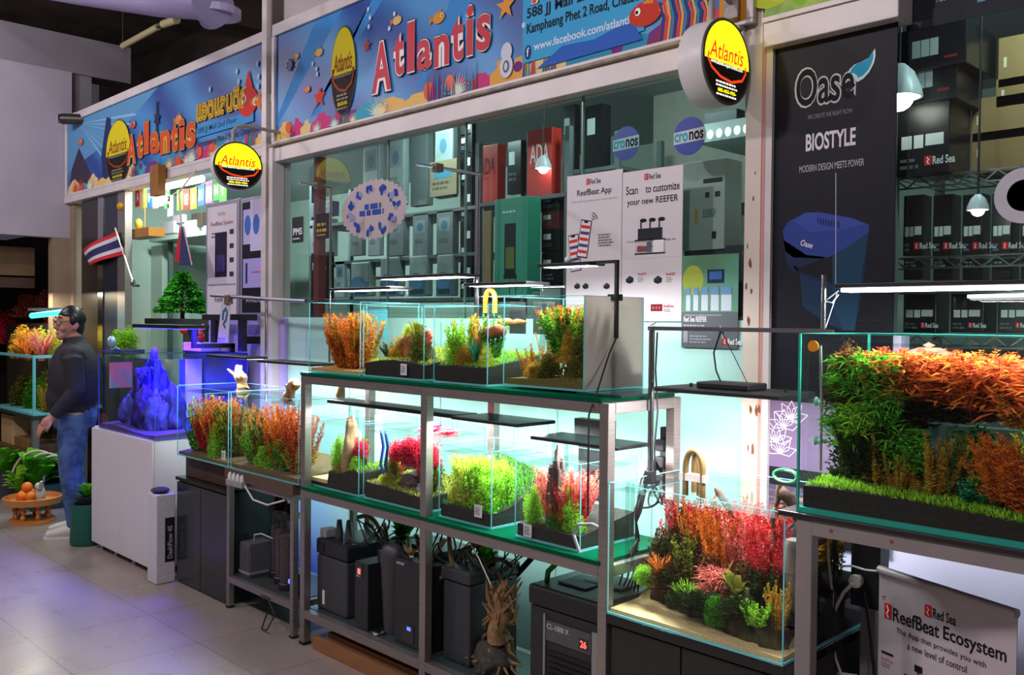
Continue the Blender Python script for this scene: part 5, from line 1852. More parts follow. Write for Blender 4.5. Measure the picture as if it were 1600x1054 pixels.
# ---- T1: orange bushes
bed('T1', lambda a, b: .012 + .02 * b, mat('pale_gravel', 'c8964e', .9, var=.3, scale=150), 'thin orange gravel in the leftmost upper tank')
T('T1', [('fine', 'orange', .30, .55, .25, .26, 0, 'bushy orange plant filling the left half of the leftmost upper tank'),
         ('fine', 'autumn', .62, .6, .29, .28, 0, 'tall yellow-orange bush in the middle of the leftmost upper tank'),
         ('pine', 'orange', .84, .35, .24, .22, 0, 'orange needle bush at the front right of the leftmost upper tank'),
         ('fine', 'orange', .55, .25, .15, .24, 0, 'low orange bush at the front of the leftmost upper tank'),
         ('fine', 'redor', .18, .75, .27, .16, 0, 'red-tipped sprig at the back left of the leftmost upper tank'),
         ('stem', 'gold', .8, .78, .31, .16, 0, 'yellow shoots touching the water at the back right of the leftmost upper tank')])
wood([pos('T1', .1, .5), pos('T1', .16, .45, .07), pos('T1', .2, .55, .14)], .02, .01, WOOD, 'dark driftwood stub at the left of the leftmost upper tank', seed=2)

# ---- T2: low rockscape on dark soil
bed('T2', lambda a, b: .055 + .05 * b + .02 * math.sin(a * 3), SOIL, 'dark soil bed of the tank with the low rockscape')
carpet('T2', 'yellow', 'thin yellow-green grass along the soil of the rockscape tank', 2600, .016, seed=2)
rock(pos('T2', .50, .3, -.01), (.05, .05, .085), WOODO, 'orange-brown stone in the middle of the rockscape tank', 3)
rock(pos('T2', .70, .28, -.01), (.055, .05, .07), STONE, 'dark brown stone right of the orange one in the rockscape tank', 5)
rock(pos('T2', .34, .3, -.01), (.035, .04, .055), STONE, 'small dark stone left of the orange one in the rockscape tank', 8)
T('T2', [('moss', 'gold', .45, .35, .06, .16, 0, 'golden low bush before the orange stone in the rockscape tank'),
         ('rosette', 'olive', .78, .4, .10, .14, .02, 'olive leafy rosette on the right stone of the rockscape tank'),
         ('moss', 'yellow', .55, .5, .04, .10, .085, 'yellow moss cap on the orange stone of the rockscape tank'),
         ('rosette', 'pink', .86, .55, .06, .14, .04, 'pinkish leafy rosette at the right end of the rockscape tank'),
         ('moss', 'olive', .9, .3, .09, .14, 0, 'olive bush at the front right corner of the rockscape tank'),
         ('stem', 'dark', .2, .6, .05, .12, 0, 'bluish dark sprig at the left of the rockscape tank')])
q = TK['T2']
tag(MB(mat('teal_sticker', '35707e', .5)).box(at(571, 500, 2.845).x, at(609, 500, 2.845).x, q['y1'] + .01, q['y1'] + .0115, q['z0'] + .15, q['z0'] + .31).build('back_sheet'), 'blue-green sheet stuck behind the left half of the rockscape tank', 'sheet')

# ---- T3: orange log
bed('T3', lambda a, b: .065 + .05 * b, SOIL, 'dark soil bed of the tank with the orange log')
carpet('T3', 'lime', 'bright short grass along the soil of the orange log tank', 2200, .02, seed=3)
wood([pos('T3', .38, .3, -.01), pos('T3', .52, .28, .07), pos('T3', .66, .25, .125), pos('T3', .99, .3, .135)], .022, .03, WOODO, 'thick orange driftwood log leaning up to the right in the upper row', seed=4, branches=[(1, pos('T3', .62, .25, .0), .016), (2, pos('T3', .95, .7, .15), .026)])
T('T3', [('stem', 'lime', .34, .4, .13, .14, 0, 'bright green stem plant left of the orange log'),
         ('moss', 'lime', .15, .35, .09, .16, 0, 'lime bush at the front left of the orange log tank'),
         ('spiky', 'teal', .70, .25, .10, .12, 0, 'small blue-green sword plant under the orange log'),
         ('stem', 'gold', .08, .7, .26, .15, 0, 'tall golden stems at the back left of the orange log tank'),
         ('moss', 'gold', .5, .25, .05, .12, 0, 'golden low bush at the front of the orange log tank'),
         ('moss', 'yellow', .92, .25, .06, .12, 0, 'yellow low bush at the front right of the orange log tank'),
         ('stem', 'green', .93, .6, .2, .12, .02, 'green sprig behind the end of the orange log')])
a, b_ = pos('T3', .12, .82), pos('T3', .12, .58)
zt = TK['T3']['z1']
o = MB(ORANGEP)
o.tube([(a.x - .005, 2.74, zt - .03)] + [tuple(p) for p in bow((a.x - .005, 2.74, zt + .03), (a.x + .055, 2.74, zt + .03), .04)] + [(a.x + .055, 2.74, zt - .03)], .011, 10)
o.box(a.x - .02, a.x + .07, 2.722, 2.758, zt + .0, zt + .022, CLEARP)
tag(o.build('hose_bow', smooth=True), 'bright orange U-shaped hose hooked over the rim between upper tanks', 'hose')

# ---- T4: white side panel
bed('T4', lambda a, b: .02 + .012 * b + .02 * a, mat('olive_gravel', '6a5a20', .9, var=.5, scale=120), 'olive gravel bed of the tank with the white side panel')
rock(pos('T4', .82, .5, -.01), (.07, .09, .12), STONEG, 'dark mossy stone at the right of the white-sided tank', 6)
rock(pos('T4', .72, .3, -.01), (.05, .05, .06), STONEG, 'lower mossy stone at the front of the white-sided tank', 9)
T('T4', [('fine', 'orange', .84, .5, .18, .24, .15, 'orange-brown bush at the top right of the white-sided tank'),
         ('fine', 'brown', .72, .65, .15, .18, .15, 'brownish feathery bush left of the top of the white-sided tank'),
         ('fine', 'lime', .86, .3, .17, .2, .09, 'bright green bush against the white side panel'),
         ('stem', 'green', .70, .35, .16, .2, .08, 'bright green sprays in the middle of the white-sided tank'),
         ('moss', 'gold', .78, .2, .09, .13, .06, 'golden mossy clump on the stone in the white-sided tank'),
         ('moss', 'olive', .88, .22, .12, .16, .0, 'olive moss at the lower right of the white-sided tank'),
         ('moss', 'olive', .55, .3, .06, .16, 0, 'olive low bush at the middle front of the white-sided tank'),
         ('pine', 'autumn', .15, .45, .09, .18, 0, 'reddish low sprigs at the left of the white-sided tank'),
         ('moss', 'gold', .35, .25, .04, .16, 0, 'golden low growth at the left front of the white-sided tank'),
         ('pine', 'gold', .48, .55, .12, .14, 0, 'golden sprigs behind the middle of the white-sided tank')])
fishes('T4', [(.25, .3, .22, .4), (.37, .35, .235, 2.9), (.36, .3, .155, .2), (.66, .22, .2, 2.2), (.3, .4, .1, .3)], 'e0d27a', 'tiny pale yellow fish swimming in the white-sided tank', .011, 'tiny fish in the white-sided tank')
pipe([pos('T4', .05, .6, .29), pos('T4', .05, .55, .1)], .014, CLEARP, 'clear pipe hanging at the left corner of the white-sided tank')
q = TK['T4']
tag(MB(BLACKM).box(at(797, 500, 2.866).x, at(822, 500, 2.866).x, 2.862, 2.866, q['z0'] + .19, q['z1'] - .01).box(at(834, 500, 2.866).x, at(868, 500, 2.866).x, 2.862, 2.866, q['z0'] + .19, q['z1'] - .01).build('backing_sheet'), 'two dark sheets stuck behind the white-sided tank', 'sheet')
# white sticker labels on fronts
for k, fx, z, lab in (('T2', .70, .012, 'small white price label on the rockscape tank'), ('T8', .2, .002, 'small white price label at the foot of the dark stone tank'), ('L1', .93, .03, 'small white price label at the corner of the left middle tank'), ('T7', .78, .03, 'small grey label low on the yellow-green tank')):
    q = TK[k]
    x = q['x0'] + (q['x1'] - q['x0']) * fx
    y = q['y0'] - .0105
    o = thing('price_label', lab, 'label', (x, y, q['z0'] + z), 'price labels on the tanks')
    MB(mat('label_white', 'c9c6cc', .5)).box(x - .022, x + .022, y, y + .0015, q['z0'] + z, q['z0'] + z + .05).build('paper', o)
    Art((0, y, 0)).lines(x - .016, q['z0'] + z + .04, .032, .004, 4, ink('55555e'), 1).build('print', o)

# ---- T5: blue pipe
bed('T5', lambda a, b: (.012 if a < .38 else .09 + .02 * math.sin(a * 9)) + .015 * b, SOIL, 'dark soil bank in the tank with the blue pipe')
carpet('T5', 'lime', 'lime grass on the soil bank of the blue pipe tank', 1600, .02, (.4, 1, 0, 1), 4)
o = MB(SAND).box(TK['T5']['x0'], TK['T5']['x0'] + .155, TK['T5']['y0'], TK['T5']['y1'], TK['T5']['z0'] + .0165, TK['T5']['z0'] + .034)
tag(o.build('sand'), 'pale sand at the left of the blue pipe tank', 'sand', kind='stuff')
rock(pos('T5', .62, .2, -.01), (.05, .05, .19), STONEP, 'tall pale orange stone in the blue pipe tank', 4, rough=.3)
T('T5', [('moss', 'lime', .5, .35, .11, .14, 0, 'lime moss left of the pale stone in the blue pipe tank'),
         ('cloud', 'crimson', .90, .4, .06, .12, .06, 'crimson sprig right of the pale stone'),
         ('pine', 'pink', .65, .0, .04, .12, 0, 'pinkish sprigs before the pale stone'),
         ('moss', 'lime', .86, .2, .05, .15, 0, 'lime low moss at the front right of the blue pipe tank'),
         ('rosette', 'olive', .85, .6, .1, .1, 0, 'olive rosette behind the pale stone')])
q = TK['T5']
pipe([(q['x0'] + .085, 2.66, q['z0'] + .04), (q['x0'] + .085, 2.66, q['z1'] - .012)], .008, mat('blue_pipe', '2a4ae0', .3), 'straight blue pipe standing in the lower left tank')
tag(MB(mat('pale_blue_panel', 'a8d0e0', .4)).box(q['x0'] + .1, q['x0'] + .17, q['y1'] - .02, q['y1'] - .016, q['z0'] + .04, q['z1'] - .01).build('divider'), 'pale blue divider strip beside the blue pipe', 'divider')
pipe([(q['x0'] + .03, 2.7, q['z1'] - .06)] + bow((q['x0'] + .03, 2.7, q['z1'] + .02), (q['x0'] + .09, 2.7, q['z1'] + .02), .05) + [(q['x0'] + .09, 2.7, q['z1'] - .05)], .009, CLEARP, 'clear bent pipe over the left rim of the blue pipe tank')

# ---- T6: crimson tree
bed('T6', lambda a, b: .05 + .03 * b + .02 * (1 - a), SOIL, 'dark soil bed of the crimson bush tank')
carpet('T6', 'yellow', 'yellow-green low growth on the soil of the crimson bush tank', 3500, .012, seed=15)
bp = pos('T6', .62, .45)
wood([bp + Vector((-.06, 0, -.01)), bp + Vector((-.02, 0, .05)), bp + Vector((.02, .01, .12)), bp + Vector((.05, 0, .17))], .028, .014, WOOD, 'dark root-like trunk under the crimson bush', seed=6, branches=[(1, bp + Vector((.1, -.05, .0)), .014), (1, bp + Vector((-.14, -.03, .0)), .012), (2, bp + Vector((.14, -.02, .0)), .012), (2, bp + Vector((-.08, .0, .16)), .01), (2, bp + Vector((.09, -.06, .01)), .008), (2, bp + Vector((.0, -.07, .0)), .008)])
rock(pos('T6', .5, .3, -.01), (.06, .05, .055), STONE, 'dark stone at the foot of the crimson bush', 12)
rock(pos('T6', .78, .25, -.01), (.045, .04, .04), mat('grey_stone', '77726a', .8, var=.3, scale=20), 'grey stone at the front of the crimson bush', 13)
T('T6', [('cloud', 'crimson', .55, .42, .12, .21, .12, 'crimson bush on top of the roots, left part'),
         ('cloud', 'crimson', .86, .45, .12, .22, .12, 'crimson bush on top of the roots, right part'),
         ('cloud', 'crimson', .72, .25, .10, .2, .115, 'crimson feathery tuft at the front of the tree-like bush'),
         ('fine', 'crimson', .93, .3, .12, .14, .08, 'crimson tuft hanging low at the right end'),
         ('moss', 'olive', .35, .45, .09, .12, 0, 'olive moss at the left foot of the roots'),
         ('stem', 'redor', .14, .9, .12, .10, 0, 'reddish sprig at the far left of the crimson bush tank'),
         ('moss', 'yellow', .25, .25, .03, .2, 0, 'yellow low moss at the left front of the crimson bush tank'),
         ('stem', 'olive', .92, .5, .1, .12, 0, 'dark olive sprig at the right foot of the roots')])
q = TK['T6']
for i, (dx, c) in enumerate(((.05, '3a5ab8'), (.085, '2a48a8'))):
    x = q['x0'] + dx
    pipe([(x, q['y0'] + .05, q['z1'] - .03), (x + .02, q['y0'] + .05, q['z1'] - .1), (x + .0, q['y0'] + .05, q['z0'] + .15), (x + .02, q['y0'] + .06, q['z0'] + .08)], .007, mat('blue_hose_' + str(i), c, .2, .3), ('thin wavy blue hose nearest the left pane', 'second wavy blue hose from the left pane')[i] + ' of the crimson bush tank', 'air_hose', 'hose')
# floating red leaves at the surface
for fx, fy, k in ((.6, .45, 'first'), (.8, .6, 'second'), (.45, .7, 'third')):
    p = pos('T6', fx, fy)
    plant('rosette', 'crimson', p.x, p.y, q['wl'] - .004, .03, .16, k + ' patch of crimson leaves floating on the crimson bush tank, counting from the ' + ('front' if k == 'first' else 'right' if k == 'second' else 'left'))

# ---- T7: yellow-green
bed('T7', lambda a, b: .05 + .13 * b * b + .07 * (1 - a) * b, SOIL, 'dark soil bank of the yellow-green tank')
rows = []
words = ['back left corner', 'back middle', 'back right corner', 'left side', 'centre', 'right side', 'front left', 'front middle', 'front right']
for i, (fx, fy, h) in enumerate(((.2, .95, .19), (.5, .95, .17), (.82, .95, .18), (.12, .55, .19), (.48, .55, .17), (.85, .55, .16), (.18, .15, .17), (.5, .1, .14), (.88, .1, .12))):
    rows.append(('fine' if i % 2 else 'cloud', 'lime' if i % 3 else 'yellow', fx, fy, h, .17, 0, 'fluffy yellow-green plant at the ' + words[i] + ' of the yellow-green tank'))
T('T7', rows)
carpet('T7', 'green', 'green grass over the soil bank of the yellow-green tank', 3000, .03, seed=6)

# ---- T8: dark stone among pink
bed('T8', lambda a, b: .045 + .05 * b, SOIL, 'dark soil bed of the tank with the dark stone')
rock(pos('T8', .46, .2, -.01), (.036, .04, .215), mat('dark_red_stone', '4a302a', .8, var=.5, scale=22, bump=.6), 'upright dark stone in the middle of the pink plants', 21, rough=.35)
T('T8', [('fine', 'pink', .22, .6, .21, .2, 0, 'pink feathery plant at the left of the dark stone'),
         ('fine', 'pink', .74, .6, .18, .2, 0, 'pink feathery plant right of the dark stone'),
         ('fine', 'red', .92, .5, .18, .16, 0, 'red feathery plant at the right end of the dark stone tank'),
         ('fine', 'pink', .55, .85, .2, .18, 0, 'pink plant behind the dark stone'),
         ('moss', 'lime', .12, .25, .09, .12, 0, 'lime bush at the front left of the dark stone tank'),
         ('moss', 'green', .56, .02, .04, .12, 0, 'green low bush at the foot of the dark stone'),
         ('blade', 'lime', .74, .35, .13, .16, 0, 'lime ribbon leaves right of the dark stone'),
         ('moss', 'lime', .80, .2, .07, .18, 0, 'lime bush at the front right of the dark stone tank'),
         ('fine', 'orange', .62, .3, .07, .12, 0, 'orange low sprig beside the dark stone')])
q = TK['T8']
pipe([(q['x0'] + .055, 2.62, q['z1'] - .05)] + bow((q['x0'] + .055, 2.62, q['z1'] + .03), (q['x0'] + .085, 2.66, q['z1'] + .03), .045) + [(q['x0'] + .085, 2.66, q['z1'] - .12)], .008, CLEARP, 'clear glass bent pipe on the left rim of the dark stone tank')
tag(MB(BLACKM).box(-2.47, -2.33, 2.815, 2.855, .9, 1.15).box(-2.49, -2.31, 2.81, 2.858, 1.15, 1.225, GREYP).build('hang_on_filter'), 'black hang-on filter box behind the dark stone tank', 'filter')

# ---- L1, L2: left middle tanks
bed('L1', lambda a, b: .015 + .05 * b, GRAVEL, 'brown gravel of the left middle tank')
T('L1', [('stem', 'lime', .16, .5, .3, .2, 0, 'yellow-green stems at the left of the left middle tank'),
         ('fine', 'redor', .38, .55, .34, .28, 0, 'red-orange bush left of centre in the left middle tank'),
         ('fine', 'autumn', .62, .5, .3, .26, 0, 'mixed orange and yellow bush right of centre in the left middle tank'),
         ('stem', 'gold', .45, .8, .35, .22, 0, 'golden stems at the back of the left middle tank'),
         ('stem', 'olive', .84, .55, .27, .24, 0, 'olive stems at the right of the left middle tank'),
         ('cloud', 'lime', .70, .25, .16, .2, 0, 'lime bush at the front right of the left middle tank'),
         ('stem', 'green', .22, .25, .16, .18, 0, 'green bush at the front left of the left middle tank'),
         ('fine', 'red', .42, .28, .14, .16, .02, 'small red bush at the front of the left middle tank'),
         ('fine', 'orange', .9, .8, .36, .2, 0, 'orange stems at the back right of the left middle tank')])
bed('L2', lambda a, b: .02 + .05 * b, GRAVEL, 'brown gravel of the tank with the steep orange bush')
T('L2', [('fine', 'orange', .52, .5, .34, .24, 0, 'tall orange bush in the middle of the steep bush tank'),
         ('fine', 'orange', .72, .55, .25, .28, 0, 'orange bush sloping down right of the tall one'),
         ('fine', 'redor', .92, .5, .22, .24, 0, 'red-orange bush at the right end of the steep bush tank'),
         ('stem', 'green', .14, .35, .14, .2, 0, 'green bush at the front left of the steep bush tank'),
         ('stem', 'olive', .36, .4, .2, .2, 0, 'olive stems left of the tall orange bush'),
         ('cloud', 'lime', .45, .2, .10, .22, 0, 'lime bush at the front of the tall orange bush'),
         ('stem', 'green', .75, .22, .12, .22, 0, 'green bush at the front right of the steep bush tank'),
         ('stem', 'gold', .92, .22, .10, .2, 0, 'golden sprigs at the front right corner of the steep bush tank')])
q = TK['L2']
for dx in (.08, .17):
    pipe([(q['x0'] + dx, 2.72, q['z0'] + .12), (q['x0'] + dx, 2.72, q['z1'] - .02)], .013, mat('grey_blue_pipe', '5a6a8a', .25), ('grey upright pipe nearer the left pane' if dx < .1 else 'grey upright pipe nearer the orange bush') + ' of the steep bush tank')
wood([(q['x0'] + .3, 2.6, q['z1'] - .03), (q['x0'] + .36, 2.6, q['z1'] + .05), (q['x0'] + .40, 2.6, q['z1'] + .075)], .03, .026, STONEP, 'short driftwood stump sticking out of the steep bush tank', seed=9)
wood([(q['x1'] - .07, 2.72, q['z1'] - .03), (q['x1'] - .04, 2.72, q['z1'] + .07), (q['x1'] - .02, 2.7, q['z1'] + .1)], .025, .015, STONEP, 'driftwood tip rising at the right end of the steep bush tank', seed=10)
q = TK['L1']
wood([(q['x0'] + .30, 2.7, q['z1'] - .04), (q['x0'] + .26, 2.7, q['z1'] + .05), (q['x0'] + .22, 2.7, q['z1'] + .12)], .045, .02, STONEP, 'pale antler-like wood rising out of the left middle tank', seed=11, branches=[(1, (q['x0'] + .36, 2.68, q['z1'] + .06), .03), (1, (q['x0'] + .18, 2.66, q['z1'] + .10), .015)])

# ---- BG: the big jungle tank with a sandy front
def hb(a, b):
    edge = .34 + .07 * math.sin(a * 7) - .22 * max(0, a - .55)
    return .012 + .012 * b + (0 if b < edge else min(.14, (b - edge) * .42))


bed('BG', hb, SAND, 'pale sand and dark soil bank of the large jungle tank', 'sand', 40, SOIL, lambda a, b: b > .36 + .07 * math.sin(a * 7) - .22 * max(0, a - .55))
rgk = random.Random(3)
ST_ = [(.14, .42, .085, .09, 'low brown stone at the left of the sand'), (.30, .36, .08, .085, 'brown stone second from the left along the sand'), (.45, .32, .09, .1, 'mossy brown stone in the middle of the sand edge'), (.60, .26, .085, .1, 'mossy stone right of the middle of the sand edge'), (.78, .2, .095, .11, 'broad mossy stone at the right of the sand edge'), (.92, .16, .07, .09, 'mossy stone at the right front corner of the jungle tank'), (.40, .56, .1, .15, 'dark stone behind the middle of the jungle tank'), (.70, .5, .11, .15, 'dark stone behind the right of the jungle tank'), (.16, .64, .1, .16, 'dark stone behind the left of the jungle tank'), (.92, .45, .09, .13, 'dark stone by the right pane of the jungle tank')]
for i, (fx, fy, r, h, lab) in enumerate(ST_):
    fx = fx - .05
    p = pos('BG', fx, fy, -.03)
    p.z = max(p.z, TK['BG']['z0'] + .002)
    rr = r * .82
    p.x = min(max(p.x, TK['BG']['x0'] + rr * 1.25), TK['BG']['x1'] - rr * 1.25)
    p.y = max(p.y, TK['BG']['y0'] + rr)
    rock(p, (rr, rr * .75, h), STONEG if i % 3 else STONE, lab, 30 + i)
q = TK['BG']
wood([pos('BG', .70, .45, .05), pos('BG', .58, .45, .2), pos('BG', .52, .42, .30), pos('BG', .43, .4, .40)], .02, .012, WOOD, 'dark branch leaning left through the middle of the jungle tank', seed=14, branches=[(1, pos('BG', .62, .3, .06), .008)])
wood([pos('BG', .98, .5, .2), pos('BG', .90, .42, .30), pos('BG', .80, .40, .395)], .022, .017, WOOD, 'dark branch at the right of the jungle tank near the filter', seed=15, branches=[(1, pos('BG', .80, .3, .16), .009), (2, pos('BG', .84, .3, .22), .01), (1, pos('BG', .68, .3, .19), .007)])
wood([pos('BG', .64, .2, .10), pos('BG', .60, .22, .16), pos('BG', .62, .25, .22)], .006, .004, WOODO, 'thin orange twig at the front centre of the jungle tank', seed=16)
wood([pos('BG', .44, .24, .08), pos('BG', .42, .26, .16), pos('BG', .45, .28, .22)], .006, .004, WOODO, 'thin orange twig left of centre of the jungle tank', seed=17)
T('BG', [('fine', 'red', .22, .95, .33, .26, 0, 'red feathery thicket at the back left of the jungle tank'),
         ('fine', 'red', .58, .95, .33, .26, 0, 'tall red feathery thicket at the back centre of the jungle tank'),
         ('fine', 'red', .76, .9, .30, .26, 0, 'red feathery thicket at the back right of the jungle tank'),
         ('fine', 'red', .95, .8, .24, .2, 0, 'red bush by the right pane of the jungle tank'),
         ('fine', 'pink', .68, .7, .27, .2, .03, 'bright red bush before the back thicket'),
         ('fine', 'red', .86, .55, .2, .16, .05, 'small red bush beside the right-hand branch'),
         ('cloud', 'brown', .14, .7, .22, .24, .05, 'brown dull bush at the left of the jungle tank'),
         ('cloud', 'dark', .28, .62, .19, .22, .06, 'dark green bush left of centre of the jungle tank'),
         ('cloud', 'brown', .50, .6, .16, .24, .05, 'brown bush under the leaning branch'),
         ('cloud', 'brown', .72, .5, .13, .24, .06, 'brown bush under the red thicket'),
         ('cloud', 'dark', .90, .5, .14, .2, .05, 'dark bush at the right of the jungle tank'),
         ('fine', 'orange', .40, .72, .30, .14, .02, 'orange stems reaching the surface left of the leaning branch'),
         ('fine', 'orange', .54, .62, .22, .14, .08, 'orange stems right of the leaning branch'),
         ('stem', 'gold', .98, .2, .12, .08, .05, 'golden bush in the right front corner of the jungle tank'),
         ('spiky', 'orange', .25, .35, .09, .16, .10, 'orange star-shaped sprig on the left stones'),
         ('broad', 'olive', .36, .5, .13, .12, .1, 'green leafy stems at the left centre of the jungle tank'),
         ('moss', 'lime', .14, .32, .05, .13, .075, 'bright green tuft on the leftmost stone'),
         ('broad', 'dark', .36, .3, .05, .08, .09, 'small dark green sprig on the second stone'),
         ('spiky', 'lime', .47, .2, .08, .12, .06, 'bright green star sprig in the middle of the jungle tank'),
         ('spiky', 'lime', .41, .2, .05, .09, .07, 'small lime sprig left of the bright star sprig'),
         ('leafy', 'pink', .60, .32, .08, .14, .1, 'reddish star sprig at the centre of the jungle tank'),
         ('moss', 'green', .67, .08, .07, .09, .03, 'bright green tuft in front of the right stones'),
         ('rosette', 'olive', .74, .22, .08, .12, .09, 'olive rosette on the right stones'),
         ('broad', 'lime', .90, .06, .07, .08, .06, 'lime leafy sprig at the right front of the jungle tank'),
         ('broad', 'dark', .86, .3, .09, .11, .1, 'dark green leafy sprig under the filter'),
         ('moss', 'dark', .57, .12, .05, .16, .06, 'dark moss on the middle stone'),
         ('moss', 'dark', .80, .08, .05, .2, .07, 'dark moss on the broad right stone'),
         ('moss', 'dark', .45, .15, .05, .18, .05, 'dark moss on the middle front stone'),
         ('moss', 'brown', .28, .3, .07, .18, .07, 'brown moss on the stones at the left'),
         ('moss', 'brown', .68, .3, .08, .2, .06, 'brown moss behind the bright green tuft'),
         ('fine', 'gold', .99, 1.15, .26, .13, .05, 'golden bush seen through the right pane of the jungle tank'),
         ('fine', 'red', .99, 1.6, .28, .16, .05, 'red bush in the back right corner of the jungle tank'),
         ('cloud', 'olive', .99, 1.35, .14, .16, .02, 'olive bush low at the right pane of the jungle tank'),
         ('broad', 'gold', .95, .9, .2, .14, .1, 'golden leafy sprig at the right pane behind the leg')])
tag(MB(mat('internal_filter', '7c7268', .35)).lathe([(.026, 0), (.030, .01), (.030, .11), (.032, .112), (.032, .2), (.028, .215)], pos('BG', .94, .28, .1), 20).build('internal_filter', smooth=True), 'grey cylindrical filter hanging inside the right corner of the jungle tank', 'filter')
x = q['x0'] + .03
for i, dx in enumerate((0, .022)):
    o = pipe([(x + dx, q['y0'] + .05, q['z0'] + .16), (x + dx, q['y0'] + .05, q['z1'] + .0)], .0075, CLEARP, ('clear glass pipe nearest the left front corner' if i == 0 else 'clear glass pipe second from the left front corner') + ' of the jungle tank')
o = MB(BROWNH)
o.tube([(x + .12, q['y0'] + .22, q['z1'] - .05)] + [tuple(p) for p in bow((x + .12, q['y0'] + .22, q['z1'] + .05), (x + .19, q['y0'] + .22, q['z1'] + .05), .06)] + [(x + .19, q['y0'] + .22, q['z1'] - .05)], .011, 10)
o.tube([(x + .15, q['y0'] + .26, q['z1'] - .05)] + [tuple(p) for p in bow((x + .15, q['y0'] + .26, q['z1'] + .05), (x + .10, q['y0'] + .3, q['z1'] + .05), .05)] + [(x + .10, q['y0'] + .3, q['z1'] - .05)], .01, 10)
o.box(x + .10, x + .205, q['y0'] + .21, q['y0'] + .235, q['z1'] + .005, q['z1'] + .03, mat('white_clip', 'd8d4d2', .4))
tag(o.build('hose_bow', smooth=True), 'brown bent hoses in white clips at the left rim of the large tank', 'hose')
p = Vector((-1.545, 2.82, q['z1'] + .0))
o = MB(mat('green_coil', '2f6a4a', .3))
pts = [(p.x + .045 * math.cos(a), p.y + .01 * math.sin(a * .33), p.z + .012 + .006 * (a / 12) + .022 + .022 * math.sin(a)) for a in [i * .35 for i in range(40)]]
o.tube(pts, .005, 8)
o.tube([(p.x - .3, p.y, q['z1'] + .012), (p.x + .19, p.y, q['z1'] + .012)], .0012, 5, CLEARP)
tag(o.build('hose_coil', smooth=True), 'small coil of green hose resting at the back of the large tank', 'hose')
p2 = pos('BG', .9, .62)
wood([(p2.x - .07, p2.y, q['wl'] - .01), (p2.x, p2.y, q['wl'] - .004), (p2.x + .06, p2.y + .03, q['wl'] - .01)], .018, .02, WOOD, 'floating dark wood at the surface in the right back of the large tank', seed=19)

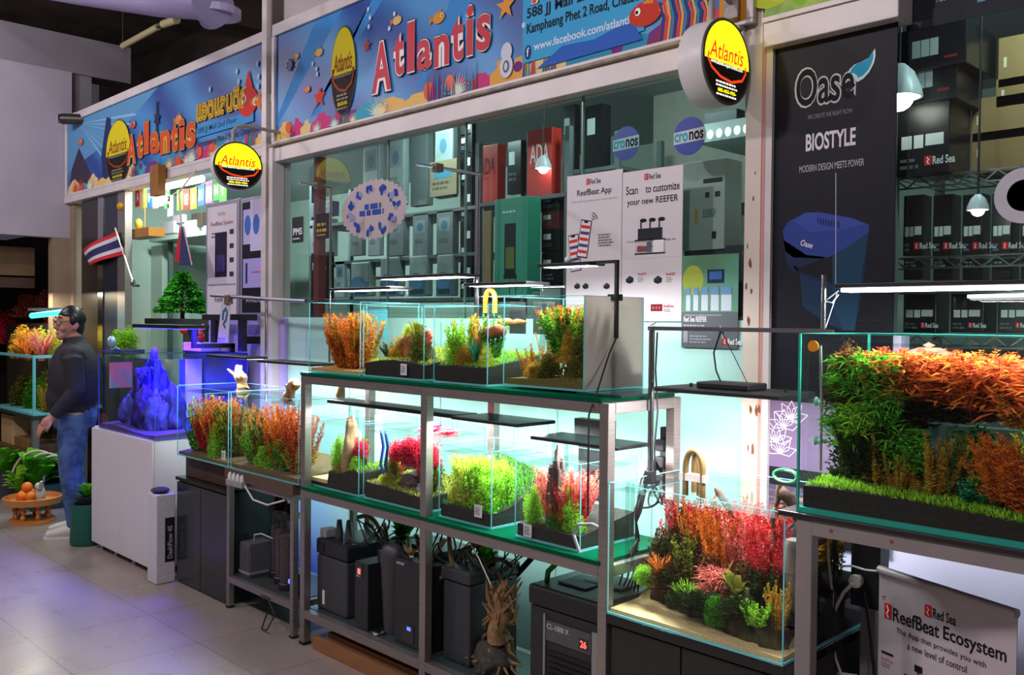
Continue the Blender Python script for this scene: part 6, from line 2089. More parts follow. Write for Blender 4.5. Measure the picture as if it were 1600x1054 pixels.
# ---- RT: the right-hand tank
bed('RT', lambda a, b: .05 + .03 * b + .035 * (1 - a) * 0 + .012 * math.sin(a * 5 + 1), SOIL, 'dark soil bed of the right-hand tank')
carpet('RT', 'lime', 'bright green lawn over the soil of the right-hand tank', 15000, .02, (0, .62, 0, 1), 8, .0016)
carpet('RT', 'green', 'paler green lawn at the far end of the right-hand tank', 5000, .02, (.6, 1, 0, 1), 9)
q = TK['RT']
wood([pos('RT', .07, .6, -.01), pos('RT', .075, .6, .15), pos('RT', .10, .6, .30), pos('RT', .24, .6, .36), pos('RT', .42, .6, .30), pos('RT', .66, .6, .24)], .05, .028, WOOD, 'dark driftwood arching over the right-hand tank under the hanging plants', seed=22, branches=[(2, pos('RT', .18, .4, .28), .02), (3, pos('RT', .34, .45, .34), .02), (1, pos('RT', .14, .4, .12), .018)])
R_ROWS = [('cloud', 'dark', .06, .45, .20, .22, .02, 'dark green mass low at the left pane of the right-hand tank'),
          ('cloud', 'dark', .10, .55, .26, .26, .14, 'dark green mass high at the left pane of the right-hand tank'),
          ('cloud', 'dark', .20, .6, .22, .26, .17, 'dark mossy mass under the left red plants'),
          ('moss', 'brown', .05, .35, .18, .16, .24, 'brown twiggy mass at the upper left corner'),
          ('cloud', 'dark', .32, .65, .18, .22, .20, 'dark hanging mass under the middle red plants'),
          ('cloud', 'brown', .46, .6, .13, .2, .22, 'dark brown hanging mass under the right red plants'),
          ('cloud', 'dark', .17, .7, .22, .26, 0, 'dark thicket behind the small orange plants'),
          ('leafy', 'green', .13, .28, .2, .2, .20, 'bright green sprays at the left centre of the right-hand tank'),
          ('leafy', 'green', .18, .3, .17, .2, .24, 'bright green leaf sprays below the red plants'),
          ('leafy', 'green', .07, .25, .12, .14, .10, 'drooping green ribbons near the left suction cups'),
          ('leafy', 'green', .21, .22, .10, .14, .17, 'small bright green spray below the larger sprays'),
          ('leafy', 'lime', .14, .2, .09, .12, .14, 'lime spray low among the dark mass'),
          ('leafy', 'green', .26, .3, .12, .16, .05, 'dim green leaves behind the golden stem plants'),
          ('fine', 'dark', .15, .3, .14, .16, .04, 'dark feathery sprig low at the left'),
          ('leafy', 'redor', .17, .5, .14, .3, .34, 'orange-red long-leaved plant at the upper left of the right-hand tank'),
          ('leafy', 'orange', .25, .45, .14, .3, .35, 'orange long-leaved plant second from the left along the top'),
          ('leafy', 'redor', .33, .5, .15, .32, .34, 'red long-leaved plant at the top centre of the right-hand tank'),
          ('leafy', 'orange', .41, .45, .15, .32, .33, 'orange long-leaved plant right of the top centre'),
          ('leafy', 'redor', .49, .5, .15, .3, .32, 'red long-leaved plant at the top right of the right-hand tank'),
          ('fine', 'redor', .24, .6, .13, .24, .35, 'feathery red tuft behind the top left spikes'),
          ('fine', 'orange', .37, .6, .13, .26, .34, 'feathery orange tuft behind the top centre spikes'),
          ('fine', 'redor', .47, .62, .12, .24, .33, 'feathery red tuft behind the top right spikes'),
          ('spiky', 'redor', .31, .3, .10, .18, .27, 'hanging red sprig below the top centre spikes'),
          ('spiky', 'orange', .41, .32, .09, .16, .25, 'hanging orange sprig below the right spikes'),
          ('stem', 'gold', .21, .35, .08, .14, .32, 'yellowish tuft among the top red plants'),
          ('stem', 'gold', .53, .4, .10, .14, .30, 'yellow and red tuft at the right edge of the top plants'),
          ('cloud', 'olive', .09, .55, .10, .2, .38, 'dull olive cap at the upper left corner'),
          ('pine', 'gold', .19, .3, .14, .12, 0, 'golden stem plant third from the right along the lawn'),
          ('pine', 'gold', .245, .3, .09, .10, 0, 'short golden stem plant beside the taller one'),
          ('pine', 'gold', .33, .3, .14, .15, 0, 'golden stem plant in the middle of the lawn'),
          ('pine', 'olive', .37, .4, .15, .12, 0, 'olive stem plant right of the golden one'),
          ('fine', 'orange', .57, .25, .17, .24, .0, 'bright orange bush at the right end of the lawn'),
          ('fine', 'orange', .50, .3, .14, .16, .02, 'orange feathery bush left of the bright one'),
          ('moss', 'green', .42, .7, .14, .34, 0, 'green mossy mound behind the lawn'),
          ('moss', 'lime', .56, .72, .16, .3, 0, 'lime mossy mound at the right back of the lawn'),
          ('moss', 'dark', .48, .5, .09, .2, 0, 'dark green low mound before the mossy mounds'),
          ('broad', 'teal', .43, .3, .05, .1, 0, 'tiny teal sprigs on the lawn'),
          ('stem', 'green', .62, .6, .2, .14, .04, 'slim green stems at the far right back'),
          ('leafy', 'orange', .62, .4, .1, .26, .33, 'orange long-leaved plant furthest right along the top'),
          ('fine', 'orange', .72, .4, .15, .24, 0, 'orange bush past the right edge of the lawn')]
T('RT', R_ROWS)
for z, lab in ((.30, 'upper clear suction cups holding the tube on the left pane of the right-hand tank'), (.185, 'lower clear suction cups holding the tube on the left pane of the right-hand tank')):
    p = Vector((q['x0'], q['y0'] + .07, q['z0'] + z))
    tag(MB(mat('suction_cup', '9fe6cf', .2)).lathe([(.014, 0), (.013, .003), (.005, .008), (.007, .012), (.007, .018)], p, 14, axis='x').lathe([(.014, .0), (.005, .008), (.007, .016)], (p.x, p.y + .03, p.z - .004), 14, axis='x').build('suction_cup', smooth=True), lab, 'suction cup', 'suction cups on the right-hand tank')
pipe([(q['x0'] + .016, q['y0'] + .06, q['z1'] - .035), (q['x0'] + .022, q['y0'] + .06, q['z0'] + .3), (q['x0'] + .022, q['y0'] + .06, q['z0'] + .1)], .004, mat('grey_tube', '8f948a', .3), 'thin grey tube down the left pane of the right-hand tank', 'air_hose', 'hose')
tag(MB(mat('amber_cap', 'd8881c', .25)).lathe([(.016, 0), (.016, .004), (.010, .005), (.008, .008)], (q['x0'] + .03, q['y0'] - .0135, q['z1'] - .035), 18, axis='y').build('amber_badge', smooth=True), 'amber round badge at the upper left corner of the right-hand tank', 'badge')

# ---- RF: reef
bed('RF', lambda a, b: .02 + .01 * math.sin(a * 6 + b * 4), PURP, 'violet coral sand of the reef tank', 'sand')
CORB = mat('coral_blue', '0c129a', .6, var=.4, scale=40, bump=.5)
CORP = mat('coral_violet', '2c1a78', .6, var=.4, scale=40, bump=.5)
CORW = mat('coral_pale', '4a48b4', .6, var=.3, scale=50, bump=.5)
for i, (fx, fy, r, h, m, lab) in enumerate(((.50, .45, .10, .20, CORP, 'tall violet coral rock in the middle of the reef tank'), (.36, .35, .08, .12, CORW, 'pale coral head left of the middle in the reef tank'), (.66, .35, .09, .15, CORP, 'violet coral rock right of the middle in the reef tank'), (.78, .5, .10, .14, CORW, 'pale coral head at the right front of the reef tank'), (.82, .75, .10, .16, CORP, 'violet coral rock at the back right of the reef tank'), (.52, .7, .09, .24, CORB, 'deep blue coral rock at the back of the reef tank'))):
    rock(pos('RF', fx * .85 - .08, .05 + fy * .5, -.008), (r, r * .8, h * 1.35), m, lab, 60 + i, 'coral_rock', 'coral', .55)
for i, (fx, fy, lift, lab) in enumerate(((.50, .45, .18, 'branching blue coral on the tall middle rock'), (.58, .4, .2, 'branching blue coral right of the tall middle rock'), (.44, .4, .10, 'branching pale coral left of the tall rock'), (.82, .6, .12, 'branching violet coral at the right of the reef tank'))):
    p = pos('RF', fx * .85 - .08, .05 + fy * .5, lift * 1.35)
    rg = random.Random(70 + i)
    b = MB(CORB if i < 2 else CORW)
    for k in range(14):
        a, e = rg.uniform(0, 6.28), rg.uniform(.1, .8)
        d = Vector((math.cos(a) * e, math.sin(a) * e, 1)).normalized()
        l_ = rg.uniform(.05, .11)
        b.tube([p, p + d * l_ * .5, p + d * l_ + Vector((rg.uniform(-.01, .01), 0, .01))], [.010, .008, .006], 7)
        b.ball(p + d * l_ + Vector((0, 0, .01)), .009, 8, 5)
    tag(b.build('branch_coral', smooth=True), lab, 'coral')
fishes('RF', [(.16, .25, .06, 2.6), (.3, .3, .4, .5), (.62, .2, .42, .2), (.7, .2, .25, 3.0)], '3050f0', 'small bright blue fish in the reef tank', .026, 'blue fish in the reef tank')
fishes('RF', [(.24, .2, .045, .2)], 'e0603a', 'small orange fish low in the reef tank', .02)
q = TK['RF']
o = MB(mat('overflow_blue', '3a4a9a', .4)).box(q['x0'] + .16, q['x0'] + .26, q['y1'] - .12, q['y1'] - .01, q['z0'] + .22, q['z1'] - .05).box(q['x0'] + .26, q['x0'] + .29, q['y1'] - .12, q['y1'] - .01, q['z0'] + .05, q['z1'] - .05, WHITEP)
tag(o.build('overflow_box'), 'blue and white overflow box at the back left of the reef tank', 'box')
p = Vector((q['x0'] + .02, q['y0'] + .16, q['z0'] + .30))
o = MB(mat('spectrum_print', '7ab84a', .4, var=1, scale=9, c2='d8823a')).box(q['x0'] + .002, q['x0'] + .004, p.y - .1, p.y + .06, p.z - .04, p.z + .14)
tag(o.build('coral_print'), 'multicoloured print stuck on the left pane of the reef tank', 'print')
o = MB(mat('white_box', 'cfc8d6', .5)).box(-6.20, -5.93, 2.85, 3.0, 1.392, 1.45)
tag(o.build('white_box', bevel=.004), 'white box lying on the back rim of the reef tank', 'box')
b = MB(mat('figurine_red', 'c8301c', .4)).ball((-6.07, 2.92, 1.475), (.03, .028, .027), 12, 8).ball((-6.07, 2.92, 1.52), .022, 12, 8, mat('figurine_orange', 'd8682c', .5)).lathe([(.024, 1.525), (.004, 1.57)], (-6.07, 2.92, 0), 12)
tag(b.build('figurine', smooth=True), 'little red and orange figurine on the white box', 'figurine')
# ------------------------------------------------------------------ equipment on the low shelves
ZS = .1785
FG = mat('filter_grey', '3a3b40', .45)
FB = mat('filter_black', '202125', .4)
REDL = mat('red_display', 'ff4a3a', .4, emit=2.5)
BLUL = mat('blue_display', '3a4aff', .4, emit=3)


def canister(x0, x1, y0, y1, h, label, m=FG):
    t = thing('canister_filter', label, 'filter', ((x0 + x1) / 2, (y0 + y1) / 2, ZS), 'canister filters')
    MB(m).box(x0, x1, y0, y1, ZS, ZS + h * .68).build('canister', t, bevel=.012)
    MB(FB).box(x0 - .004, x1 + .004, y0 - .004, y1 + .004, ZS + h * .685, ZS + h * .88).build('head', t, bevel=.012)
    MB(FB).box(x0 + .03, x0 + .07, y0 - .008, y0 - .0045, ZS + h * .74, ZS + h * .82).build('latch', t)
    MB(mat('light_grey', '8f8f94', .4)).box(x0 + .01, x0 + .065, y0 + .01, y0 + .08, ZS + h * .885, ZS + h * 1.0).build('primer', t, bevel=.008)
    k = MB(FG)
    for i in range(3):
        k.lathe([(.02, ZS + h * .885), (.02, ZS + h * .98), (.016, ZS + h * 1.02), (.012, ZS + h * 1.12)], (x0 + .11 + i * .04, y0 + .06 + .03 * (i % 2), 0), 14)
    k.build('valve', t, smooth=True)
    MB(WHITEP).box(x0 + .055, x0 + .075, y0 - .0015, y0 - .0002, ZS + .03, ZS + .1).build('label', t)
    return t


canister(-3.925, -3.66, 2.50, 2.78, .40, 'large grey canister filter with pale primer at the left end of the long rack')
t = thing('chiller', 'slim black unit with a glowing red display on the low shelf', 'chiller', (-3.5, 2.6, ZS))
MB(FB).box(-3.56, -3.455, 2.475, 2.78, ZS, ZS + .31).build('body', t, bevel=.004)
MB(mat('display_plate', '2c2c30', .3)).box(-3.545, -3.495, 2.472, 2.4748, ZS + .235, ZS + .30).build('display_panel', t)
MB(REDL).box(-3.53, -3.51, 2.4705, 2.4718, ZS + .255, ZS + .28).build('red_display', t)
Art((0, 2.4717, 0)).lines(-3.54, ZS + .248, .03, .006, 1, ink('b8b8bc'), 1).build('lettering', t)
t = thing('reactor', 'grey tapered cylinder reactor standing between the black units', 'reactor', (-3.36, 2.55, ZS))
MB(FG).lathe([(.045, ZS), (.045, ZS + .02), (.05, ZS + .05), (.062, ZS + .30), (.066, ZS + .33), (.066, ZS + .36), (.055, ZS + .40), (.03, ZS + .42)], (-3.365, 2.56, 0), 24).build('cylinder', t, smooth=True)
MB(CHROME).lathe([(.03, ZS), (.035, ZS + .012), (.02, ZS + .02)], (-3.40, 2.50, 0), 14).build('valve', t, smooth=True)
t = thing('chiller', 'black cabinet unit with a small blue display behind the middle post', 'chiller', (-3.15, 2.6, ZS))
MB(FB).box(-3.275, -3.03, 2.49, 2.80, ZS, ZS + .38).build('body', t, bevel=.006)
MB(mat('display_plate')).box(-3.22, -3.13, 2.487, 2.4898, ZS + .02, ZS + .10).build('display_panel', t)
MB(BLUL).box(-3.175, -3.15, 2.4855, 2.4868, ZS + .075, ZS + .09).build('blue_display', t)
MB(mat('light_grey')).box(-3.255, -3.2, 2.487, 2.4898, ZS + .355, ZS + .365).build('badge', t)
t = thing('storage_box', 'dark blue-grey lidded box right of the middle post', 'box', (-2.86, 2.65, ZS))
MB(mat('slate_plastic', '33363c', .45)).box(-2.97, -2.80, 2.52, 2.80, ZS, ZS + .34).build('body', t, bevel=.008)
MB(mat('slate_plastic')).box(-2.98, -2.79, 2.51, 2.81, ZS + .342, ZS + .40).build('lid', t, bevel=.012)
o = MB(mat('pump_black', '232428', .5)).lathe([(.05, 0), (.06, .04), (.05, .09), (.02, .1)], (-3.47, 2.68, ZS + .312), 18).box(-3.55, -3.4, 2.6, 2.78, ZS + .311, ZS + .34, FG)
tag(o.build('water_pump', smooth=True), 'black water pump lying on top of the slim unit with the red display', 'pump')
o = MB(mat('tray_grey', '4a4b50', .4)).box(-3.44, -3.1, 2.62, 2.8, ZS + .385, ZS + .41)
tag(o.build('plastic_lid'), 'grey plastic lid lying on the black unit with the blue display', 'lid')
t = thing('chiller', 'tall black water chiller with a red number display at the right of the low shelf', 'chiller', (-2.24, 2.62, ZS))
MB(FB).box(-2.43, -2.07, 2.50, 2.83, ZS, ZS + .36).build('body', t, bevel=.006)
MB(BLACKM).box(-2.435, -2.065, 2.49, 2.835, ZS + .362, ZS + .44).build('top', t, bevel=.012)
g = MB(mat('grille_black', '0c0c0e', .6))
for i in range(9):
    g.box(-2.33, -2.12, 2.494, 2.4985, ZS + .02 + i * .022, ZS + .034 + i * .022)
g.build('grille', t)
MB(mat('silver_strip', '9a9a9e', .3, .6)).box(-2.355, -2.345, 2.493, 2.4995, ZS, ZS + .34).box(-2.115, -2.08, 2.493, 2.4995, ZS, ZS + .33).build('trim_strip', t)
MB(mat('panel_grey', '4c4c52', .35)).box(-2.34, -2.12, 2.493, 2.4995, ZS + .245, ZS + .32).build('control_panel', t)
Art((0, 2.4925, 0)).text('CL-1000 X', -2.335, ZS + .29, .11, .02, ink('c8c8cc'), 1, .01).build('lettering', t)
MB(mat('display_plate')).box(-2.175, -2.13, 2.4915, 2.4928, ZS + .255, ZS + .295).build('display_panel', t)
Art((0, 2.4912, 0)).text('26', -2.168, ZS + .262, .03, .026, REDL, 1, .02).build('red_display', t)
o = MB(mat('paper_white', 'a8a8ac', .6)).box(-2.36, -2.22, 2.58, 2.72, ZS + .441, ZS + .446).box(-2.3, -2.12, 2.66, 2.8, ZS + .4465, ZS + .449)
tag(o.build('papers'), 'loose pale papers lying on the tall black chiller', 'paper')
pipe([(-2.40, 2.56, ZS + .44), (-2.395, 2.56, ZS + .48), (-2.36, 2.6, ZS + .53), (-2.28, 2.66, ZS + .555), (-2.2, 2.72, ZS + .54)], .011, GREENH, 'thick bright green hose arching out of the tall chiller', 'hose', 'hose')

# rooty driftwood on a stone
rock((-2.72, 2.58, ZS), (.10, .08, .085), mat('dark_slate', '46443f', .8, var=.4, scale=25, bump=.5), 'dark stone under the rooty driftwood on the low shelf', 51)
c = Vector((-2.70, 2.58, ZS))
rg = random.Random(12)
br = []
trunk = [c + Vector((0, 0, .07)), c + Vector((.01, .01, .18)), c + Vector((.0, .02, .28)), c + Vector((.02, .02, .37))]
for i in range(14):
    a = -2.6 + i * .42
    br.append((0 if i < 8 else 1, c + Vector((.16 * math.cos(a) - .03, .08 * math.sin(a), rg.uniform(.005, .06))), .013))
for i in range(40):
    a = rg.uniform(0, 6.28)
    br.append((rg.choice((1, 2, 3)), trunk[rg.choice((1, 2, 3))] + Vector((.09 * math.cos(a), .06 * math.sin(a), rg.uniform(-.03, .05))), .008))
wood(trunk, .045, .022, mat('root_wood', '9c7850', .85, var=.45, scale=40, bump=.6), 'gnarled rooty driftwood standing on a dark stone on the low shelf', seed=31, branches=br)
pipe([(-2.95, 2.81, ZS + .20), (-2.72, 2.81, ZS + .43)], .013, mat('dark_rod', '1f1d1c', .7), 'dark slanting rod behind the rooty driftwood', 'rod', 'rod')

# hoses and cables under the middle shelf
rg = random.Random(21)
for i, (x0, x1, m, lab) in enumerate(((-3.75, -3.45, BROWNH, 'brown hose looping above the large canister filter'), (-3.55, -3.2, BROWNH, 'brown hose sagging above the slim unit'), (-3.45, -3.05, mat('pale_hose', 'b8ac84', .35), 'pale hose looping under the shelf left of the middle post'), (-3.3, -2.85, BROWNH, 'brown hose crossing behind the middle post'), (-2.98, -2.72, BROWNH, 'brown hose just right of the middle post'))):
    pts = []
    for k in range(15):
        t_ = k / 14
        pts.append((x0 + (x1 - x0) * t_, 2.62 + .08 * math.sin(t_ * 4 + i), .64 - .10 * math.sin(PI * t_) + .05 * math.sin(t_ * 9 + i * 2)))
    pipe(pts, .0105, m, lab, 'hose', 'hose', 10)
for i, (x, lab) in enumerate(((-3.5, 'tangle of black cables above the large canister filter'), (-3.1, 'tangle of black cables left of the middle post'), (-2.82, 'tangle of black cables right of the middle post'))):
    b = MB(CABLE)
    for j in range(6):
        ph = rg.uniform(0, 6)
        pts = [(x - .13 + .27 * k / 22 + .03 * math.sin(k * .9 + ph), 2.60 + .1 * math.sin(k * .35 + ph), .61 + .06 * math.sin(k * .6 + ph * 2) + rg.uniform(-.006, .006)) for k in range(23)]
        b.tube(pts, .0035, 6)
    tag(b.build('cable_tangle', smooth=True), lab, 'cables')
for i, (x, lab) in enumerate(((-3.46, 'green leafy sprig among the hoses left of the middle post'), (-2.88, 'green leafy sprig among the cables right of the middle post'))):
    plant('rosette', 'green', x, 2.68, .56, .12, .2, lab)
b = MB(mat('thermo_wire', 'b9c2bc', .4)).tube([(-2.79, 2.5, .72), (-2.70, 2.48, .66), (-2.62, 2.47, .575)], .003, 6).ball((-2.615, 2.47, .567), .009, 10, 7, mat('red_tip', 'a8382a', .4))
tag(b.build('thermometer_probe', smooth=True), 'white wire probe with a red tip hanging under the shelf', 'probe')
b = MB(CABLE)
for i in range(6):
    x = -2.16 + .018 * i
    b.tube([(x, 2.7, ZS + .44), (x + .01 * math.sin(i), 2.72, .66), (x - .03 + .02 * i, 2.78, .77)], .0035, 6)
tag(b.build('cable_bundle', smooth=True), 'black cables rising from the tall chiller', 'cables')
b = MB(mat('grey_cable', '8f9496', .4)).tube([(-2.13, 2.44, .80), (-2.16, 2.44, .86), (-2.14, 2.44, .9), (-2.08, 2.445, .91), (-2.04, 2.45, .90)], .006, 8)
tag(b.build('air_hose', smooth=True), 'short grey hose loop at the right front corner of the dark stone tank', 'hose')

# sockets and cable bundle on the right rear post of the rack
t = thing('power_strip', 'black power strip with plugs fixed by the right rear post of the rack', 'power strip', (-2.03, 2.88, 1.02))
MB(BLACKM).box(-2.10, -2.045, 2.865, 2.90, .98, 1.22).build('strip', t, bevel=.004)
for i in range(3):
    MB(mat('plug_black', '26262a', .4)).box(-2.10, -2.055, 2.83, 2.8645, 1.0 + i * .065, 1.045 + i * .065).build('plug', t, bevel=.006)
b = MB(CABLE)
rg = random.Random(8)
for i in range(7):
    J = lambda x, y, z: (x + rg.uniform(-.008, .008), y + rg.uniform(-.02, .02), z + rg.uniform(-.012, .012))
    b.tube([J(-2.075, 2.83, 1.06), J(-2.05, 2.76, 1.10), J(-2.03, 2.68, 1.04), J(-2.02, 2.64, .95), (-2.02, 2.62, .90), J(-2.02, 2.63, .84), J(-2.015, 2.6, .8)], .0045, 7)
for i in range(3):
    b.tube([(-2.03 + .05 * math.cos(k * .4 + i), 2.72 + .05 * math.sin(k * .4) + .02 * i, .98 + .035 * math.sin(k * .4 + i)) for k in range(16)], .004, 6)
tag(b.build('cable_bundle', smooth=True), 'tied bundle of black cables left of the large tank', 'cables')
b = MB(CABLE).tube([(-1.97, 2.665, 1.585), (-1.972, 2.66, 1.45), (-1.966, 2.668, 1.3), (-1.972, 2.66, 1.18), (-1.97, 2.66, 1.09)], .003, 6)
tag(b.build('cord', smooth=True), 'thin black cord running down the chrome pole', 'cord')

# small rack: filter cylinders and boxes
CLC = glassmat('clear_cylinder', (.72, .70, .70), 1, .05, 1.45)
for i, (x, y, lab) in enumerate(((-4.53, 2.64, 'clear filter cylinder of grey media at the left in the small rack'), (-4.41, 2.60, 'clear filter cylinder of brown media in the middle of the small rack'), (-4.29, 2.56, 'clear filter cylinder of brown media at the right in the small rack'))):
    t = thing('filter_cylinder', lab, 'filter', (x, y, .182), 'filter cylinders in the small rack')
    MB(BLACKM).lathe([(.055, .183), (.055, .215), (.05, .22)], (x, y, 0), 22).build('base', t, smooth=True)
    MB(CLC).lathe([(.048, .2205), (.048, .555)], (x, y, 0), 22).build('clear_tube', t, smooth=True)
    MB(mat('media_brown' if i else 'media_grey', '5f504a' if i else '4a4a50', .9, var=.4, scale=120)).lathe([(.0445, .2225), (.0445, .47)], (x, y, 0), 20).build('media', t, smooth=True)
    MB(BLACKM).lathe([(.056, .556), (.058, .585), (.03, .60), (.02, .625), (.016, .625)], (x, y, 0), 22).build('cap', t, smooth=True)
    MB(BLACKM).tube(bow((x - .03, y, .60), (x + .03, y, .60), .03), .008, 8).build('elbow', t, smooth=True)
t = thing('pump_box', 'grey ribbed box with a white cable on the small rack, front left', 'box', (-4.62, 2.58, .183))
k = MB(mat('ribbed_grey', '57585a', .5)).box(-4.71, -4.60, 2.50, 2.64, .183, .37)
for i in range(4):
    k.box(-4.705 + .026 * i, -4.69 + .026 * i, 2.495, 2.4995, .20, .35)
k.build('body', t, bevel=.004)
MB(mat('light_grey')).box(-4.715, -4.595, 2.494, 2.645, .2, .212).build('band', t)
MB(WCABLE).tube([(-4.66, 2.56, .372), (-4.64, 2.55, .41), (-4.58, 2.56, .425), (-4.52, 2.6, .40), (-4.5, 2.66, .30)], .004, 6).build('cable', t, smooth=True)
t = thing('power_strip', 'grey power strip with white plugs on top of the small rack', 'power strip', (-4.6, 2.42, .70))
MB(mat('light_grey')).box(-4.68, -4.50, 2.395, 2.43, .705, .738).build('strip', t, bevel=.003)
for i in range(4):
    MB(WHITEP).lathe([(.012, .7385), (.012, .76), (.006, .775)], (-4.66 + .045 * i, 2.412, 0), 10).build('plug', t, smooth=True)
MB(WCABLE).tube([(-4.50, 2.415, .72), (-4.40, 2.41, .66), (-4.25, 2.41, .655), (-4.10, 2.42, .70)], .005, 8).build('cable', t, smooth=True)
tag(MB(BLUL).box(-4.17, -4.15, 2.485, 2.5, .25, .27).box(-4.18, -4.12, 2.5, 2.54, .183, .30, FB).build('controller'), 'small black controller with a blue light on the small rack', 'controller')
b = MB(CABLE).tube([(-4.25, 2.43, .16), (-4.26, 2.38, .19), (-4.18, 2.37, .2), (-4.12, 2.38, .12), (-4.2, 2.38, .02), (-4.27, 2.39, .008), (-4.28, 2.43, .09)], .004, 6)
tag(b.build('cable_loop', smooth=True), 'black cable looping down from the lower rail of the small rack', 'cable')

# white wrapped block leaning between the cabinets
t = thing('wrapped_block', 'white bubble-wrapped block standing between the white and dark grey cabinets', 'block', (-5.5, 2.38, 0))
MB(mat('bubble_wrap', 'd3d2d8', .5, var=.1, scale=60, bump=.4)).box(-5.56, -5.43, 2.33, 2.452, 0, .545).build('wrap', t, bevel=.008)
t2 = thing('product_label', 'long black upright label with white lettering on the wrapped block', 'label', (-5.428, 2.4, .14))
MB(BLACKM).box(-5.4295, -5.427, 2.385, 2.445, .13, .40).build('label_strip', t2)
A = Art((-5.4265, 2.385, .13), (0, 0, 1), (0, -1, 0))
A.text('DashFlow 4S', .02, -.045, .20, .03, ink('b8b6ba'), 1, .015)
A.build('lettering', t2)
tag(MB(mat('dark_pad', '2c2526', .7)).ball((-5.50, 2.385, .563), (.06, .055, .018), 18, 8).build('pad', smooth=True), 'dark oval pad lying on the white wrapped block', 'pad')
tag(MB(mat('dark_pad')).ball((-5.33, 2.6, .668), (.06, .05, .018), 18, 8).build('pad', smooth=True), 'dark oval pad on top of the dark grey cabinet', 'pad')

# planks on the floor under the rack
PL = mat('plank_wood', '9a6a44', .6, var=.25, scale=6, stretch=(1, 12, 12))
for i, (y, h, lab) in enumerate(((2.44, .06, 'orange-brown plank lying on the floor along the front of the rack'), (2.49, .085, 'second brown plank lying behind the front plank under the rack'))):
    o = MB(PL).obox((-3.30 + .06 * i, y + .012, h / 2), (.56, .014, h / 2), Matrix.Identity(3))
    tag(o.build('plank'), lab, 'plank', 'planks under the rack')
tag(MB(mat('green_board', '3f6a4a', .6)).box(-3.80, -3.15, 2.56, 2.82, 0, .012).build('board'), 'dull green board lying flat under the rack', 'board')

# under the right-hand stand
t = thing('roll_up_poster', 'white stand poster reading ReefBeat Ecosystem under the right-hand tank', 'poster', (-.95, 2.72, 0))
a0, a1 = at(1374, 893, 2.78), at(1590, 932, 2.62)
dx = Vector((a1.x - a0.x, a1.y - a0.y, 0))
L_ = dx.length
U = dx.normalized()
o_ = Vector((a0.x, a0.y, .02))
H_ = a0.z - .02
Nn = U.cross(Vector((0, 0, 1)))
PG = mat('poster_grey_white', 'c2b4bc', .45)
MB(PG).prism([(0, 0), (L_, 0), (L_, H_), (0, H_)], o_, U, (0, 0, 1), Nn, -.003).build('sheet', t)
MB(mat('roll_tube', 'b9aeb2', .4)).tube([o_ + Vector((0, 0, H_ + .008)), o_ + U * L_ + Vector((0, 0, H_ + .008))], .013, 12).build('top_rail', t, smooth=True)
MB(GREYP).obox(o_ + U * (L_ / 2) + Vector((0, 0, -.005)), (L_ / 2, .05, .015), Matrix.Rotation(math.atan2(U.y, U.x), 3, 'Z')).build('foot', t)
MB(GREYP).tube([o_ + U * (L_ / 2) - Nn * .012 + Vector((0, 0, .01)), o_ + U * (L_ / 2) - Nn * .012 + Vector((0, 0, H_))], .006, 8).build('pole', t)
A = Art(o_ + Nn * .0004, U, (0, 0, 1))
red_sea(A, L_ * .37, H_ - .084, .03, 2)
A.rect(L_ * .05, H_ - .135, L_ * .11, H_ - .088, ink('c8252e'), 2).stroke([(L_ * .07, H_ - .093), (L_ * .085, H_ - .107), (L_ * .07, H_ - .118), (L_ * .085, H_ - .131)], .005, ink('efe6e6'), 3)
for i in range(2):
    A.stroke([(L_ * .05 + (.007 + .008 * i) * math.cos(k), H_ - .085 + (.007 + .008 * i) * math.sin(k)) for k in (1.2, 1.6, 2.0, 2.4)], .003, ink('c8252e'), 2)
A.text('ReefBeat', L_ * .12, H_ - .135, L_ * .36, .042, INKK, 2, .018).text('Ecosystem', L_ * .51, H_ - .143, L_ * .43, .050, INKK, 2, .018)
A.text('The App that provides you with', L_ * .15, H_ - .172, L_ * .66, .022, INKK, 2, .005).text('a new level of control', L_ * .24, H_ - .202, L_ * .44, .021, INKK, 2, .005)
A.rect(L_ * .03, H_ - .245, L_ * .13, H_ - .237, INKK, 2).text('ReefWave', L_ * .03, H_ - .268, L_ * .1, .014, ink('c86a6a'), 2).lines(L_ * .03, H_ - .272, L_ * .1, .004, 2, ink('8a8088'), 2)
for u in (.33, .55):
    A.rect(L_ * u - .014, H_ - .258, L_ * u + .014, H_ - .238, INKK, 2).rect(L_ * u - .003, H_ - .34, L_ * u + .003, H_ - .258, INKK, 2)
A.rect(L_ * .22, H_ - .285, L_ * .5, H_ - .278, INKK, 2).rect(L_ * .22, H_ - .46, L_ * .78, H_ - .30, ink('3a3b46'), 2)
A.build('print', t)
t = thing('socket_box', 'black socket box with a white plug and cable under the right-hand stand', 'socket', (-1.22, 2.84, .8))
q0 = at(1355, 885, 2.84)
MB(BLACKM).box(q0.x - .05, q0.x + .045, 2.83, 2.9, q0.z - .13, q0.z + .085).build('box', t, bevel=.004)
pl = at(1336, 908, 2.80)
MB(WCABLE).lathe([(.02, 0), (.022, .01), (.018, .03), (.008, .034)], (pl.x, 2.795, pl.z), 16, axis='y').build('plug', t, smooth=True)
pts = [at(*p, 2.78) for p in ((1332, 912), (1318, 925), (1306, 948), (1300, 970), (1297, 990), (1294, 1010), (1290, 1030), (1296, 1044), (1312, 1052), (1340, 1056))]
MB(WCABLE).tube(pts, .0055, 8).build('cable', t, smooth=True)
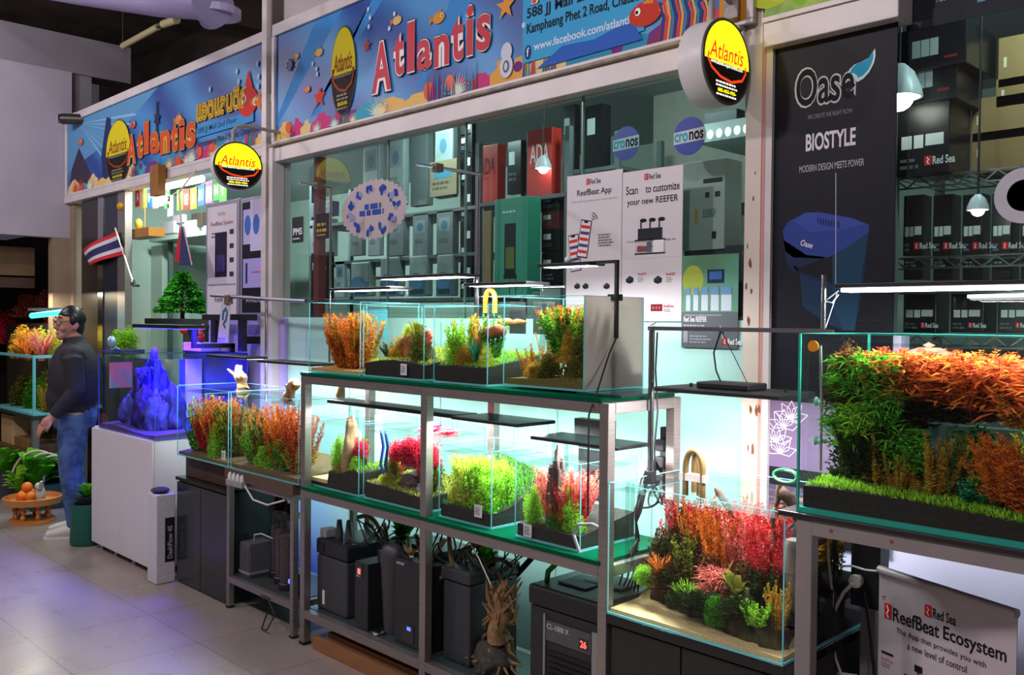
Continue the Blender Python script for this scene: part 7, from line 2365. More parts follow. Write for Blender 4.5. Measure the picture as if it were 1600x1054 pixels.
for i, (pp, r, m, lab) in enumerate((([(1293, 842), (1295, 880), (1301, 930), (1298, 985), (1306, 1030), (1316, 1056)], .004, WCABLE, 'long white cable hanging inside the right-hand stand'), ([(1268, 836), (1279, 880), (1285, 930), (1300, 950), (1308, 958)], .003, CABLE, 'thin black cable hanging beside the leg of the right-hand stand'), ([(1304, 838), (1306, 880), (1304, 940), (1307, 990)], .007, CABLE, 'thick black hose hanging inside the right-hand stand'), ([(1350, 925), (1356, 960), (1362, 1010), (1366, 1056)], .005, CABLE, 'black cable running down under the socket box'))):
    pipe([at(*p, 2.76 + .015 * i) for p in pp], r, m, lab, 'hanging_cable', 'cable', 7)
pipe([at(*p, 2.8) for p in ((1312, 884), (1333, 884), (1352, 890), (1372, 892))], .0035, WCABLE, 'short white cable tied across the socket box', 'hanging_cable', 'cable', 7)
tag(MB(mat('bin_dark', '26282a', .5)).box(-1.28, -1.10, 2.99, 3.1, 0, .62).build('dark_cabinet', bevel=.004), 'dark narrow cabinet standing against the wall behind the white cable', 'cabinet')
pipe([(-1.255, 2.86, .55), (-1.255, 2.86, .0)], .012, mat('grey_rod', '7a7078', .4), 'grey upright rod behind the socket box', 'rod', 'rod')
# ------------------------------------------------------------------ the left bay: flags, tree, little tank, bunting
Yb = 3.42
o = MB(mat('counter_teal', '8fa8a4', .6)).box(-8.1, -6.78, 3.35, 3.9, 0, 1.30)
tag(o.build('shop_counter', bevel=.004), 'pale counter inside the left bay under the little dark-lidded tank', 'counter')
t = thing('aquarium', 'little hazy green tank with a black lid on the counter in the left bay', 'aquarium', (-7.4, 3.5, 1.3))
q0, q1 = at(228, 545, 3.4), at(338, 508, 3.4)
x0, x1, zt = q0.x, q1.x, q1.z
MB(EDGE).box(x0, x1, 3.4, 3.75, 1.301, 1.309).build('base_pane', t)
MB(GLASS).box(x0, x1, 3.4, 3.406, 1.309, zt).build('front_pane', t)
MB(mat('hazy_back', '5f9a92', .5, var=.4, scale=9, c2='2f5f54')).box(x0, x1, 3.744, 3.75, 1.309, zt).build('back_pane', t)
MB(GLASS).box(x0, x0 + .006, 3.406, 3.744, 1.309, zt).build('side_pane', t)
MB(GLASS).box(x1 - .006, x1, 3.406, 3.744, 1.309, zt).build('side_pane', t)
MB(WATER).box(x0 + .008, x1 - .008, 3.408, 3.742, zt - .04, zt - .037).build('water', t)
MB(BLACKM).box(x0 - .01, x1 + .01, 3.39, 3.76, zt, zt + .05).build('lid', t, bevel=.004)
plant('moss', 'green', (x0 + x1) / 2, 3.6, 1.31, .14, .3, 'green mossy bush inside the little hazy tank')
qr = at(287, 516, 3.385)
tag(MB(mat('red_bow', 'c8201c', .4)).ball((qr.x - .03, 3.385, qr.z), (.04, .012, .03), 10, 7).ball((qr.x + .03, 3.385, qr.z), (.04, .012, .03), 10, 7).ball((qr.x, 3.38, qr.z), .014, 8, 6).build('ribbon_bow', smooth=True), 'red ribbon bow on the front of the little hazy tank', 'bow')
qr = at(318, 517, 3.385)
tag(MB(mat('lantern_red', 'c83a22', .4)).ball((qr.x, 3.38, qr.z + .03), (.022, .012, .03), 10, 7).ball((qr.x, 3.38, qr.z - .035), (.02, .012, .03), 10, 7, mat('lantern_pink', 'd85a8a', .4)).build('lantern_charm', smooth=True), 'red and pink lantern charm on the little hazy tank', 'charm')

# christmas tree on the lid
qt = at(285, 492, 3.58)
zb = zt + .05
top = at(285, 425, 3.58).z
t = thing('christmas_tree', 'small green tinsel Christmas tree standing on the black lid of the little tank', 'tree', (qt.x, 3.58, zb))
rs = np.random.RandomState(5)
n = 5600
hh = top - zb
tz = rs.rand(n) ** 1.2
a = rs.rand(n) * 2 * PI
rad = .34 * (1 - tz) ** .8 * (.5 + .5 * rs.rand(n)) * (1 + .1 * np.sin(tz * 26))
P = np.stack([rad * np.cos(a), rad * np.sin(a) * .5, .06 + tz * (hh - .06)], 1)
D = np.stack([np.cos(a), np.sin(a) * .6, -.25 + .3 * rs.rand(n)], 1)
v, f = leaves(P, D, .06, .008, rs)
v += np.array([[qt.x, 3.58, zb]])
MB(leafmat('tinsel', ['0f3a12', '1f6a1c', '2f8f24', '5fb83a', '143f1a'], .2)).add(v.tolist(), [tuple(r) for r in f]).build('needles', t)
MB(mat('stem_brown', '4a3524', .8)).tube([(qt.x, 3.58, zb), (qt.x, 3.58, zb + hh * .95)], [.02, .006], 8).build('stem', t)
for i in range(12):
    tt, a_ = rs.rand() * .8, rs.rand() * PI + PI
    rr = .28 * (1 - tt) ** .8
    MB(mat('bauble_%d' % (i % 4), ('e0a030', '3a8ae0', 'd04038', 'b8c8e8')[i % 4], .2, .5)).ball((qt.x + rr * math.cos(a_), 3.58 + rr * .55 * math.sin(a_), zb + .07 + tt * (hh - .08)), .012, 8, 6).build('bauble', t, smooth=True)


# two small Thai flags
def flag(label, base, tip, pts_fn, Y, st):
    t = thing('paper_flag', label, 'flag', base, 'Thai flags at the left bay')
    MB(mat('flag_stick', 'd8d0c4', .5)).tube([base, tip] + ([(tip.x, YS - .065, 2.73)] if st else []), .007, 8).build('stick', t)
    NB = 12
    bands = [(0, 1 / 6, 'c8242c'), (1 / 6, 2 / 6, 'd6d0da'), (2 / 6, 4 / 6, '262a5c'), (4 / 6, 5 / 6, 'd6d0da'), (5 / 6, 1, 'c8242c')]
    k = MB()
    for a, b, c in bands:
        vs, fs = [], []
        for i in range(NB + 1):
            u = i / NB
            for w_ in (a, b):
                p = pts_fn(u, w_)
                vs += [(p.x, p.y, p.z), (p.x, p.y + .002, p.z)]
        for i in range(NB):
            j = 4 * i
            fs += [(j, j + 2, j + 6, j + 4), (j + 1, j + 5, j + 7, j + 3), (j, j + 4, j + 5, j + 1), (j + 2, j + 3, j + 7, j + 6)]
        k.add(vs, fs, mat('flag_' + c, c, .6))
    k.build('cloth', t, smooth=True)
    return t


Yg = 3.08
A0, A1, B0, B1 = at(181, 360, Yg), at(196, 397, Yg), at(126, 391, Yg), at(137, 413, Yg)


def f1(u, w_):
    p = A0.lerp(A1, w_).lerp(B0.lerp(B1, w_), u)
    return p + Vector((0, .03 * math.sin(u * 7), .012 * math.sin(u * 6)))


flag('red, white and blue striped flag flying left of the chrome upright', at(207, 438, Yg), at(180, 356, Yg), f1, Yg, 0)
tag(MB(CHROME).lathe([(.02, 0), (.02, .03), (.012, .05)], at(208, 446, Yg) , 10).box(at(208, 446, Yg).x - .012, at(208, 446, Yg).x + .012, Yg, YS - .02, at(208, 446, Yg).z - .01, at(208, 446, Yg).z + .01).build('flag_holder'), 'small chrome holder of the flying flag', 'holder')
Yg2 = 2.95
C0 = at(284, 354, Yg2)


def f2(u, w_):
    return C0 + Vector(((w_ - .45) * .34 * (.2 + .8 * u) + .03 * u, .03 * math.sin(w_ * 11) * u, -.30 * u + .10 * u * abs(w_ - .55)))


t = flag('drooping red, white and blue flag hanging above the Christmas tree', at(283, 350, Yg2), at(280, 300, Yg2), f2, Yg2, 1)
# bunting of coloured cards
Yc = 3.35
t = thing('card_bunting', 'string of coloured letter cards hanging across the left bay', 'bunting', at(270, 300, Yc))
cards = [('2f8a3a', 203, 306), ('c8282c', 215, 308), ('d8b82a', 226, 310), ('2a5ab0', 234, 309), ('d86a8a', 243, 310), ('d8d8d4', 252, 306), ('2f7a2e', 261, 310), ('8a86a0', 266, 322), ('6ab82a', 281, 312), ('a8202a', 291, 312), ('c8b020', 302, 310), ('2a62b8', 314, 305), ('c86aa0', 326, 300), ('1f7a2e', 338, 296), ('4ab82a', 348, 298)]
txt = 'HAPPYNEWYEARHNY'
for i, (c, px, py) in enumerate(cards):
    q = at(px, py, Yc)
    m = mat('card_' + c, c, .6)
    k = MB(m).box(q.x - .055, q.x + .055, Yc, Yc + .003, q.z - .085, q.z + .085)
    o = k.build('card', t)
    Art((0, Yc - .0005, 0)).text(txt[i], q.x - .03, q.z - .04, .06, .08, ink('d9c8c0'), 1, .03).build('letter', o)
qa, qb = at(196, 292, Yc + .002), at(356, 286, Yc + .002)
MB(mat('string', 'b8b0a8', .7)).tube([qa] + [Vector((at(px, py, Yc).x, Yc + .004, at(px, py, Yc).z + .085)) for c, px, py in cards] + [qb, Vector((qb.x + .02, Yc, 2.9))], .003, 5).tube([qa, Vector((qa.x - .02, Yc, 2.9))], .003, 5).build('string', t)
# lit fluorescent fitting
a, b_ = at(249, 293, 3.3), at(315, 279, 3.3)
t = thing('fluorescent_lamp', 'bright fluorescent tube under the left sign', 'lamp', (a + b_) / 2)
MB(mat('tube_lit', 'fffbe0', .4, emit=6)).tube([a, b_], .03, 12).build('tube', t, smooth=True)
MB(WHITEP).box(a.x - .02, b_.x + .02, 3.28, 3.36, a.z + .04, a.z + .075).build('fitting', t)
MB(WHITEP).tube([(a.x + .1, 3.32, a.z + .07), (a.x + .1, 3.32, 2.9)], .006).build('rod', t)
lamp('tube_light', ((a.x + b_.x) / 2, 3.25, a.z - .05), 1.1, 6, (1, 1, .9), parent=t, sy=.08)
q = at(240, 285, 3.28)
tag(MB(mat('orange_wood_board', '9a6420', .6, var=.3, scale=8)).box(at(234, 285, 3.0).x, at(247, 285, 3.0).x, 3.0, 3.06, at(240, 305, 3.0).z, at(240, 258, 3.0).z).build('hanging_board'), 'orange-brown upright board hanging by the fluorescent tube', 'board')
# shelf with pink and white boxes, orange ledge
q = at(250, 366, 3.9)
t = thing('wall_shelf', 'pale shelf inside the left bay carrying pink and white boxes', 'shelf', q)
x0, x1 = at(233, 366, 3.8).x, at(352, 366, 3.8).x
zs = at(290, 364, 3.8).z
MB(mat('shelf_pale', 'b4c4bc', .5)).box(x0, x1, 3.8, 4.4, zs - .04, zs).build('board', t)
MB(SH).box(x0 + .2, x0 + .24, 3.9, 3.94, 0, zs - .04).box(x1 - .24, x1 - .2, 3.9, 3.94, 0, zs - .04).build('leg', t)
for i, (tl, br, c, lab) in enumerate((((250, 348), (280, 362), 'd8c4cc', 'pink and white box at the left of the shelf in the left bay'), ((270, 337), (292, 346), 'd9b8c4', 'small pink box on top of the left box in the left bay'), ((285, 346), (312, 362), 'cfd6d4', 'white box in the middle of the shelf in the left bay'), ((299, 334), (322, 352), '4a342a', 'brown box at the right of the shelf in the left bay'), ((315, 353), (330, 364), 'd0d0d4', 'white packet at the right end of the shelf in the left bay'))):
    goods(tl, br, 3.82 + .02 * i, .25, mat('lb_' + c, c, .5), lab, 'boxes on the shelf in the left bay')
a_, c_ = at(196, 360, 3.2), at(232, 368, 3.2)
tag(MB(mat('orange_ledge', 'a06a24', .5)).box(a_.x, c_.x, 3.2, 3.34, c_.z, a_.z).tube([((a_.x + c_.x) / 2, 3.27, a_.z), ((a_.x + c_.x) / 2, 3.27, 2.9)], .004, 6).build('hanging_ledge'), 'orange wooden ledge beside the chrome upright', 'ledge')
tag(MB(mat('gold_ornament', 'c89a2a', .4)).ball((a_.x + .14, 3.26, a_.z + .05), (.04, .03, .05), 12, 8).build('ornament', smooth=True), 'small gold ornament standing on the orange ledge', 'ornament')
tag(MB(mat('bee_gold', 'd89a1c', .4)).ball(at(189, 322, 3.12), (.06, .03, .035), 12, 8).tube([at(189, 322, 3.12), at(189, 322, 3.15)], .006).build('ornament', smooth=True), 'golden yellow ornament stuck high on the dark panel', 'ornament')
for i, (tl, br, c, lab) in enumerate((((205, 375), (225, 480), 'a8b8ae', 'tall greenish-white panel at the left in the left bay'), ((232, 385), (262, 478), 'c0ccc0', 'broad pale cabinet behind the Christmas tree'))):
    goods(tl, br, 3.93, .15, mat('pale_' + c, c, .5), lab, None, name='tall_cabinet', cat='cabinet', floor=0.001)

# white tag board hanging beside the lamp arm, rail and a driftwood scrap
t = thing('hanging_sign', 'tapered white sign with a blue-green loop drawn on it over the reef tank', 'sign', at(352, 470, 2.9))
fr = [at(347, 472, 2.9), at(361, 472, 2.9), at(357, 535, 2.9), at(340, 535, 2.9)]
MB(mat('sign_white', 'c8bcc8', .5)).prism([(p.x, p.z) for p in fr], (0, 2.9, 0), (1, 0, 0), (0, 0, 1), (0, -1, 0), .004).build('board', t)
A = Art((0, 2.895, 0))
A.stroke([(lambda p: (p.x, p.z))(at(x, y, 2.895)) for x, y in ((348, 500), (349, 487), (353, 482), (355, 488), (353, 500), (349, 506), (352, 512))], .025, ink('2a6a7a'), 1)
A.build('print', t)
MB(CHROME).tube([at(330, 461, 2.9), at(420, 467, 2.9), at(478, 470, 2.9)], .012, 8).build('rail', t, smooth=True)
MB(CHROME).tube([at(416, 467, 2.9), at(416, 540, 2.9), (at(416, 540, 2.9).x, 2.9, 1.21)], .009, 8).build('pole', t, smooth=True)
MB(mat('brown_clip', '6a5a50', .5)).obox(at(357, 468, 2.9), (.03, .016, .03), Matrix.Identity(3)).build('clip', t)
t = thing('lamp_bracket', 'pair of black T-shaped lamp brackets behind the slab lamps', 'bracket', at(360, 520, 3.0))
k = MB(LH)
for px in (336, 379):
    a_ = at(px, 500, 3.0)
    k.box(a_.x - .035, a_.x + .035, 2.985, 3.015, 1.389 if px == 336 else 1.40, a_.z)
    k.box(a_.x - .16, a_.x + .16, 2.98, 3.02, a_.z, a_.z + .04)
a_ = at(379, 500, 3.0)
k.box(a_.x - .02, a_.x + .02, 3.015, YS - .002, 1.45, 1.5)
k.build('arms', t)

# paper stuff behind: pale lavender board
o = MB(mat('lavender_board', 'a79be0', .5)).box(at(322, 470, 3.10).x, at(440, 470, 3.10).x, YS - .028, YS - .002, 1.0, at(380, 496, 3.1).z)
tag(o.build('lavender_board'), 'lavender board below the framed posters behind the reef tank', 'board')

# ------------------------------------------------------------------ the shop at the far left
t = thing('aquarium', 'plant-filled glass tank on a frame at the far left behind the person', 'aquarium', (-8.95, 2.9, .78))
xr, yf = -8.46, 2.56
zb, zt = .765, at(52, 556, 2.56).z
MB(EDGE).box(-9.7, xr, yf, 3.02, zb, zb + .012).build('base_pane', t)
MB(GLASS).box(-9.69, xr - .01, yf, yf + .01, zb + .012, zt).build('front_pane', t)
MB(GLASS).box(xr - .01, xr, yf + .01, 3.01, zb + .012, zt).build('side_pane', t)
MB(GLASS).box(-9.69, xr - .01, 3.01, 3.02, zb + .012, zt).build('back_pane', t)
MB(mat('glass_edge')).box(xr - .02, xr + .002, yf - .003, yf + .018, zb + .012, zt).box(-9.7, xr, yf - .004, yf, zt - .02, zt + .006).box(xr, xr + .004, yf, 3.02, zt - .02, zt + .006).box(xr, xr + .004, yf, 3.02, zb, zb + .025).box(-9.7, xr, yf - .004, yf, zb, zb + .025).build('glass_edge', t)
lamp('far_tank_light', (-9.0, 2.78, 1.85), .9, 12, (1, .85, .6), parent=t, sy=.2)
t = thing('aquarium_lamp', 'bright cyan lamp tube over the far left plant tank', 'lamp', (-8.7, 2.75, 1.72))
a, b_ = at(50, 493, 2.7), at(104, 487, 2.7)
MB(mat('cyan_tube', '2ad4f0', .4, emit=3)).tube([a, b_], .025, 10).build('tube', t, smooth=True)
MB(mat('alu_hood', '9aa09a', .4, .5)).obox((a + b_) / 2 + Vector((-.12, .05, .04)), ((b_.x - a.x) / 2, .05, .012), Matrix.Identity(3)).build('hood', t)
MB(CABLE).tube([(a + b_) / 2 + Vector((-.12, .05, .045)), Vector((-8.62, 3.015, ((a + b_) / 2).z + .05)), Vector((-8.62, 3.015, zt + .002))], .008, 6).build('arm', t)
lamp('cyan_light', (a + b_) / 2 + Vector((0, 0, -.05)), .7, 2.5, (.4, .9, 1), parent=t, sy=.1)
t = thing('tank_frame', 'grey metal frame under the far left plant tank', 'stand', (-9.0, 2.8, 0))
for x in (-9.68, xr - .06):
    for y in (yf, 2.96):
        MB(mat('grey_frame', '77787a', .4, .3)).box(x, x + .05, y, y + .05, 0, zb - .03).build('leg', t)
MB(mat('dark_frame', '2f3a36', .4)).box(-9.7, xr, yf - .01, 3.02, zb - .03, zb).build('top', t)
MB(mat('shelf_brown', '6a4a2c', .6)).box(-9.64, xr - .06, yf + .02, 2.96, .40, .425).build('shelf', t)
rows = [('cloud', 'olive', -9.45, 2.8, zb + .012, .36, .44, 'olive bush at the left inside the far plant tank'),
        ('cloud', 'green', -9.1, 2.8, zb + .012, .34, .44, 'dark green bush in the middle of the far plant tank'),
        ('moss', 'olive', -8.75, 2.8, zb + .012, .36, .40, 'olive mossy bush at the right in the far plant tank'),
        ('stem', 'gold', -8.62, 2.72, zb + .012, .26, .22, 'golden sprigs at the corner of the far plant tank')]
for r in rows:
    plant(*r)
for i, (k, c, px, py, Y, h, w, lab) in enumerate((('cloud', 'crimson', 8, 505, 3.1, .42, .5, 'crimson bush at the extreme left above the far plant tank'), ('cloud', 'pink', 55, 470, 3.3, .34, .6, 'dusky pink bush high behind the far plant tank'), ('cloud', 'red', 95, 485, 3.4, .34, .5, 'dull red bush behind the cyan lamp'))):
    q = at(px, py, Y)
    plant(k, c, q.x, q.y, q.z - h / 2, h, w, lab)
tag(MB(mat('back_shelf_brown', '3a2a22', .7)).box(-10.9, -9.42, 3.03, 3.58, 0, 1.55).build('display_bench'), 'dark bench of red bushes behind the far plant tank', 'bench')
for i, (k, c, x, y, z, h, w, lab) in enumerate((('cloud', 'gold', -9.25, 2.78, zt - .04, .34, .5, 'golden-green foliage rising out of the far plant tank at the left'), ('spiky', 'pink', -8.85, 2.75, zt - .06, .40, .55, 'pinkish spiky leaves rising out of the far plant tank'), ('spiky', 'orange', -9.0, 2.68, zt - .06, .34, .5, 'orange spiky leaves at the front of the far plant tank'), ('cloud', 'olive', -9.5, 2.8, zt - .04, .30, .42, 'olive foliage at the left end of the far plant tank'), ('stem', 'yellow', -8.95, 2.85, zt - .04, .32, .24, 'yellow flowering sprigs in the far plant tank'))):
    plant(k, c, x, y, z, h, w, lab)
tag(MB(mat('orange_thermometer', 'e0701c', .4)).tube([(xr + .012, 2.74, zb + .06), (xr + .012, 2.74, zb + .42)], .022, 10).tube([(xr + .012, 2.74, zb + .42), (xr + .012, 2.74, zt + .03)], .010, 8, CABLE).build('orange_heater', smooth=True), 'orange upright heater at the corner of the far plant tank', 'heater')
for i, (x0, x1, z0, z1, c, lab) in enumerate(((-9.6, -9.25, .426, .70, 'c8a878', 'pale cream box on the shelf under the far plant tank'), (-9.2, -8.8, .426, .52, '8a6a3a', 'tan tray on the shelf under the far plant tank'), (-8.78, -8.55, .426, .5, '5a4a34', 'dark tan tray at the corner under the far plant tank'))):
    tag(MB(mat('far_' + c, c, .6, var=.2, scale=6)).box(x0, x1, 2.62, 2.9, z0, z1).build('stored_box', bevel=.005), lab, 'box', 'boxes under the far plant tank')
for i, (k, c, px, py, Y, h, w, lab) in enumerate((('rosette', 'green', 8, 740, 2.5, .32, .55, 'broad green leafy plant at the left edge near the floor'), ('rosette', 'green', 58, 735, 2.55, .36, .6, 'broad green leafy plant behind the orange tray'), ('rosette', 'olive', 95, 700, 2.9, .36, .45, 'olive leafy plant behind the white hoops'), ('rosette', 'lime', 30, 765, 2.42, .22, .36, 'pale-flecked green plant left of the orange tray'))):
    q = at(px, py, Y)
    plant(k, c, q.x, q.y, max(.16, q.z - h / 2), h, w, lab)
for i, (px, w, c, lab) in enumerate(((8, .34, '3a3f48', 'dark planter at the left edge under the leafy plant'), (62, .42, '2a3238', 'dark planter under the leafy plant behind the orange tray'), (97, .24, '1f4a42', 'dark teal planter behind the white hoops'))):
    Y = (2.5, 2.62, 2.9)[i]
    q = at(px, 800, Y)
    tag(MB(mat('planter_' + c, c, .5)).lathe([(w * .42, 0), (w * .5, .24), (w * .52, .25), (w * .46, .25), (w * .42, .22)], (q.x, Y, 0), 20).build('planter', smooth=True), lab, 'planter')
b = MB(mat('hoop_white', 'c9c4a8', .4))
q = at(76, 745, 2.62)
for i in range(4):
    c_, r_ = q + Vector((-.06 * i + .05, .10 - .05 * i, 0)), .15 + .015 * i
    b.tube([(c_.x + .41 * r_ * math.cos(a), c_.y + .91 * r_ * math.cos(a), c_.z - .03 + 1.25 * r_ * math.sin(a)) for a in [-.3 + k * .17 for k in range(22)]], .010, 7)
z_ = q.z - .06
b.box(q.x - .2, q.x + .1, 2.46, 2.84, 0, z_, mat('hoop_base', '1f4a42', .5))
tag(b.build('hose_hoops', smooth=True), 'pale curved hoses hooped over a dark teal box behind the orange tray', 'hose')
# offering tray with oranges
q = Vector((-7.78, 2.35, 0))
t = thing('offering_tray', 'orange-gold pedestal tray with oranges on the floor at the left', 'tray', q)
GOLD = mat('tray_gold', 'd08a4a', .35, .2)
MB(GOLD).lathe([(.17, 0), (.17, .018), (.15, .03)], q, 28).build('base', t, smooth=True)
MB(GOLD).lathe([(.17, .145), (.205, .15), (.215, .20), (.205, .205), (.195, .165), (.0, .162)], q, 32).build('dish', t, smooth=True)
for i in range(7):
    a = i * 2 * PI / 7
    MB(GOLD).lathe([(.014, .03), (.024, .05), (.012, .075), (.026, .1), (.014, .125), (.02, .146)], (q.x + .12 * math.cos(a), q.y + .12 * math.sin(a), 0), 12).build('baluster', t, smooth=True)
tag(MB(mat('white_plate', 'c9b8bc', .3)).lathe([(.2, 0), (.24, .004), (.24, .006)], (q.x, q.y, -.0065), 28).build('floor_mat', smooth=True), 'thin pale round mat under the orange-gold tray', 'mat')
for i, (dx, dy, dz) in enumerate(((-.09, -.04, 0), (-.01, -.08, 0), (.05, -.03, .0), (-.04, -.03, .065), (-.12, .02, 0))):
    o = MB(mat('orange_fruit', 'e8781c', .45)).ball((q.x + dx, q.y + dy, .205 + dz), .042, 16, 10)
    tag(o.build('orange', smooth=True), ('orange at the left front of the tray', 'orange at the middle front of the tray', 'orange at the right front of the tray', 'orange on top of the others on the tray', 'orange at the left back of the tray')[i], 'fruit', 'oranges on the tray')
o = MB(mat('white_elephant', 'cfcac8', .4)).ball((q.x + .12, q.y + .02, .235), (.045, .035, .07), 12, 8).ball((q.x + .15, q.y, .30), (.05, .03, .03), 12, 8).tube([(q.x + .18, q.y, .305), (q.x + .22, q.y - .01, .33), (q.x + .235, q.y - .01, .35)], [.018, .012, .008], 8)
tag(o.build('figurine', smooth=True), 'white animal figurine on the right of the orange-gold tray', 'figurine')
# teal bucket with a potted plant
q = at(135, 862, 2.33)
q = Vector((-6.77, 2.40, 0))
t = thing('bucket', 'dark green plastic bucket beside the white cabinet', 'bucket', q)
BG_ = mat('bucket_green', '14594a', .4)
MB(BG_).lathe([(.105, 0), (.112, .02), (.098, .27), (.094, .29), (.086, .29), (.09, .26), (.08, .25)], q, 28).build('body', t, smooth=True)
tag(MB(mat('dark_pot', '20242c', .5)).lathe([(.05, .25), (.075, .33), (.08, .335), (.07, .335)], q, 20).build('plant_pot', smooth=True), 'dark pot standing in the dark green bucket', 'pot')
plant('rosette', 'green', q.x, q.y, .33, .12, .2, 'green plant in the pot on the dark green bucket')
plant('rosette', 'green', -6.70, 2.54, .62, .12, .14, 'green leaves peeping out beside the jeans')
tag(MB(mat('shrub_pole', '3a3a3c', .5)).tube([(-6.70, 2.54, 0), (-6.70, 2.54, .66)], .012, 8).build('plant_stake'), 'thin dark stake carrying the green leaves beside the jeans', 'stake')
plant('cloud', 'lime', -7.6, 3.0, 1.36, .22, .3, 'bright green leaves behind the person by the dark panel')
tag(MB(mat('plinth_dark', '3a3836', .6)).box(-7.75, -7.45, 2.9, 3.1, 0, 1.36).build('plinth'), 'dark plinth with bright leaves behind the person', 'plinth')
tag(MB(mat('foil_blue', '9ab8e0', .3, .3)).ball((-7.52, 2.86, 1.42), (.06, .03, .05), 10, 7).tube([(-7.52, 2.88, 1.38), (-7.52, 2.92, 1.36)], .01).build('foil_ornament', smooth=True), 'shiny pale blue ornament among the bright leaves', 'ornament')
# ------------------------------------------------------------------ the person by the white cabinet
pb = Vector((-7.12, 2.44, 0))
t = thing('person', 'person in a dark jacket, jeans and glasses standing beside the blue-lit reef tank', 'person', (pb.x, pb.y, 0), world=False)
t.rotation_euler = (0, 0, math.atan2(-.92, -.4))
SKIN = mat('skin', 'b8866a', .5, var=.06, scale=12)
HAIR = mat('black_hair', '12100f', .4, var=.4, scale=60)
JACK = mat('dark_jacket', '24222a', .75, var=.25, scale=30)
JEAN = mat('blue_jeans', '52709c', .8, var=.4, scale=14, c2='2f4870')
ha = .5                                     # the head is turned towards the camera
HC = Vector((.035, .0, 1.565))


def hd(x, y, z):
    return Vector((HC.x + x * math.cos(ha) - y * math.sin(ha), HC.y + x * math.sin(ha) + y * math.cos(ha), HC.z + z))


def headfn(v):
    x, y, z = v
    if z < 0:
        y *= 1 + .28 * z
        x *= 1 + (.10 * z if x > 0 else .35 * z)
    if x > 0:
        x *= .94
    return Vector((x * math.cos(ha) - y * math.sin(ha) * .8, x * math.sin(ha) * 1.22 + y * math.cos(ha), z))


def hand(b, wrist, d, up, side):
    """palm and five bent fingers from the wrist along d"""
    d, up = Vector(d).normalized(), Vector(up).normalized()
    s = d.cross(up).normalized() * side
    palm = wrist + d * .05
    b.tube([wrist, wrist + d * .03, palm, wrist + d * .085], [.026, .034, .036, .028], 10)
    b.tube([wrist + d * .04 + s * .022, wrist + d * .075 + s * .02], [.014, .012], 8)
    b.tube([wrist + d * .04 - s * .022, wrist + d * .075 - s * .02], [.014, .012], 8)
    for i, (o, l) in enumerate(((.027, .066), (.009, .075), (-.009, .07), (-.026, .055))):
        q = wrist + d * .08 + s * o
        b.tube([q, q + d * l * .45 - up * .008, q + d * l * .75 - up * .028, q + d * l * .85 - up * .05], [.010, .0095, .009, .0075], 8)
    q = wrist + d * .025 + s * .03
    b.tube([q, q + d * .025 + s * .022, q + d * .055 + s * .022 - up * .012], [.012, .0105, .009], 8)


def remesh(o, vox, it=3):
    r = o.modifiers.new('join', 'REMESH')
    r.mode = 'VOXEL'
    r.voxel_size = vox
    r.use_smooth_shade = True
    s = o.modifiers.new('soften', 'SMOOTH')
    s.iterations = it
    s.factor = .5
    return o


EL, HL = Vector((-.03, .235, 1.09)), Vector((.13, .21, .90))      # left elbow and wrist
ER, HR = Vector((-.02, -.235, 1.09)), Vector((.12, -.19, .90))
b = MB(SKIN)
b.ball(HC, (.098, .08, .125), 28, 20, fn=headfn)
b.ball(hd(.062, 0, -.085), (.036, .034, .032), 12, 8)
b.tube([hd(.085, 0, .02), hd(.108, 0, -.022), hd(.09, 0, -.034)], [.010, .017, .014], 10)
b.ball(hd(.086, 0, -.062), (.014, .02, .009), 10, 6).ball(hd(.084, 0, -.072), (.013, .018, .008), 10, 6)
for sd in (1, -1):
    b.ball(hd(-.005, sd * .083, -.01), (.022, .012, .034), 10, 8)
    b.ball(hd(.066, sd * .04, -.03), (.022, .024, .024), 10, 8)
b.tube([(.0, 0, 1.34), (.005, 0, 1.43), HC + Vector((-.01, 0, -.06))], [.075, .058, .056], 16)
b.tube([(0, 0, .88), (.01, 0, 1.05), (0, 0, 1.25), (0, 0, 1.36)], [.11, .11, .11, .06], 16)
for sd, e, w in ((1, EL, HL), (-1, ER, HR)):
    b.tube([(0, sd * .10, 1.33), (0, sd * .17, 1.31), e, w], [.04, .04, .036, .027], 12)
    hand(b, w, (w - e) + Vector((.06, 0, -.02)), (0, sd * .6, .8), -sd)
    b.tube([(0, sd * .085, .92), (.01, sd * .10, .50), (-.02, sd * .10, .10)], [.085, .06, .045], 12)
    b.tube([(-.03, sd * .10, .06), (.10, sd * .11, .04)], [.04, .03], 10)
body = remesh(b.build('body', t, smooth=True), .007, 2)
for sd in (1, -1):
    e = MB(mat('eye_white', 'd8d0ca', .3)).ball(hd(.079, sd * .032, .018), (.012, .014, .009), 12, 8).ball(hd(.088, sd * .032, .018), (.005, .006, .006), 8, 6, mat('eye_dark', '1a1210', .2))
    e.build('eye', t, smooth=True)
    MB(HAIR).tube([hd(.09, sd * .016, .046), hd(.088, sd * .035, .052), hd(.078, sd * .056, .046)], [.004, .005, .003], 6).build('eyebrow', t)
MB(mat('lips', '8f5a4a', .5)).tube([hd(.094, -.022, -.068), hd(.1, 0, -.066), hd(.094, .022, -.068)], [.003, .005, .003], 8).build('mouth', t, smooth=True)
g = MB(BLACKM)
for sd in (1, -1):
    ring = [hd(.102 - .012 * abs(math.cos(a)) * (1 if math.cos(a) * sd > 0 else 0), sd * .034 + .026 * math.cos(a), .014 + .02 * math.sin(a)) for a in [i * PI / 8 for i in range(17)]]
    g.tube(ring, .0028, 6, caps=False)
    g.tube([hd(.092, sd * .06, .022), hd(.03, sd * .088, .022), hd(-.01, sd * .09, .012)], .0025, 6)
g.tube([hd(.104, -.009, .018), hd(.104, .009, .018)], .0025, 6)
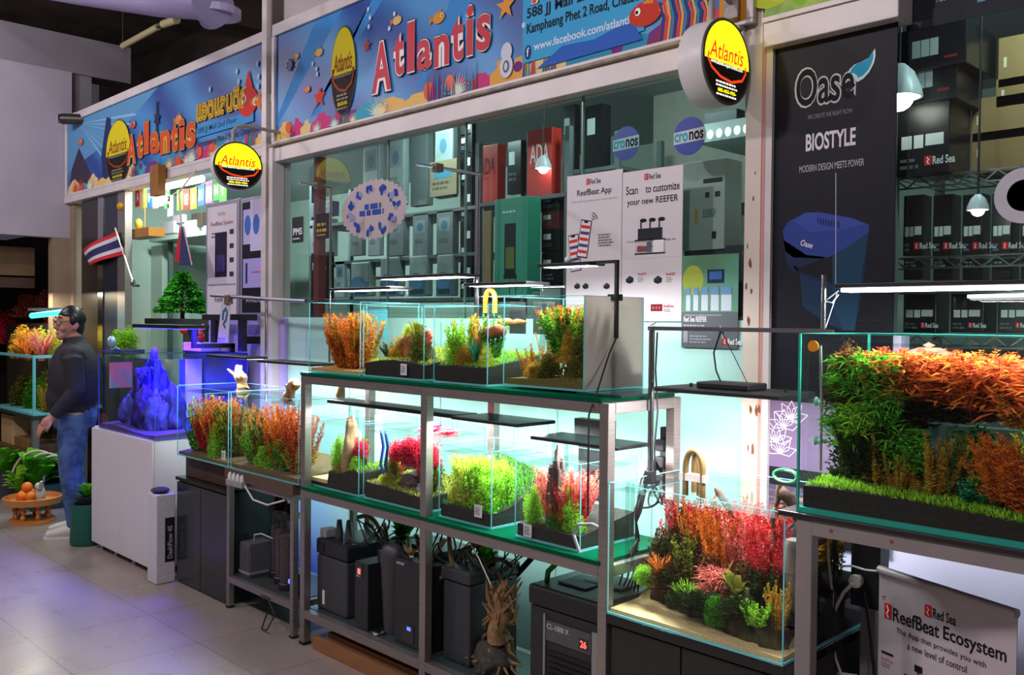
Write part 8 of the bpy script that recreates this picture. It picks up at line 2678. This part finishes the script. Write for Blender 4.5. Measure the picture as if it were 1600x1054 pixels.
g.build('glasses', t, smooth=True)
h = MB(HAIR)


def hairfn(v):
    v = headfn(v)
    k = 1 + .05 * noise.noise(v * 5)
    return v * k


h.ball(HC + Vector((-.012, -.006, .03)), (.104, .09, .112), 26, 18, fn=lambda v: hairfn(Vector((v.x, v.y, max(v.z, -.25 if v.x < .25 else .3 + .1 * math.sin(v.y * 9))))))
h.ball(hd(-.045, 0, -.02), (.062, .076, .07), 14, 10)
for sd in (1, -1):
    h.ball(hd(.01, sd * .078, .03), (.03, .014, .045), 10, 8)
remesh(h.build('hair', t, smooth=True), .009, 2)
# jacket
j = MB(JACK)
j.ball((.0, 0, 1.16), (.185, .21, .30), 24, 16)
j.tube([(0, 0, .86), (.01, 0, .95), (.02, 0, 1.10), (.0, 0, 1.26), (-.01, 0, 1.38), (.0, 0, 1.45)], [.15, .16, .165, .16, .12, .07], 20)
j.ball((.06, 0, 1.02), (.14, .165, .17), 18, 12)
for sd, e, w in ((1, EL, HL), (-1, ER, HR)):
    j.ball((0, sd * .165, 1.345), (.085, .085, .075), 14, 10)
    j.tube([(0, sd * .14, 1.33), (0, sd * .215, 1.31), e, e.lerp(w, .55), w - (w - e).normalized() * .015], [.07, .074, .06, .052, .045], 14)
j.tube([(.0, .0, 1.40), (.01, 0, 1.475)], [.085, .072], 16)
remesh(j.build('jacket', t, smooth=True), .010, 4)
# jeans and shoes
k = MB(JEAN)
k.tube([(0, 0, 1.02), (0, 0, .96), (0, 0, .88), (0, 0, .80)], [.135, .15, .158, .14], 18)
for sd in (1, -1):
    k.tube([(0, sd * .075, .90), (.015, sd * .09, .72), (.025, sd * .10, .50), (.0, sd * .10, .28), (-.02, sd * .10, .085)], [.105, .10, .078, .072, .066], 14)
remesh(k.build('jeans', t, smooth=True), .010, 3)
for sd in (1, -1):
    s = MB(mat('pale_shoe', 'cfcbc4', .5))
    s.tube([(-.09, sd * .10, .045), (-.03, sd * .10, .055), (.06, sd * .105, .045), (.13, sd * .11, .035), (.185, sd * .112, .028)], [.032, .045, .042, .034, .02], 14)
    s.tube([(-.05, sd * .10, .05), (-.025, sd * .10, .10)], [.042, .046], 12)
    o = remesh(s.build('shoe', t, smooth=True), .006, 3)
    MB(mat('shoe_sole', 'e0ddd6', .6)).prism([(-.115, -.03), (-.08, -.042), (.1, -.045), (.18, -.03), (.2, 0), (.18, .03), (.1, .045), (-.08, .042), (-.115, .03)], (0, sd * .106, 0), (1, 0, 0), (0, 1, 0), (0, 0, 1), .016).build('sole', t)
